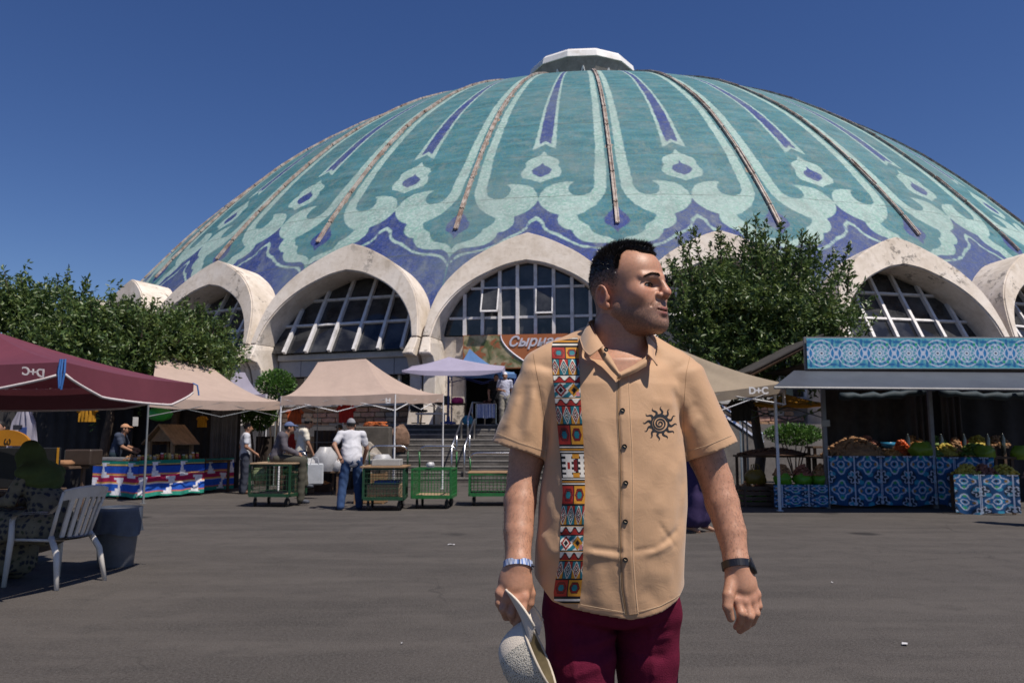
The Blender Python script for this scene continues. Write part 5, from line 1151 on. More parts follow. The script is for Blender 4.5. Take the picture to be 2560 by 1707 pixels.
gazebo('gazebo', [at(1855, 1010, 18.6), at(2080, 1010, 18.6), at(2075, 1012, 20.4), at(1865, 1012, 20.4)], [at(1965, 985, 19.5)], 2, cloth_m('canopy_amber', (.55, .26, .03), .55), 'amber yellow canopy glimpsed under the slate stall roof', .05, legs=(0, 1, 2, 3), legr=.02, leg_m=DGREY, sag=.03, seed=21)
garment('hanging_jacket', 1852, 1000, 16.4, .2, .42, M('jacket_black', (.012, .012, .014), .85, .2, 8), 'black jacket hanging under the tan gazebo')
a, b_ = at(1795, 1010, 22.5), at(1905, 1085, 22.5); mb = MB(); mb.tube([a, b_], .05, 6).tube([a - Vector((0, 0, .25)), b_ - Vector((0, 0, .25))], .08, 6).tube([a, a - Vector((0, 0, a.z))], .03, 6).tube([b_, b_ - Vector((0, 0, b_.z))], .03, 6).tube([a.lerp(b_, .5), a.lerp(b_, .5) - Vector((0, 0, a.lerp(b_, .5).z))], .03, 6); put('ramp_rail', mb, steel, 'sloping steel ramp rail behind the tan gazebo', 'handrail')
# litter on the asphalt
for i, (px, py, s_) in enumerate(((1128, 1362, .028), (2262, 1612, .018), (2082, 1458, .008), (1005, 1610, .006), (1700, 1400, .01))):
    p_ = gnd(px, py); b = MB(); P = [[Vector((s_ * (x - 1.5) * (1 + .2 * sin(y * 3)), s_ * .6 * (y - 1.5), .004 + .012 * abs(sin(x * 2 + y * 3 + i)))) for x in range(4)] for y in range(4)]; b.grid(P); put('litter', b, M('litter_white', (.5, .5, .52), .7, .1, 20), 'scrap of pale litter lying on the open asphalt', 'litter', p_, i * 1.1, 'litter scraps on the asphalt')

# raised back shelf of the vegetable stall
sf = table('display_shelf', Vector((stx0 + .1, 16.25, 0)), Vector((stx1 + 2.0, 16.25, 0)), .5, 1.14, DWOOD, 'raised dark shelf at the back of the vegetable stall')
for i, (px, m_, lab, cat) in enumerate(((2170, ONI, 'dark red onions on the raised back shelf by the brown tarp', 'onions'), (2290, APR, 'orange fruit on the raised back shelf behind the peppers', 'fruit'), (2345, GRN, 'green bunches on the raised back shelf beside the post', 'herbs'), (2400, PEP, 'red peppers on the raised back shelf above the yellow fruit', 'peppers'), (2450, YLW, 'yellow lemons on the raised back shelf above the herbs', 'fruit'), (2500, POT, 'brown roots on the raised back shelf end', 'vegetables'))): heap('produce_heap', (xat(px, 16.4), 16.5, 1.142), .26, .2, .2, 90, .035, m_, lab, cat, 140 + i)
# ================================================================ people in the market
def skin_m(name, c): return M(name, c, .55, .12, 12, spec=.35)
def hand_mb(b, w, d, palm, thick=1.0, curl=.5):
    """five-fingered hand at wrist w, pointing along d, palm normal 'palm'"""
    d = Vector(d).normalized(); n = Vector(palm); n = (n - d * n.dot(d)).normalized(); s = d.cross(n); w = Vector(w)
    b.tube([w - d * .02, w + d * .03, w + d * .085], [.024, .034, .034], 8)
    for i, (o, l) in enumerate(((-.028, .065), (-.010, .075), (.010, .072), (.027, .058))):
        r0 = w + d * .08 + s * o; m_ = r0 + d * l * .5 + n * .01; b.tube([r0, m_, m_ + (d * (1 - curl) + n * curl).normalized() * l * .5], [.0105, .0095, .007], 6)
    t0 = w + d * .03 - s * .03; b.tube([t0, t0 - s * .025 + d * .03 + n * .008, t0 - s * .028 + d * .06 + n * .02], [.014, .0115, .008], 6)
def person(loc, rz, label, J=None, shirt='#c8c8c8', trousers='#40506a', skin=(.32, .17, .11), sleeve=.55, hat=None, hatc='#888888', hair='#1a1614', shoe='#222222', dress=None, dress_fn=None, belly=.0, sc=1.0, scarf=None, shirt_len=.0, head_yaw=0.0, bare=False, res=.012):
    D_ = dict(pelvis=(0, 0, .93), belly=(0, -.01, 1.08), chest=(0, 0, 1.27), neck=(0, .005, 1.44), head=(0, -.015, 1.575), sL=(.185, 0, 1.385), sR=(-.185, 0, 1.385), eL=(.245, .03, 1.11), eR=(-.245, .03, 1.11), wL=(.25, -.06, .88), wR=(-.25, -.06, .88), hL=(.09, 0, .91), hR=(-.09, 0, .91), kL=(.10, -.02, .50), kR=(-.10, -.02, .50), aL=(.105, .02, .09), aR=(-.105, .02, .09), tL=(.12, -.12, .03), tR=(-.12, -.12, .03))
    if J: D_.update(J)
    D_ = {k: np.array(v, np.float32) * sc for k, v in D_.items()}; g = D_
    root = empty('person', loc, rz, label, 'person')
    allp = np.array(list(D_.values())); lo = allp.min(0) - .3; hi = allp.max(0) + .3
    hr = rotm(0, 0, head_yaw); hc = g['head']
    def hp(v): return hc + hr @ (np.array(v, np.float32) * sc)
    def body(P):
        d = d_ell(P, hp((0, .012, .025)), np.array((.074, .092, .092)) * sc, hr); d = smin(d, d_ell(P, hp((0, -.02, -.035)), np.array((.058, .066, .075)) * sc, hr), .03)
        d = smin(d, d_cap(P, hp((0, -.088, .005)), hp((0, -.106, -.03)), .009, .014), .012)
        for s in (-1, 1):
            d = smin(d, d_ell(P, hp((s * .076, .01, -.012)), np.array((.014, .022, .034)) * sc, hr), .008); d = smax(d, -d_ell(P, hp((s * .03, -.094, .008)), (.016, .014, .01), hr), .01)
        d = smax(d, -d_ell(P, hp((0, -.092, -.06)), (.022, .012, .004), hr), .006)
        d = smin(d, d_cap(P, hp((0, .015, -.06)), g['neck'] + np.array((0, 0, -.05)), .056, .062), .02)
        for k in 'LR': d = smin(d, d_chain(P, [g['s' + k], g['e' + k], g['w' + k]], [.05, .043, .028]), .01)
        if bare:
            for k in 'LR': d = smin(d, d_chain(P, [g['k' + k], g['a' + k], g['t' + k]], [.05, .036, .026], .02), .01)
        return d
    v, f = snet(body, lo, hi, min(res, .009) if res < .011 else .0095); b = MB()
    for k in 'LR': w = g['w' + k]; dr = w - g['e' + k]; hand_mb(b, w, dr, (0, -1, 0) if abs(dr[1]) < .2 else (0, 0, -1))
    hv = np.array([tuple(x) for x in b.v], np.float32); q = [x for x in b.f if len(x) == 4]
    v2, f2 = joinm([(v, f), (hv, np.array(q))]); obj('body', npmesh('body', v2, f2), skin_m('skin_%s' % (round(skin[0], 2)), skin), root)
    def cm(h, nm=None): return M(nm or 'cloth_' + h.strip('#'), h, .88, .14, 9, bump=.35, bscale=22, spec=.2)
    def tors(P, top=True):
        d = d_ell(P, g['pelvis'], np.array((.165 + belly * .5, .115 + belly * .5, .17)) * sc); d = smin(d, d_ell(P, g['belly'] , np.array((.16 + belly, .115 + belly, .19)) * sc), .06)
        d = smin(d, d_ell(P, g['chest'], np.array((.178, .118, .19)) * sc), .06); d = smin(d, d_cap(P, g['sL'], g['sR'], .066 * sc), .05); d = smin(d, d_cap(P, g['chest'], g['neck'] - np.array((0, 0, .02)), .09, .062), .04); return d
    def shirtf(P):
        d = tors(P)
        for k in 'LR':
            s_, e_, w_ = g['s' + k], g['e' + k], g['w' + k]
            if sleeve <= 1: d = smin(d, d_cap(P, s_, s_ + (e_ - s_) * sleeve, .068 * sc, .066 * sc), .03)
            else: d = smin(d, d_chain(P, [s_, e_, e_ + (w_ - e_) * .92], [.066, .058, .046]), .025)
        pz = g['pelvis'][2] - .12 - shirt_len
        wr = .005 * np.sin(P[:, 2] * 31 + 3 * np.sin(P[:, 0] * 17)) * np.sin(P[:, 0] * 26 + 2 * np.sin(P[:, 2] * 19) + P[:, 1] * 12)
        d = d + wr - .008 * np.clip((g['pelvis'][2] + .06 - P[:, 2]) / .14, 0, 1)
        if shirt_len < 9 and not dress: d = smax(d, (pz - P[:, 2]).astype(np.float32), .01)
        return smax(d, -(d_cap(P, g['neck'] - np.array((0, 0, .02)), g['neck'] + np.array((0, 0, .2)), .058)), .008)
    v, f = snet(shirtf, lo, hi, res); me = npmesh('shirt', v, f); obj('dress_top' if dress else 'shirt', me, cm(shirt) if not dress_fn else PRN, root)
    if dress_fn: cattr(me, 'col', dress_fn(v))
    if dress:
        hem = dress; wz = g['pelvis'][2] + .05
        def dr(P):
            legs = None
            for k in 'LR':
                q = d_chain(P, [g['h' + k], g['k' + k], g['k' + k] + (g['a' + k] - g['k' + k]) * hem], [.15, .15, .16], .05); legs = q if legs is None else smin(legs, q, .12)
            d = smin(legs, d_ell(P, g['pelvis'], (.2, .17, .18)), .06); return d + .012 * np.sin(P[:, 0] * 38 + P[:, 2] * 4) * np.sin(P[:, 1] * 20 + 1)
        v, f = snet(dr, lo, hi, res); me = npmesh('skirt', v, f); obj('skirt', me, cm(shirt) if not dress_fn else PRN, root)
        if dress_fn: cattr(me, 'col', dress_fn(v))
    else:
        def tro(P):
            d = d_ell(P, g['pelvis'] - np.array((0, 0, .03)), np.array((.16 + belly * .4, .118 + belly * .4, .13)) * sc)
            for k in 'LR': d = smin(d, d_chain(P, [g['h' + k], g['k' + k], g['a' + k] + np.array((0, 0, -.02))], [.1 * sc, .082 * sc, .072 * sc], .03), .03)
            return d + .005 * np.sin(P[:, 2] * 33 + 3 * np.sin(P[:, 0] * 23)) * np.sin(P[:, 2] * 13 + 2 + P[:, 0] * 20)
        v, f = snet(tro, lo, hi, res); obj('trousers', npmesh('trousers', v, f), cm(trousers), root)
    if not bare:
        for k in 'LR':
            a, t_ = g['a' + k], g['t' + k]
            v, f = snet(lambda P: smax(smin(d_cap(P, a + np.array((0, 0.02, -.035)), t_, .045, .04), d_cap(P, a, a + np.array((0, 0, .03)), .045), .03), (min(a[2], t_[2]) - .03 - P[:, 2] if False else (t_[2] - .03 - P[:, 2])).astype(np.float32), .005), np.minimum(a, t_) - .12, np.maximum(a, t_) + .12, .01); obj('shoe', npmesh('shoe', v, f), M('shoe_' + shoe.strip('#'), shoe, .6, .2, 9), root)
    else:
        for k in 'LR':
            a, t_ = g['a' + k], g['t' + k]; c = (a + t_) / 2; MB().cbox(min(a[0], t_[0]) - .045, max(a[0], t_[0]) + .045, min(t_[1], a[1]) - .04, max(a[1], t_[1]) + .05, t_[2] - .032, t_[2] - .018, .005).build('sandal', M('sandal', (.1, .06, .04), .7, .2, 9), root)
    # head cover
    def hcap(P, r=(.082, .1, .1), up=0.012): return d_ell(P, hp((0, .012, .028)), np.array(r) * sc, hr)
    hl, hh = hc - .22, hc + .22
    if hat == 'cap':
        def hf(P):
            q = (P - hc) @ hr; d = smax(hcap(P, (.085, .104, .1)), (-(q[:, 2] - .035 * sc)).astype(np.float32), .006); return smin(d, smax(d_ell(P, hp((0, -.11, .042)), (.068, .075, .02), hr @ rotm(.2)), (-(q[:, 2] - .036)).astype(np.float32), .004), .006)
        v, f = snet(hf, hl, hh, .009); obj('cap', npmesh('cap', v, f), cm(hatc), root)
    elif hat == 'skullcap':
        v, f = snet(lambda P: smax(hcap(P, (.084, .1, .108)), (-(((P - hc) @ hr)[:, 2] - .04 * sc)).astype(np.float32), .008), hl, hh, .009); obj('cap', npmesh('cap', v, f), cm(hatc), root)
    if scarf:
        def sf(P):
            q = (P - hc) @ hr; d = d_ell(P, hp((0, .02, .01)), (.1, .118, .128), hr); d = smin(d, d_cap(P, hp((0, .02, -.06)), g['chest'] + np.array((0, .02, .06)), .1, .17), .09); d = smin(d, d_cap(P, g['sL'], g['sR'], .082), .08)
            d = smax(d, (g['chest'][2] - .15 - P[:, 2] + .04 * np.sin(P[:, 0] * 12)).astype(np.float32), .02); d = smax(d, -d_ell(P, hp((0, -.1, -.02)), (.058, .08, .09), hr), .015); return d + .006 * np.sin(P[:, 2] * 50 + P[:, 0] * 30 + 12 * P[:, 1])
        v, f = snet(sf, lo, hi, .011); obj('headscarf', npmesh('headscarf', v, f), cm(scarf), root)
    elif hair:
        v, f = snet(lambda P: smax(smax(hcap(P, (.079, .098, .097)), -(d_ell(P, hp((0, -.1, -.03)), (.085, .085, .1), hr)), .02), (-(((P - hc) @ hr)[:, 2] + .03)).astype(np.float32), .02), hl, hh, .009); obj('hair', npmesh('hair', v, f), M('hair_' + hair.strip('#'), hair, .6, .3, 40), root)
    return root
# stooping man in blue trousers, seen from behind
p = gnd(876, 1274)
person((p.x, p.y + .05, 0), pi + .35, 'stooping man in blue trousers and pale shirt pushing the loaded trolley', dict(belly=(0, -.07, 1.07), chest=(0, -.13, 1.26), neck=(0, -.19, 1.42), head=(0, -.23, 1.54), sL=(.2, -.14, 1.37), sR=(-.2, -.14, 1.37), eL=(.33, -.03, 1.17), wL=(.25, .10, .98), eR=(-.3, -.2, 1.1), wR=(-.27, -.34, .9), aL=(.2, .06, .09), aR=(-.17, -.12, .09), kL=(.15, -.04, .5), kR=(-.13, -.1, .5), tL=(.24, -.07, .03), tR=(-.2, -.26, .03)), '#c3c3c9', '#34496e', sleeve=.62, hat='skullcap', hatc='#85858a', belly=.035, shirt_len=.04, sc=1.0)
p = gnd(748, 1238)
person((p.x, p.y, 0), pi - .9, 'man in long cream shirt and beige cap carrying a grey shopping bag', dict(belly=(0, -.03, 1.1), chest=(0, -.07, 1.28), neck=(0, -.12, 1.46), head=(0, -.18, 1.57), eL=(.24, -.02, 1.14), wL=(.2, -.2, .98), eR=(-.25, -.06, 1.12), wR=(-.24, -.18, .9)), '#cfc9bc', '#243049', sleeve=.6, hat='skullcap', hatc='#b8a488', shirt_len=.12, sc=1.05)
hb = at(783, 1150, 17.6); b_ = empty('shopping_bag', (hb.x, 17.75, .30), .2, 'large pale grey shopping bag held by the man in the cream shirt', 'bag')
MB().cbox(-.19, .19, -.06, .06, 0, .46, .03).build('sack', M('bag_silver', (.40, .42, .45), .4, .1, 8, bump=.6, bscale=9), b_, smooth=False)
for s in (-1, 1): MB().tube([(-.09, s * .05, .45), (-.06, s * .03, .58), (.06, s * .03, .58), (.09, s * .05, .45)], .01, 5).build('handle', M('bag_silver'), b_)
# man seated on the trolley, facing right
person((t1.x + .02, t1.y + .28, -.0), pi / 2 + .25, 'man in a grey jacket and blue cap sitting on the dark green trolley', dict(pelvis=(0, .08, .95), belly=(0, .03, 1.1), chest=(0, -.02, 1.27), neck=(0, -.1, 1.42), head=(0, -.17, 1.53), sL=(.19, -.03, 1.38), sR=(-.19, -.03, 1.38), eL=(.24, -.1, 1.12), wL=(.12, -.33, 1.02), eR=(-.24, -.1, 1.12), wR=(-.1, -.34, 1.0), hL=(.09, .05, .92), hR=(-.09, .05, .92), kL=(.12, -.42, .90), kR=(-.12, -.44, .88), aL=(.1, -.5, .42), aR=(-.13, -.42, .13), tL=(.1, -.63, .36), tR=(-.14, -.56, .07)), '#57535a', '#4c4a42', sleeve=1.5, hat='cap', hatc='#5b6788', shoe='#3a3f4a', sc=.98)
p = gnd(608, 1234)
person((p.x, p.y, 0), pi / 2 + .5, 'man in a white polo shirt and grey trousers beside the ikat tables', dict(belly=(0, -.02, 1.08), neck=(0, -.03, 1.44), head=(0, -.06, 1.57), eR=(-.25, .02, 1.12), wR=(-.2, -.2, .97), eL=(.25, .05, 1.12), wL=(.24, .0, .88)), '#b9bcc6', '#3b3f4b', sleeve=.6, hair='#221c18', shoe='#5a3a2a', sc=.98)
p = at(290, 1100, 19.0)
person((p.x, 19.0, 0), pi / 2 + .1, 'seller in a peach cap and striped shirt behind the market table', dict(chest=(0, -.08, 1.24), neck=(0, -.14, 1.4), head=(0, -.2, 1.51), belly=(0, -.03, 1.07), sL=(.18, -.1, 1.36), sR=(-.18, -.1, 1.36), eL=(.2, -.2, 1.1), wL=(.1, -.42, 1.05), eR=(-.2, -.22, 1.1), wR=(-.1, -.42, 1.0)), '#3c4456', '#22303a', sleeve=.7, hat='cap', hatc='#b3876a')
# two men at the top of the stairs
p = at(1262, 1000, 26.6)
person((p.x, 26.6, TERR), .15, 'man in a white skullcap and pale shirt at the top of the stairs', dict(wR=(-.1, -.25, 1.08), eR=(-.24, .0, 1.12), head=(0, -.04, 1.57), eL=(.24, .04, 1.1)), '#aeb0c2', '#8f8a80', sleeve=.6, hat='skullcap', hatc='#d8d8dc', head_yaw=-.3)
person((p.x - .3, 27.3, TERR), .2, 'man in a black shirt standing behind the skullcap wearer', {}, '#1c1b1f', '#16161a', sleeve=.6, sc=1.0)
# seated woman in the headscarf (faces the cart: left and away)
def floral(v):
    c = np.empty((len(v), 3)); c[:] = np.array(srgb('#6f6958')[:3]); q = v * 19.0; q = q + .5 * np.sin(q[:, [1, 2, 0]] * .9); cell = np.floor(q); h = np.sin(cell @ np.array([12.9, 78.2, 37.7])) * 43758.5; h -= np.floor(h)
    d = np.linalg.norm(q - cell - .5, axis=1); c[(h > .3) & (d < .42)] = srgb('#2a2d38')[:3]; c[(h <= .15) & (d < .36)] = srgb('#3a4030')[:3]; return c
person((-4.24, 7.55, 0), radians(-102), 'woman in a green headscarf and floral dress seated on the plastic chair', dict(pelvis=(0, .03, .53), belly=(0, -.02, .68), chest=(0, -.12, .86), neck=(0, -.2, 1.03), head=(0, -.27, 1.14), sL=(.18, -.13, .98), sR=(-.18, -.13, .98), eL=(.24, -.22, .74), wL=(.12, -.42, .72), eR=(-.24, -.22, .74), wR=(-.1, -.42, .7), hL=(.1, .0, .5), hR=(-.1, .0, .5), kL=(.14, -.42, .5), kR=(-.14, -.42, .5), aL=(.15, -.5, .09), aR=(-.15, -.46, .09), tL=(.16, -.64, .03), tR=(-.16, -.6, .03)), '#77705f', dress=.82, dress_fn=floral, scarf='#4a5630', hair=None, belly=.03, sleeve=1.5, shoe='#20201f')
# passer-by in purple behind the man, person at the stall edge
p = gnd(1742, 1330); person((p.x, p.y, 0), pi / 2 - .2, 'passer-by in a purple dress and sandals behind the man in the tan shirt', dict(aL=(.1, -.1, .09), tL=(.11, -.26, .03), aR=(-.1, .12, .09), tR=(-.1, -.02, .03)), '#3a2f52', dress=.62, scarf='#3a2f52', hair=None, bare=True, sleeve=1.4, sc=.9)
p = gnd(2612, 1315); person((p.x, p.y, 0), -pi / 2, 'shopper in a dark purple dress at the low stall bench', {}, '#2b2440', dress=.8, scarf='#2a2230', hair=None, sleeve=1.4, sc=.93, shoe='#1a1a22')
p = at(5, 1080, 12.8); person((p.x - .1, 12.9, 0), .1, 'person in dark clothes in the shade behind the bread counter', {}, '#1d1a1c', '#18181a', sleeve=1.2, sc=.93)

person((xat(728, 20.3), 20.3, 0), .3, 'person in a red top behind the capped shoppers under the gazebo', dict(wR=(-.15, -.3, 1.0)), '#8a2420', '#2a2a30', sleeve=1.3, sc=.97)
person((xat(848, 20.6), 20.6, 0), -.4, 'seller in a dark vest behind the produce table', dict(wL=(.15, -.3, 1.0), wR=(-.15, -.3, 1.0)), '#2c2a2c', '#26262a', sleeve=.6, hat='cap', hatc='#3a3a3a', sc=.97)
# ================================================================ the man in the foreground
MY = 2.06
man = empty('person', (.25, MY, 0), 0, 'man in a tan short-sleeved shirt with patterned strip and burgundy trousers holding a cap', 'person')
OFF = np.array((.25, MY, 0), np.float32)
def w(px, py, Y=MY): return np.array(at(px, py, Y), np.float32)
def wl_list(l): return [w(*p) for p in l]
def pobj(name, v, f, mat, parent=None, smooth=True):
    return obj(name, npmesh(name, np.asarray(v) - OFF, f, smooth), mat, parent or man)
# ---- head ------------------------------------------------------------------
PSI = radians(47); HC = np.array((w(1577, 716, 2.0)[0], 2.05, w(1572, 717, 1.99)[2]), np.float32); HR = np.array([[-cos(PSI), sin(PSI), 0], [-sin(PSI), -cos(PSI), 0], [0, 0, 1]], np.float32) @ np.array(Matrix.Rotation(radians(2), 3, 'X'), np.float32)
HS = .97
def hloc(P): return ((P - HC) @ HR) / HS
def hw(q): return (np.asarray(q, np.float32) * HS) @ HR.T + HC
def headf(q):
    d = d_ell(q, (0, -.012, .03), (.077, .098, .092))
    d = smin(d, d_ell(q, (0, .037, .040), (.062, .056, .057)), .03)
    d = smin(d, d_ell(q, (0, .04, -.03), (.060, .060, .072)), .03)
    d = smin(d, d_ell(q, (0, .032, -.068), (.058, .062, .045)), .025)
    d = smin(d, d_ell(q, (0, .085, -.098), (.027, .022, .020)), .018)
    d = smin(d, d_ell(q, (0, .02, -.104), (.045, .045, .022)), .02)
    d = smin(d, d_ell(q, (0, .078, -.062), (.034, .03, .032)), .018)
    d = smin(d, d_cap(q, (0, .0985, .016), (0, .1155, -.018), .0085, .0115), .012)
    d = smin(d, d_ell(q, (0, .1175, -.0235), (.0125, .012, .011)), .006)
    for s in (1, -1):
        d = smin(d, d_cap(q, (s * .051, .004, -.056), (s * .020, .078, -.098), .0175, .0175), .03)
        d = smin(d, d_ell(q, (s * .043, .06, -.024), (.025, .027, .027)), .02)
        d = smin(d, d_cap(q, (s * .010, .0955, .0205), (s * .045, .0765, .0195), .0115, .0105), .010)
        d = smin(d, d_ell(q, (s * .0145, .104, -.0295), (.0085, .011, .0085)), .005)
        d = smax(d, -d_ell(q, (s * .031, .103, -.002), (.020, .021, .0115)), .010)
        d = smin(d, d_ell(q, (s * .032, .0745, -.001), (.0170, .0146, .0130)), .004)
        d = smax(d, -d_ell(q, (s * .0330, .0915, -.0022), (.0150, .0145, .0050)), .0014)
        d = smax(d, -d_ell(q, (s * .0075, .1105, -.0365), (.0042, .007, .0035)), .003)
        d = smax(d, -(d_cap(q, (s * .0225, .1035, -.036), (s * .0335, .092, -.056), .0012)), .008)
        # ear
        er = rotm(0, 0, s * -.35)
        e = d_ell(q, (s * .0815, -.024, -.024), (.0075, .0185, .029), er)
        rim = [(s * (.0845 + .004 * sin(a)), -.024 - .0165 * cos(a), -.022 + .0275 * sin(a)) for a in np.linspace(-.9, 3.5, 11)]
        e = smin(e, d_chain(q, rim, [.0036] * 11), .003)
        e = smax(e, -d_ell(q, (s * .0925, -.021, -.021), (.0120, .0108, .0180)), .003)
        e = smax(e, -d_ell(q, (s * .0925, -.028, -.008), (.006, .009, .010)), .003)
        e = smin(e, d_ell(q, (s * .079, -.014, -.0475), (.0055, .009, .0095)), .006); e = smin(e, d_ell(q, (s * .0805, -.007, -.026), (.0045, .004, .007)), .004)
        d = smin(d, e, .004)
    # mouth
    d = smin(d, d_ell(q, (0, .100, -.0625), (.0225, .0115, .0062)), .005); d = smin(d, d_ell(q, (0, .0985, -.0748), (.0195, .0118, .0068)), .005)
    mz = -.0685 + 6.0 * q[:, 0] ** 2
    cut = np.maximum(np.abs(q[:, 2] - mz) - .0012, np.maximum(np.abs(q[:, 0]) - .0225, .086 - q[:, 1])); d = smax(d, -cut.astype(np.float32), .0022)
    d = smax(d, -d_ell(q, (0, .1135, -.0865), (.02, .008, .005)), .008)
    # neck
    d = smin(d, d_cap(q, (0, -.03, -.05), (0, -.045, -.13), .061, .064), .025)
    return d
def neckw(P):
    return d_chain(P, [HC + np.array((-.02, .01, -.08)), w(1550, 840, 2.075), w(1552, 900, 2.085)], [.058, .066, .085], .03)
SH_L, SH_R = w(1360, 945, 2.07), w(1702, 945, 2.07)
CHEST = [(w(1540, 870, 2.09), (.07, .06)), (w(1540, 905, 2.075), (.095, .098)), (w(1530, 960, 2.07), (.12, .108)), (w(1530, 1100, 2.06), (.14, .118))]
AL = [SH_L, w(1318, 1140, 2.075), w(1308, 1195, 2.07), w(1300, 1255, 2.045), w(1296, 1330, 2.01), w(1295, 1405, 1.975)]; ALr = [.047, .0455, .040, .040, .035, .029]
AR = [SH_R, w(1766, 1140, 2.075), w(1790, 1200, 2.07), w(1805, 1255, 2.055), w(1828, 1330, 2.03), w(1841, 1405, 2.0)]; ARr = [.047, .0455, .041, .0415, .036, .0285]
def hand(P, wr, palm, pr, prot, fingers, thumb, kn):
    d = d_cap(P, wr, palm, .029, .03); d = smin(d, d_ell(P, palm, pr, prot), .02)
    for a in kn: d = smin(d, d_ell(P, a, (.0135, .0135, .0135)), .01)
    fd = None
    for pts, rs in fingers:
        q = d_chain(P, pts, rs, .003); fd = q if fd is None else smin(fd, q, .0015)
    d = smin(d, fd, .004); return smin(d, d_chain(P, thumb[0], thumb[1], .003), .006)
LH = dict(wr=AL[-1], palm=w(1288, 1458, 1.972), pr=(.040, .021, .046), prot=rotm(0, .12, 0), kn=[w(1309, 1492, 1.955), w(1289, 1500, 1.952), w(1267, 1494, 1.955), w(1251, 1482, 1.962)],
    fingers=[([w(1309, 1492, 1.958), w(1304, 1530, 1.945), w(1296, 1555, 1.955), w(1289, 1574, 1.968)], [.0125, .0108, .0098, .0082]), ([w(1289, 1500, 1.956), w(1279, 1533, 1.945), w(1285, 1550, 1.968), w(1297, 1548, 1.99)], [.0125, .0112, .01, .0085]), ([w(1267, 1494, 1.958), w(1259, 1522, 1.95), w(1266, 1540, 1.972), w(1280, 1538, 1.992)], [.012, .0108, .0098, .0082]), ([w(1251, 1482, 1.965), w(1248, 1506, 1.96), w(1255, 1521, 1.978), w(1267, 1520, 1.995)], [.011, .0096, .0088, .0075])],
    thumb=([w(1312, 1448, 1.985), w(1325, 1482, 1.985), w(1323, 1506, 1.985), w(1312, 1526, 1.988)], [.0165, .0138, .0118, .009]))
RH = dict(wr=AR[-1], palm=w(1853, 1462, 1.995), pr=(.036, .023, .047), prot=rotm(0, -.14, 0), kn=[w(1842, 1500, 1.975), w(1862, 1504, 1.975), w(1879, 1497, 1.982), w(1889, 1485, 1.992)],
    fingers=[([w(1842, 1500, 1.978), w(1853, 1532, 1.962), w(1851, 1552, 1.975), w(1841, 1566, 1.99)], [.0125, .0108, .0098, .0082]), ([w(1862, 1504, 1.978), w(1874, 1540, 1.965), w(1866, 1562, 1.98), w(1850, 1575, 1.995)], [.0125, .0112, .01, .0085]), ([w(1879, 1497, 1.985), w(1889, 1532, 1.975), w(1880, 1553, 1.99), w(1866, 1564, 2.004)], [.012, .0106, .0096, .0082]), ([w(1889, 1485, 1.995), w(1896, 1514, 1.99), w(1889, 1533, 2.0), w(1877, 1543, 2.01)], [.0105, .0094, .0086, .0074])],
    thumb=([w(1830, 1448, 1.985), w(1821, 1487, 1.965), w(1819, 1516, 1.958), w(1827, 1545, 1.962)], [.0165, .0138, .0122, .0092]))
def bodyf(P):
    d = d_echain(P, CHEST, .03); d = smin(d, neckw(P), .03)
    return d
# arms and trunk coarse, hands and head fine, joined into one body mesh
def armhand(P, A, Ar, Hh): return smin(d_chain(P, A, Ar, .006), hand(P, **Hh), .012)
trunk = snet(bodyf, (-.05, 1.85, 1.20), (.55, 2.3, 1.56), .005)
aml = snet(lambda P: armhand(P, AL, ALr, LH), w(1225, 1600, 2.0) - np.array((.02, .12, 0)), w(1400, 1000, 2.0) + np.array((.02, .15, 0)), .0028)
amr = snet(lambda P: armhand(P, AR, ARr, RH), w(1690, 1600, 2.0) - np.array((.02, .12, 0)), w(1920, 1000, 2.0) + np.array((.02, .15, 0)), .0028)
hv, hf_ = snet(lambda P: headf(P) , (-.1, -.13, -.175), (.1, .14, .135), .0019)
nk = snet(neckw, w(1440, 905, 2.2) - np.array((0, .3, 0)), w(1660, 760, 2.2) + np.array((0, .1, 0)), .004)
SKIN = np.array((.45, .232, .148))
def skin_cols(v, base=SKIN):
    c = np.tile(base, (len(v), 1)); n = np.sin(v[:, 0] * 61 + v[:, 2] * 47) * np.sin(v[:, 2] * 83 + v[:, 1] * 59); c *= (1 + .03 * n)[:, None]; return c
def G(q, c, r): return np.exp(-(((q - np.array(c)) / np.array(r)) ** 2).sum(1))
q = hv; hc_ = skin_cols(q)
def hairline(q, soft=.016):
    """1 where scalp hair grows"""
    x, y, z = np.abs(q[:, 0]), q[:, 1], q[:, 2]
    yl = np.interp(x, [0, .02, .032, .044, .056], [.082, .078, .06, .026, .018]); yl = np.where(z < .085, np.minimum(yl, np.interp(z, [-.03, -.02, .005, .03, .06, .085], [.004, .010, .012, .024, .03, .026])), yl)
    lowz = np.interp(y, [-.12, -.09, -.052, -.046, -.01, -.002, .02], [-.085, -.082, -.06, .008, .012, -.02, -.028])
    return np.clip((yl - y) / soft + .5, 0, 1) * np.clip((z - lowz) / .02 + .5, 0, 1)
hm = hairline(q)
fade = np.clip((q[:, 2] + .012) / .075, 0, 1)                       # clipped sides, fuller top
for c, r, col, a in (((.045, .07, -.022), (.022, .03, .022), (.50, .19, .125), .5), ((0, .118, -.024), (.014, .015, .013), (.50, .18, .12), .5), ((.083, -.024, -.022), (.012, .024, .032), (.50, .16, .11), .7), ((.031, .085, -.012), (.02, .02, .008), (.38, .17, .125), .4)):
    for s in (1, -1):
        k = (a * G(q, (c[0] * s, c[1], c[2]), r))[:, None]; hc_ = hc_ * (1 - k) + np.array(col) * k
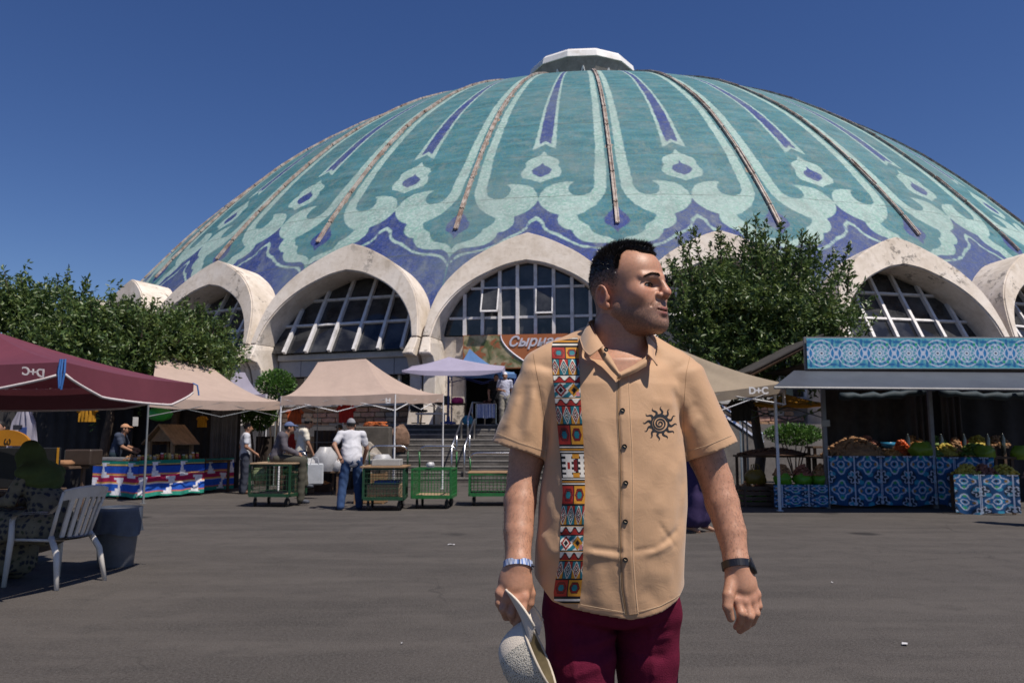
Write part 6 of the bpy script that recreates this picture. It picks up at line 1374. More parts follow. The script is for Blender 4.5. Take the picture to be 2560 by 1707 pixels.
beard = np.clip((-.036 - q[:, 2]) / .034, 0, 1) * np.clip((q[:, 1] + .012) / .035, 0, 1); beard = np.maximum(beard, .9 * G(q, (0, .103, -.05), (.026, .014, .008))); beard = np.maximum(beard, .85 * np.clip((.026 - np.abs(q[:, 1] - .012)) / .02, 0, 1) * np.clip((-q[:, 2] - .005) / .04, 0, 1) * (q[:, 2] > -.12)); beard *= np.clip((q[:, 2] + .135) / .02, 0, 1)
rgs = np.random.default_rng(5); st = (.38 + .42 * rgs.random(len(q))) * beard; hc_ = hc_ * (1 - st[:, None]) + np.array((.10, .066, .055)) * st[:, None]
lip = np.maximum(G(q, (0, .106, -.063), (.02, .012, .004)), G(q, (0, .104, -.0745), (.018, .012, .0055))); lip = np.clip(lip * 1.5, 0, 1)[:, None] * .75; hc_ = hc_ * (1 - lip) + np.array((.36, .12, .105)) * lip
sc_ = np.clip(hm * (.25 + .72 * fade) * (.72 + .56 * rgs.random(len(q))), 0, .97)[:, None]; hc_ = hc_ * (1 - sc_) + np.array((.035, .027, .025)) * sc_
bv, bf = joinm([trunk, aml, amr, nk, (hw(hv), hf_)])
bc = np.concatenate([skin_cols(trunk[0]), skin_cols(aml[0]), skin_cols(amr[0]), skin_cols(nk[0]) * .97, hc_])
# hand and elbow reddening
for c in LH['kn'] + RH['kn']: k = (.35 * np.exp(-(((bv - c) / .014) ** 2).sum(1)))[:, None]; bc = bc * (1 - k) + np.array((.46, .17, .12)) * k
bme = npmesh('body', bv - OFF, bf); cattr(bme, 'col', bc)
body = obj('body', bme, vcol_mat('man_skin', 'col', .47, .12, 140, .14, 420, .45, .12), man)
# eyes, brows
def sph(name, c, r, mat, n=12, m=16, parent=None):
    b = MB(); b.lathe([(max(1e-4, r * sin(pi * i / n)), -r * cos(pi * i / n)) for i in range(n + 1)], m, cap=False); me = b.mesh(name, True); o = obj(name, me, mat, parent or man); o.location = Vector(c - OFF); return o
EYEW = M('eye_white', (.55, .50, .47), .25, .05, 50, spec=.6); IRIS = M('iris', (.05, .03, .02), .2, .2, 300, spec=.6)
for s in (1, -1):
    e_ = sph('eye', hw((s * .032, .0735, -.001)), .0128 * HS, EYEW); g0 = np.array((s * .032, .0735, -.001)); dirr = np.array((s * -.10, 1, .0)); dirr = dirr / np.linalg.norm(dirr)
    i_ = sph('iris', hw(g0 + dirr * .0082), .0064 * HS, IRIS, 8, 12)
def lash_pts(s):
    t = np.linspace(-1, 1, 60); P = np.stack([s * (.033 + .0142 * t), np.full(60, .12), -.0022 + .0050 * np.sqrt(np.clip(1 - t * t, 0, 1)) + .0006], 1).astype(np.float32)
    for _ in range(30): P[:, 1] -= np.clip(headf(P), -.01, .03) * .8
    return P
def strands(name, P, D, L, wd, mat, rg, bend=.25, up=np.array((0, 0, 1.0))):
    """thin tapered blades (two quads bent) rooted at P"""
    n = len(P); D = D / np.linalg.norm(D, axis=1, keepdims=True); s = np.cross(D, rg.normal(size=(n, 3))); s /= np.linalg.norm(s, axis=1, keepdims=True); L = L[:, None]; b = rg.normal(size=(n, 3)) * bend
    m_ = P + D * L * .55; t = P + D * L + b * L * .35; v = np.stack([P - s * wd, P + s * wd, m_ + s * wd * .7, m_ - s * wd * .7, t], 1).reshape(-1, 3); i = np.arange(n)[:, None] * 5
    f = np.concatenate([np.concatenate([i, i + 1, i + 2], 1), np.concatenate([i, i + 2, i + 3], 1), np.concatenate([i + 3, i + 2, i + 4], 1)]); o = pobj(name, v, f, mat, None, False); return o
HAIRM = M('hair_black', (.016, .013, .012), .3, .3, 60, spec=.5)
# hair: close cap + blades
def capf(q):
    x, y, z = q[:, 0], q[:, 1], q[:, 2]; th = -.003 + .0075 * np.clip((z - .03) / .05, 0, 1) + .003 * np.clip((z - .07) / .03, 0, 1) + .002 * np.clip((y - .04) / .03, 0, 1); th = th + .0012 * np.sin(x * 700 + y * 300) * np.sin(y * 520 + z * 420)
    d0 = smin(d_ell(q, (0, -.012, .03), (.077, .098, .092)), d_ell(q, (0, .04, .042), (.062, .057, .058)), .03)
    return smax((d0 - th).astype(np.float32), ((.5 - hairline(q + np.array((0, .009, 0), np.float32), .008)) * .012).astype(np.float32), .003)
cv, cf = snet(capf, (-.1, -.13, -.1), (.1, .13, .15), .0026); cv0 = cv; hairo = pobj('hair', hw(cv), cf, HAIRM)
rg = np.random.default_rng(8)
nrm_ = cv0 - np.array((0, 0, .02)); nrm_ /= np.linalg.norm(nrm_, axis=1, keepdims=True)
topm = np.where((cv0[:, 2] > .045))[0]; pick = rg.choice(topm, 15000); dd = nrm_[pick] * .8 + np.array((0, .6, .3)) + rg.normal(size=(15000, 3)) * .38; Lh = (.004 + .011 * np.clip((cv0[pick, 2] - .045) / .06, 0, 1)) * rg.uniform(.5, 1.35, 15000)
strands('hair_strands', hw(cv0[pick] - nrm_[pick] * .002), (dd @ HR.T), Lh, .00055, HAIRM, rg)
sidem = np.where((hm > .15) & (q[:, 2] < .085))[0]; pick = rg.choice(sidem, 9000); nn = q[pick] - np.array((0, -.01, .02)); nn /= np.linalg.norm(nn, axis=1, keepdims=True); keep = rg.random(9000) < (.25 + .75 * hm[pick]) * (.35 + .65 * fade[pick]); pick = pick[keep]; nn = nn[keep]
dd = nn * .5 + np.array((0, -.35, -.6)) + rg.normal(size=nn.shape) * .3; Ls = (.0022 + .005 * np.clip((q[pick, 2] + .01) / .06, 0, 1)) * rg.uniform(.6, 1.2, len(pick)); strands('clipped_hair', hw(q[pick]), dd @ HR.T, Ls, .00042, HAIRM, rg)
edge = np.where((hm > .12) & (hm < .9) & (q[:, 2] > .045))[0]; pick = rg.choice(edge, 2600); nn = q[pick] - np.array((0, 0, .02)); nn /= np.linalg.norm(nn, axis=1, keepdims=True); dd = nn * .6 + np.array((0, .55, .35)) + rg.normal(size=nn.shape) * .35; strands('hairline_strands', hw(q[pick]), dd @ HR.T, .0085 * rg.uniform(.4, 1.3, 2600), .0005, HAIRM, rg)
bm_ = np.where((beard > .35))[0]; pick = rg.choice(bm_, 5200); nn = q[pick] - np.array((0, .02, -.05)); nn /= np.linalg.norm(nn, axis=1, keepdims=True); dd = nn + np.array((0, .1, -.7)) + rg.normal(size=nn.shape) * .3; strands('stubble', hw(q[pick]), dd @ HR.T, .0022 * rg.uniform(.5, 1.3, len(pick)), .00022, M('stubble_dark', (.05, .035, .03), .6, .2, 60), rg)
for s in (1, -1):
    t = rg.random(420); x = s * (.010 + .041 * t); z = .0225 + .006 * np.sin(pi * np.minimum(1, t * 1.1)) - .004 * t + rg.normal(size=420) * .0015; y = np.full(420, .13)
    P = np.stack([x, y, z], 1).astype(np.float32)
    for _ in range(24): P[:, 1] -= np.clip(headf(P), -.01, .03) * .8
    strands('eyebrow', hw(P), np.stack([s * np.ones(420) * .9, np.full(420, .25), .35 - .6 * t], 1) @ HR.T, .0075 * rg.uniform(.6, 1.2, 420), .0005, HAIRM, rg, .1)
for s in (1, -1):
    LPn = np.repeat(lash_pts(s), 3, 0); strands('eyelashes', hw(LPn), (np.array((0, .75, -.35)) + rg.normal(size=LPn.shape) * .2) @ HR.T, .005 * rg.uniform(.6, 1.2, len(LPn)), .0006, HAIRM, rg, .1)
# fine hair on the forearms
for (vv, ff), A_ in ((aml, AL), (amr, AR)):
    sel = np.where((vv[:, 2] < A_[1][2]) & (vv[:, 2] > A_[-1][2] + .01) & (vv[:, 1] < 2.09))[0]; pk = rg.choice(sel, 1500); ax = (A_[-1] - A_[2]); ax /= np.linalg.norm(ax); c0 = A_[2] + ((vv[pk] - A_[2]) @ ax)[:, None] * ax; nn = vv[pk] - c0; nn /= np.linalg.norm(nn, axis=1, keepdims=True)
    strands('arm_hair', vv[pk], nn * .45 + ax + rg.normal(size=nn.shape) * .35, .009 * rg.uniform(.5, 1.3, 1500), .00020, M('arm_hair', (.05, .03, .022), .6, .2, 60), rg)
# ---- shirt -----------------------------------------------------------------
def st_(xl, xr, y, ry, Y=MY): a = w(xl, y, Y); b = w(xr, y, Y); return ((a + b) / 2, (float(b[0] - a[0]) / 2, ry))
SHIRT = [st_(1346, 1702, 1545, .135, 2.065), st_(1341, 1706, 1450, .142, 2.06), st_(1338, 1709, 1360, .150, 2.055), st_(1346, 1712, 1260, .148, 2.055), st_(1362, 1710, 1150, .142, 2.06), st_(1368, 1702, 1050, .138, 2.065), st_(1366, 1696, 965, .124, 2.07), st_(1385, 1668, 905, .102, 2.078)]
SLL = (w(1360, 938, 2.07), w(1298, 1126, 2.065)); SLR = (w(1699, 938, 2.07), w(1777, 1128, 2.065))
def nz3(P, f, s): return (np.sin(P[:, 0] * f + s) * np.sin(P[:, 2] * f * .83 + s * 1.7 + np.sin(P[:, 0] * f * .6) * 1.2) * np.cos(P[:, 1] * f * .5 + s))
# folds: (x0,y0,x1,y1,width px, depth mm) traced as creases on the front
FOLDS = [(1462, 1362, 1562, 1374, 7, -4), (1570, 1374, 1640, 1362, 7, -3.5), (1640, 1362, 1700, 1318, 7, -4), (1600, 1385, 1695, 1350, 8, 4), (1460, 1376, 1560, 1390, 8, 4), (1638, 1300, 1692, 1372, 6, -3), (1375, 1160, 1400, 1300, 16, -5), (1352, 1330, 1385, 1400, 16, 5), (1390, 1400, 1352, 1460, 12, -4), (1470, 1395, 1455, 1500, 16, -4), (1500, 1400, 1490, 1520, 18, 4), (1555, 1240, 1565, 1530, 7, -2.5), (1690, 1150, 1640, 1290, 18, 5), (1712, 1180, 1695, 1330, 12, -4), (1660, 1130, 1600, 1250, 22, 3), (1480, 990, 1540, 1200, 26, 3), (1440, 1100, 1530, 1330, 22, -3), (1590, 960, 1700, 940, 18, -3), (1620, 1000, 1700, 1010, 12, 3), (1690, 960, 1722, 1100, 11, -7), (1712, 950, 1752, 1105, 13, 6), (1738, 960, 1795, 1095, 15, -5), (1716, 1050, 1760, 1000, 11, -4), (1722, 1085, 1770, 1035, 11, 4), (1345, 950, 1372, 1130, 10, -9), (1335, 960, 1318, 1110, 14, 8), (1320, 950, 1285, 1100, 14, -7), (1300, 980, 1255, 1080, 12, 5), (1390, 930, 1375, 1040, 12, 4), (1480, 900, 1440, 960, 16, 3), (1600, 1420, 1690, 1440, 22, 4), (1600, 1460, 1660, 1520, 16, -3), (1420, 1230, 1470, 1330, 14, 4), (1395, 1330, 1440, 1360, 10, -4)]
FA = [(w(a, b, 1.95)[[0, 2]], w(c, d, 1.95)[[0, 2]], wd / 1000., dp / 1000.) for a, b, c, d, wd, dp in FOLDS]
def folds(P):
    o = np.zeros(len(P), np.float32); p2 = P[:, [0, 2]]; front = np.clip((2.1 - P[:, 1]) / .08, 0, 1)
    for a, b, wd, dp in FA:
        e = b - a; t = np.clip(((p2 - a) @ e) / (e @ e), 0, 1); r = np.linalg.norm(p2 - a - t[:, None] * e, axis=1); o += dp * np.exp(-(r / wd) ** 2) * np.clip(np.sin(pi * np.clip(t, .04, .96)) * 1.6, 0, 1)
    return o * front * .7 + .0022 * nz3(P, 24, .3) + .0016 * nz3(P, 43, 2.1) + .0009 * nz3(P, 85, 4.)
HEM = np.array([(1330, 1440), (1343, 1456), (1380, 1500), (1415, 1511), (1450, 1517), (1510, 1528), (1568, 1538), (1610, 1532), (1650, 1521), (1690, 1500), (1706, 1485), (1720, 1470)], float); HX = np.array([w(a, b, 1.98)[0] for a, b in HEM]); HZ_ = np.array([w(a, b, 1.98)[2] for a, b in HEM])
NECK = [w(a, b, 1.95)[[0, 2]] for a, b in ((1478, 790), (1490, 850), (1512, 898), (1549, 934), (1590, 918), (1614, 890), (1622, 850), (1615, 800))]
def sleeve(P, ab, r0, r1, hemr):
    a, b = ab; e = b - a; L = np.linalg.norm(e); e = e / L; wv_ = P - a; t = wv_ @ e; tt = np.clip(t / L, 0, 1.1); c = a + (t[:, None] * e); dlt = P - c
    # sleeve section: wider across than deep, flaring to the hem
    side = np.array((e[2], 0, -e[0])); side /= np.linalg.norm(side); dep = np.array((0, 1, 0)); u = (dlt @ side) / (r0 + (r1 - r0) * tt); v_ = (dlt @ dep) / (r0 * .95 + (hemr - r0 * .95) * tt)
    rr = np.sqrt(u * u + v_ * v_); d = (rr - 1) * np.minimum(r0 + (r1 - r0) * tt, r0 * .95 + (hemr - r0 * .95) * tt); return d.astype(np.float32), t, L
def shirt_outer(P):
    d = d_echain(P, SHIRT, .03)
    d = smin(d, d_cap(P, w(1468, 870, 2.085), w(1352, 922, 2.08), .056, .050), .04); d = smin(d, d_cap(P, w(1612, 880, 2.085), w(1700, 932, 2.075), .05, .049), .04)
    f = folds(P); d = d - f
    for ab, r1 in ((SLL, .0735), (SLR, .0705)):
        s_, t, L = sleeve(P, ab, .062, r1, .068); s_ = s_ - f; s_ = smax(s_, (-t - .01).astype(np.float32), .02); hem_w = .0008 * np.sin(P[:, 0] * 60 + P[:, 1] * 50)
        inner_ = s_ + .009; cutp = (t - L).astype(np.float32) + hem_w.astype(np.float32); s2 = smax(s_, cutp, .0015); s2 = np.where(t > L - .05, np.maximum(s2, -inner_), s2); d = smin(d, s2, .012)
    return d
def shirtf(P):
    d = shirt_outer(P); zh = np.interp(P[:, 0], HX, HZ_); cut = (zh - P[:, 2]).astype(np.float32); d0 = d; d = smax(d, cut, .0015)
    d = np.where(P[:, 2] < zh + .05, np.maximum(d, -(d_echain(P, SHIRT, .03) - folds(P) + .006)), d)
    # neck opening
    nk_ = sdf_poly([tuple(p) for p in NECK], P[:, 0], P[:, 2], lambda a, b: (a, b)).astype(np.float32); nk_ = np.maximum(nk_, P[:, 1] - 2.06); nk2 = d_chain(P, [w(1550, 780, 2.07), w(1552, 850, 2.08)], [.068, .072]); d = smax(d, -np.minimum(nk_, nk2), .002); return d
sv, sf_ = snet(shirtf, (-.07, 1.86, .83), (.58, 2.26, 1.585), .0036)
def mat_shirt():
    t = NT('shirt_tan'); p = t.pos(True); wv1 = t.noise(900, 2, .5, t.scale(p, (1, 1, 3))); wv2 = t.noise(900, 2, .5, t.scale(p, (3, 1, 1))); cr = t.noise(26, 5, .65, p, .8); cr2 = t.noise(70, 4, .6, t.scale(p, (1, 1, .5)))
    c = t.mix(t.map(t.noise(5, 3, .5, p), .3, .7), (.475, .287, .163), (.525, .322, .187)); c = t.mix(t.map(wv1, .3, .7, 0, .25), c, (.41, .25, .13))
    h = t.math('ADD', t.math('MULTIPLY', t.math('ADD', wv1, wv2), .06), t.math('ADD', t.math('MULTIPLY', cr, .7), t.math('MULTIPLY', cr2, .22))); t.bump(h, .32, .006)
    t.out(c, .62); t.b.inputs['Specular IOR Level'].default_value = .3; t.b.inputs['Sheen Weight'].default_value = .25; return t.m
SHM = mat_shirt(); shirt = pobj('shirt', sv, sf_, SHM)
CO = np.array((0, 0, CAMH), np.float32)
def onshirt(pts, lift=0.0, fn=None, Y0=1.70):
    """carry pixels on to the shirt front along the viewing rays"""
    fn = fn or shirt_outer; pts = np.asarray(pts, float); D = np.array([tuple(ray(a, b)) for a, b in pts], np.float32); D /= np.linalg.norm(D, axis=1, keepdims=True); t = np.full(len(D), Y0, np.float32)
    for _ in range(34): t += np.clip(fn(CO + D * t[:, None]) - lift, -.02, .06) * .85
    return CO + D * t[:, None]
# patterned strip ------------------------------------------------------------
SE = np.array([(846, 1384, 1444), (868, 1379, 1446), (1000, 1387, 1452), (1130, 1400, 1460), (1230, 1407, 1463), (1300, 1402, 1460), (1400, 1399, 1457), (1440, 1390, 1456), (1480, 1384, 1452), (1511, 1386, 1449)], float)
ys = np.arange(841, 1508.1, 1.35); nu_ = 46; us = np.linspace(0, 1, nu_)
xl = np.interp(ys, SE[:, 0], SE[:, 1]); xr = np.interp(ys, SE[:, 0], SE[:, 2]); GX = xl[:, None] + (xr - xl)[:, None] * us[None]; hemy = np.interp(GX, HEM[:, 0], HEM[:, 1]); GY = np.maximum(np.repeat(ys[:, None], nu_, 1), 854.5 - (GX - 1384) * .2)
PX = np.stack([GX.ravel(), np.minimum(GY, hemy - 1.5).ravel()], 1); sp = onshirt(PX, .0012)
RED, ORA, TEA, BLA, WHI, DRD, PNK = [np.array(srgb(h)[:3]) for h in ('#9c2a22', '#c98a2c', '#22707c', '#17171a', '#ddd6ca', '#6e1a1c', '#c77a7a')]
BLK = [(840, 867, 'L'), (867, 897, 'H'), (897, 938, 'D'), (938, 956, 'W'), (956, 994, 'B'), (994, 1014, 'W'), (1014, 1061, 'D'), (1061, 1112, 'H'), (1112, 1134, 'L'), (1134, 1193, 'Z'), (1193, 1213, 'L'), (1213, 1261, 'H'), (1261, 1313, 'D'), (1313, 1337, 'W'), (1337, 1377, 'B'), (1377, 1401, 'W'), (1401, 1447, 'D'), (1447, 1491, 'H'), (1491, 1530, 'L')]
pc = np.zeros((len(PX), 3)); U_ = np.tile(us, len(ys)); Yp = GY.ravel()
for y0, y1, k in BLK:
    m = (Yp >= y0) & (Yp < y1); u = U_[m]; v = (Yp[m] - y0) / (y1 - y0); c = np.tile(WHI, (m.sum(), 1))
    if k == 'L':
        b_ = np.floor(v * 7).astype(int); c[:] = WHI; c[b_ % 2 == 0] = BLA; c[b_ == 3] = ORA * .9
    elif k == 'H':
        lf = u < .5; c[lf] = RED; c[~lf] = ORA; x = (u * 2) % 1 - .5; y = (v - .5); r = np.maximum(np.abs(y) * 1.25, np.abs(x) * 1.0 + np.abs(y) * .55); c[r < .40] = BLA; c[(r < .37)] = DRD; c[(r < .29)] = np.where(lf[r < .29][:, None], RED, RED * .9); c[r < .26] = BLA; c[r < .22] = TEA; c[np.abs(u - .5) < .012] = BLA; c[(v < .04) | (v > .96)] = BLA
    elif k == 'D':
        x = np.abs(((u * 3.0 + .25) % 1) - .5); kx = np.floor(u * 3 + .25).astype(int); y = np.abs(v - .5); q_ = x + y * .85; base = np.where((kx % 2 == 0)[:, None], TEA, RED); c[:] = np.where((v > .5)[:, None], np.where((kx % 2 == 0)[:, None], ORA, TEA), base); c[q_ < .44] = WHI; c[q_ < .37] = BLA; c[q_ < .31] = np.where((kx % 2 == 0)[:, None], RED, TEA)[q_ < .31]; c[q_ < .23] = WHI; c[q_ < .18] = BLA; c[q_ < .07] = WHI; c[np.abs(x - .49) < .02] = BLA; c[(v < .05) | (v > .95)] = BLA
    elif k == 'W':
        wv__ = .5 + .28 * np.sin(u * 2 * pi * 2.6 + 1); c[v > wv__] = RED; c[np.abs(v - wv__) < .09] = BLA; c[(v < .08) | (v > .93)] = ORA; c[(v < .03) | (v > .97)] = BLA
    elif k == 'B':
        x = np.abs(((u * 2) % 1) - .5); y = np.abs(v - .5); q_ = x + y; kx = np.floor(u * 2).astype(int); c[:] = np.where(((u * 4 + v * 3) % 2 < 1)[:, None], TEA, WHI); c[q_ < .46] = BLA; c[q_ < .43] = np.where((kx == 0)[:, None], RED, ORA)[q_ < .43]; c[q_ < .28] = np.where((kx == 0)[:, None], WHI, ORA * .85)[q_ < .28]; c[q_ < .2] = BLA; c[(v < .04) | (v > .96)] = BLA; c[(np.abs(u - .9) < .07) & (np.abs(v - .75) < .15)] = PNK
    else:
        st6 = np.floor(v * 9) / 9; x = np.abs(u - .33); wd = .12 + .16 * np.abs(((st6 * 4.5) % 1) - .5) * 2; c[:] = BLA; c[x < wd] = WHI; c[(np.abs(u - .9) < wd * .55)] = WHI; c[(np.abs(u - .62) < .07) & (v > .25) & (v < .75)] = DRD; c[(x < .06) & (np.abs(v - .5) < .14)] = RED; c[(u > .5) & (u < .8) & ((v < .2) | (v > .82))] = ORA
    pc[m] = c
ii = np.arange(len(PX)).reshape(len(ys), nu_); fq = np.stack([ii[:-1, :-1], ii[:-1, 1:], ii[1:, 1:], ii[1:, :-1]], -1).reshape(-1, 4)
so = pobj('patterned_strip', sp, fq, vcol_mat('strip_print', 'col', .62, .08, 40, .2, 500)); cattr(so.data, 'col', pc)
# placket, buttons, stitching, emblem ----------------------------------------
PK = np.array([(934, 1547, 1566), (1030, 1546, 1570), (1120, 1551, 1575), (1210, 1553, 1577), (1300, 1551, 1576), (1400, 1553, 1578), (1470, 1556, 1583), (1536, 1566, 1590)], float)
def strip_px(ys, xa, xb, n, lift): 
    X = xa[:, None] + (xb - xa)[:, None] * np.linspace(0, 1, n)[None]; Yv = np.repeat(ys[:, None], n, 1); p_ = np.stack([X.ravel(), np.minimum(Yv, np.interp(X, HEM[:, 0], HEM[:, 1]) - 1).ravel()], 1); P = onshirt(p_, lift); i = np.arange(len(p_)).reshape(len(ys), n); return P, np.stack([i[:-1, :-1], i[:-1, 1:], i[1:, 1:], i[1:, :-1]], -1).reshape(-1, 4)
yy = np.linspace(936, 1536, 150); P, f = strip_px(yy, np.interp(yy, PK[:, 0], PK[:, 1]), np.interp(yy, PK[:, 0], PK[:, 2]) + 8, 8, .0032); P2 = P.reshape(150, 8, 3); P2[:, 0, 1] += .0042; P2[:, 7, 1] += .0030; pobj('placket', P2.reshape(-1, 3), f, SHM)
THR = M('thread', (.55, .42, .28), .7, .1, 50); THD = M('seam_shadow', (.30, .185, .095), .9, .1, 40)
def stitch(pts, label, mat=THR, r=.0006, dash=True, lift=.0036):
    pts = np.asarray(pts, float); L = np.r_[0, np.cumsum(np.hypot(*np.diff(pts, axis=0).T))]; s_ = np.arange(0, L[-1], 2.6); X = np.interp(s_, L, pts[:, 0]); Yv = np.interp(s_, L, pts[:, 1]); P = onshirt(np.stack([X, Yv], 1), lift); b = MB()
    if dash:
        for i in range(0, len(P) - 1): b.tube([Vector(P[i]), Vector(P[i] + (P[i + 1] - P[i]) * .68)], r, 4)
    else: b.tube([Vector(p_) for p_ in P], r, 5)
    me = b.mesh(label); 
    for v_ in me.vertices: v_.co -= Vector(OFF)
    o = obj(label, me, mat, man); o['kind'] = 'stuff' if dash else ''
    if not dash: del o['kind']
    return o
stitch(list(zip(np.interp(yy, PK[:, 0], PK[:, 2]) + 5, yy)), 'stitching'); stitch(list(zip(np.interp(yy, PK[:, 0], PK[:, 1]) - 4, yy)), 'stitching', lift=.0012)
stitch([(x, np.interp(x, HEM[:, 0], HEM[:, 1]) - 7) for x in np.linspace(1452, 1700, 60)], 'stitching', lift=.0012); stitch(list(zip(np.interp(yy, PK[:, 0], PK[:, 1]) - .6, yy)), 'placket_edge', THD, .0011, False, .0012)
stitch([(1726, 886), (1716, 930), (1712, 980), (1709, 1040), (1711, 1100), (1715, 1140)], 'armhole_seam', THD, .0005, False, .0002); stitch([(1333, 884), (1340, 925), (1352, 980), (1360, 1040), (1364, 1100), (1366, 1140)], 'armhole_seam', THD, .0005, False, .0002)
stitch([(1241, 1081), (1300, 1106), (1368, 1128)], 'stitching', lift=.0012); stitch([(1829, 1088), (1770, 1112), (1718, 1128)], 'stitching', lift=.0012)
BUTM = M('button_black', (.012, .012, .013), .22, .15, 200, spec=.6)
def button(px, py, r=.0062, lift=.0035, pt=None):
    p_ = onshirt([(px, py)], lift)[0] if pt is None else pt; b = MB(); mt = Matrix.Translation(Vector(p_ - OFF)) @ Matrix.Rotation(pi / 2, 4, 'X'); b.lathe([(r * .2, .0005), (r * .55, .0006), (r * .7, .002), (r, .0022), (r, .0), (r * .9, -.002)], 18, mat=mt); b.build('button', BUTM, man, smooth=False); MB().tube([Vector(p_ - OFF) + Vector((-.0022, -.0012, .0012)), Vector(p_ - OFF) + Vector((.0022, -.0012, -.0012))], .0006, 4).build('button_thread', THR, man)
for px, py in ((1552, 939), (1556, 1026), (1561, 1116), (1564, 1207), (1563, 1304), (1563, 1399)): button(px, py, lift=.0042)
# sun emblem: spiral disc with twelve wavy rays
INK = M('emblem_ink', (.010, .012, .018), .7, .2, 80); eb = []
def ribbon(pts, wds):
    pts = np.array(pts); t = np.gradient(pts, axis=0); n = np.stack([-t[:, 1], t[:, 0]], 1); n /= np.maximum(np.linalg.norm(n, axis=1, keepdims=True), 1e-6); wds = np.array(wds)[:, None]; return np.concatenate([pts - n * wds, pts + n * wds]), [(i, i + 1, len(pts) + i + 1, len(pts) + i) for i in range(len(pts) - 1)]
EC = np.array((1650, 1058.)); a = np.linspace(0, 2 * pi * 2.6, 110); eb.append(ribbon([EC + (1.5 + 17.5 * t / (2 * pi * 2.6)) * np.array((cos(t + 2.2), sin(t + 2.2))) for t in a], 1.1 + .7 * np.sin(np.linspace(.2, 2.6, 110)))); a = np.linspace(0, 2 * pi, 60); eb.append(ribbon([EC + 21.5 * np.array((cos(t), sin(t))) for t in a], [2.3] * 60))
for k in range(12):
    a0_ = 2 * pi * k / 12 + .12; s = np.linspace(0, 1, 16); eb.append(ribbon([EC + (22.5 + 20.5 * q) * np.array((cos(a0_ + .105 * sin(q * 6.0)), sin(a0_ + .105 * sin(q * 6.0)))) for q in s], 2.9 * (1 - s) ** .75 + .2))
ev = []; ef = []; n0 = 0
for p_, fs in eb: ev.append(p_); ef += [tuple(i + n0 for i in f) for f in fs]; n0 += len(p_)
pobj('sun_emblem', onshirt(np.concatenate(ev), .0010), ef, INK)
# collar ----------------------------------------------------------------------
def leaf(secs, name, mat=SHM, th=.0035, n=8):
    """collar leaf lofted from (top, bottom) pairs"""
    T_ = np.array([w(*a) for a, b in secs]); B_ = np.array([w(*b) for a, b in secs]); q = np.linspace(0, 1, len(secs)); qq = np.linspace(0, 1, 30); I = lambda A: np.stack([np.interp(qq, q, A[:, i]) for i in range(3)], 1); T2, B2 = I(T_), I(B_); vs = np.linspace(0, 1, n); P = T2[:, None] + (B2 - T2)[:, None] * vs[None, :, None]; P[..., 1] -= (.006 * np.sin(pi * vs))[None]; b = MB(); b.grid([[Vector(p_) for p_ in r] for r in P]); b.grid([[Vector(p_) + Vector((0, th, -.0015)) for p_ in r] for r in P])
    ring_ = [Vector(p_) + Vector((0, th / 2, 0)) for p_ in list(P[:, -1])] + [Vector(p_) + Vector((0, th / 2, 0)) for p_ in P[-1][::-1]]; b.tube(ring_, th * .55, 5); me = b.mesh(name, True)
    for v_ in me.vertices: v_.co -= Vector(OFF)
    return obj(name, me, mat, man)
leaf([((1548, 796, 2.14), (1548, 842, 2.17)), ((1505, 795, 2.125), (1480, 836, 2.16)), ((1477, 800, 2.085), (1453, 838, 2.10)), ((1470, 806, 2.04), (1450, 846, 2.03)), ((1484, 832, 1.985), (1459, 873, 1.965)), ((1508, 863, 1.945), (1475, 889, 1.925))], 'collar_leaf')
leaf([((1548, 796, 2.14), (1548, 842, 2.17)), ((1590, 806, 2.125), (1612, 840, 2.16)), ((1610, 826, 2.08), (1636, 852, 2.10)), ((1614, 840, 2.02), (1640, 862, 2.03)), ((1621, 864, 1.97), (1636, 886, 1.965)), ((1620, 884, 1.945), (1643, 913, 1.930))], 'collar_leaf')
leaf([((1478, 806, 2.05), (1482, 845, 2.04)), ((1488, 832, 1.99), (1492, 868, 1.97)), ((1510, 866, 1.955), (1508, 898, 1.943)), ((1532, 900, 1.945), (1530, 925, 1.937)), ((1549, 930, 1.937), (1549, 944, 1.932))], 'collar_band'); leaf([((1612, 842, 2.03), (1622, 862, 2.04)), ((1621, 866, 1.985), (1626, 890, 1.97)), ((1614, 892, 1.955), (1618, 912, 1.945)), ((1585, 912, 1.945), (1590, 928, 1.938)), ((1549, 930, 1.935), (1553, 944, 1.931))], 'collar_band')
button(0, 0, .0055, 0, w(1515, 874, 1.938))
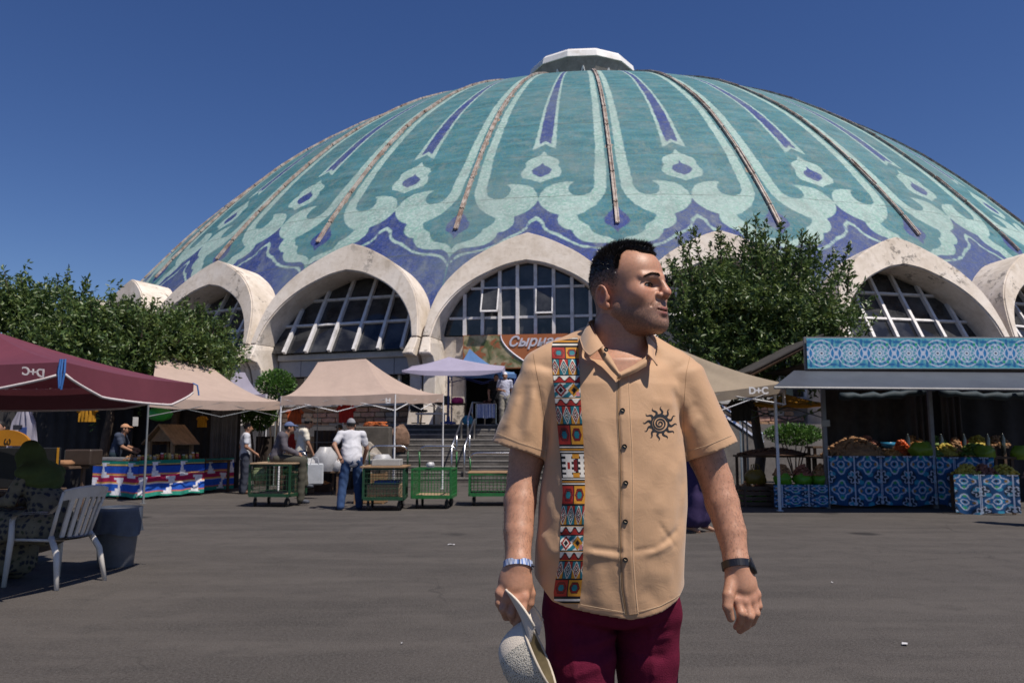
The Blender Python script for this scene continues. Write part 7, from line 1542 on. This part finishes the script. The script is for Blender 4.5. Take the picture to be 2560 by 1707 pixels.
# ---- trousers and shoes -----------------------------------------------------
def trof(P):
    d = d_echain(P, [st_(1358, 1692, 1440, .120, 2.075), st_(1360, 1696, 1500, .120, 2.075), st_(1366, 1694, 1560, .112, 2.08)], .04)
    lg1 = d_chain(P, [w(1447, 1540, 2.075), w(1452, 1640, 2.05), np.array((.165, 2.03, .50)), np.array((.16, 2.06, .09))], [.088, .083, .07, .058], .01); lg2 = d_chain(P, [w(1616, 1540, 2.085), w(1618, 1640, 2.09), np.array((.345, 2.12, .50)), np.array((.35, 2.2, .09))], [.083, .077, .068, .057], .01)
    d = smin(d, np.minimum(lg1, lg2), .02)
    X, Z = P[:, 0], P[:, 2]; fr = np.clip((2.12 - P[:, 1]) / .1, 0, 1); cx, cz = w(1545, 1590, 1.98)[[0, 2]]
    fo = np.zeros(len(P), np.float32)
    for (a, b, c, e, wd, dp) in ((1545, 1585, 1440, 1560, 9, -5), (1545, 1600, 1430, 1610, 9, 5), (1540, 1620, 1400, 1650, 10, -5), (1535, 1650, 1420, 1690, 10, 4), (1430, 1550, 1435, 1700, 5, 3.5), (1550, 1590, 1660, 1555, 9, -5), (1550, 1610, 1680, 1600, 10, 4), (1552, 1640, 1660, 1650, 10, -4), (1630, 1570, 1640, 1700, 5, 3), (1500, 1640, 1525, 1700, 8, -5), (1380, 1520, 1420, 1560, 12, -4)):
        a2, b2 = w(a, b, 1.98)[[0, 2]], w(c, e, 1.98)[[0, 2]]; ee = b2 - a2; t = np.clip(((P[:, [0, 2]] - a2) @ ee) / (ee @ ee), 0, 1); r = np.linalg.norm(P[:, [0, 2]] - a2 - t[:, None] * ee, axis=1); fo += dp / 1000. * np.exp(-(r / (wd / 1000.)) ** 2)
    return d - fo * fr - .0025 * nz3(P, 26, 1.2) - .0015 * nz3(P, 55, .7) - .004 * np.sin(Z * 70 + 2 * np.sin(X * 30)) * np.clip((.35 - Z) / .3, 0, 1)
tv, tf_ = snet(trof, (.02, 1.88, .05), (.5, 2.32, .96), .0055); PANT = M('trousers_burgundy', (.125, .012, .034), .92, .14, 30, bump=.35, bscale=350, spec=.08, obj=True); pobj('trousers', tv, tf_, PANT)
for c in ((.16, 2.06), (.35, 2.2)):
    A_ = np.array((c[0], c[1] + .02, .055), np.float32); T_ = np.array((c[0], c[1] - .17, .04), np.float32); v, f = snet(lambda P: smax(smin(d_cap(P, A_, T_, .05, .045), d_cap(P, A_, A_ + np.array((0, 0, .05)), .045), .03), (.002 - P[:, 2]).astype(np.float32), .004), A_ - np.array((.12, .32, .07)), A_ + np.array((.12, .12, .18)), .007); pobj('shoe', v, f, M('shoe_leather', (.05, .03, .02), .5, .2, 9))
# ---- watch, bracelet --------------------------------------------------------
def band(A, B, r0, r1, hgt, mat, name, n=36, ratio=1.0, fn=None):
    ax = Vector(B - A).normalized(); c = Vector(A); u = ax.cross(Vector((0, 1, 0))).normalized(); v_ = u.cross(ax); b = MB(); rows = []
    for (k, rr) in ((-.5, r0), (-.5, r1), (.5, r1), (.5, r0)): rows.append([c + ax * (k * hgt) + (u * cos(2 * pi * i / n) * rr + v_ * sin(2 * pi * i / n) * rr * ratio) - Vector(OFF) for i in range(n + 1)])
    b.grid(rows + [rows[0]]); o = b.build(name, mat, man, smooth=False); return o
wr_ = empty('wrist_watch', parent=man); wc = w(1841, 1413, 2.0); axw = AR[-1] - AR[-2]; WM = M('watch_black', (.012, .012, .014), .3, .15, 60, spec=.6)
o = band(wc, wc + axw, .0325, .0355, .017, WM, 'watch_strap'); o.parent = wr_
mt = Matrix.Translation(Vector(wc - OFF) + Vector((.034, -.008, 0))) @ Matrix.Rotation(radians(68), 4, 'Y') @ Matrix.Rotation(.25, 4, 'X'); MB().lathe([(.004, -.004), (.019, -.004), (.0205, 0), (.0205, .005), (.018, .0075), (.001, .0078)], 26, mat=mt).build('watch_case', WM, wr_)
bc_ = w(1295, 1413, 1.975); o = band(bc_, bc_ + (AL[-1] - AL[-2]), .0335, .0352, .015, None, 'bracelet', 120)
me = o.data; me.materials.clear(); me.materials.append(vcol_mat('bracelet_print', 'col', .7, .1, 80)); co = np.array([tuple(v_.co) for v_ in me.vertices]); lc = co + OFF - bc_; an = np.arctan2(lc[:, 1], lc[:, 0]); zz = lc[:, 2]; k = np.round(an / (2 * pi) * 60).astype(int); colb = np.where((k % 3 == 0)[:, None], np.array(srgb('#4c6fb0')[:3]), np.array(srgb('#b9c0d2')[:3])); colb = np.where((k % 7 == 0)[:, None], np.array(srgb('#20304f')[:3]), colb); cattr(me, 'col', colb)
MB().tube([Vector(w(1328, 1412, 1.957) - OFF), Vector(w(1335, 1414, 1.96) - OFF)], .004, 6).build('bracelet_knot', M('cord_dark', (.03, .035, .06), .7, .2, 50), man)
# ---- cap in the hand --------------------------------------------------------
cap = empty('cap', Vector(w(1350, 1640, 1.925)), 0, 'cream mesh-back cap hanging from the right hand of the man', 'cap'); CPO = np.array(cap.location, np.float32)
axd = Vector((-.88, .10, -.44)).normalized(); fwd = Vector((-.10, .14, 1.0)); fwd = (fwd - axd * fwd.dot(axd)).normalized(); sdv = fwd.cross(axd)
def cp(a, b, h): return fwd * a + sdv * b + axd * h          # cap frame: forward (brim), side, crown height
CW = M('cap_cream', (.68, .60, .50), .8, .06, 30, bump=.3, bscale=400, obj=True)
def mat_mesh():
    t = NT('cap_mesh'); v_ = t.voro(330, t.pos(True), 'F1'); c = t.mix(t.map(v_, .25, .42), (.05, .045, .035), (.55, .51, .43)); t.bump(v_, .5, .002); return t.out(c, .8)
CMESH = mat_mesh()
def crown(a0_, a1_, name, mat, ins=0.0, h0=0.0):
    P = []
    for i in range(13):
        t = i / 12; hh = h0 + (.088 - h0) * sin(t * pi / 2) ** .85; k = cos(t * pi / 2) ** .5 * (1 - .12 * sin(t * pi / 2))
        P.append([cp((.084 - ins) * k * cos(a) + .004, (.072 - ins) * k * sin(a), hh * (1 - ins * 4)) for a in np.linspace(a0_, a1_, 26)])
    return MB().grid(P).build(name, mat, cap, smooth=True)
crown(-1.05, 1.05, 'front_panel', CW); crown(1.05, 2 * pi - 1.05, 'mesh_back', CMESH); crown(0, 2 * pi, 'lining', M('cap_lining', (.13, .10, .05), .8, .2, 20), .003)
MB().tube([cp(.084 * cos(a) + .004, .072 * sin(a), 0) for a in np.linspace(0, 2 * pi, 41)], .0035, 6).build('sweatband', M('band_cream', (.5, .44, .36), .8, .1, 30), cap, smooth=True)
P = []; Q = []
for i in range(9):
    t = i / 8; row = []
    for a in np.linspace(-1.12, 1.12, 25):
        ca, sa = cos(a), sin(a); ext = .078 * t * max(0, 1 - (a / 1.16) ** 4) ** .5; row.append(cp((.087 * ca + ext), .074 * sa * (1 + .05 * t), -.002 - .035 * (sa ** 2) * t * 1.3 + .012 * t))
    P.append(row)
b = MB(); b.grid(P); b.grid([[p_ - axd * .004 for p_ in r] for r in P]); b.tube([p_ - axd * .002 for p_ in P[-1]], .0032, 6); b.build('brim', CW, cap, smooth=True)
sp_ = cp(0, 0, .089); b = MB(); b.blob(sp_, (.006, .006, .006), 2, 6, 8, 0); b.build('top_button', CW, cap, smooth=True)
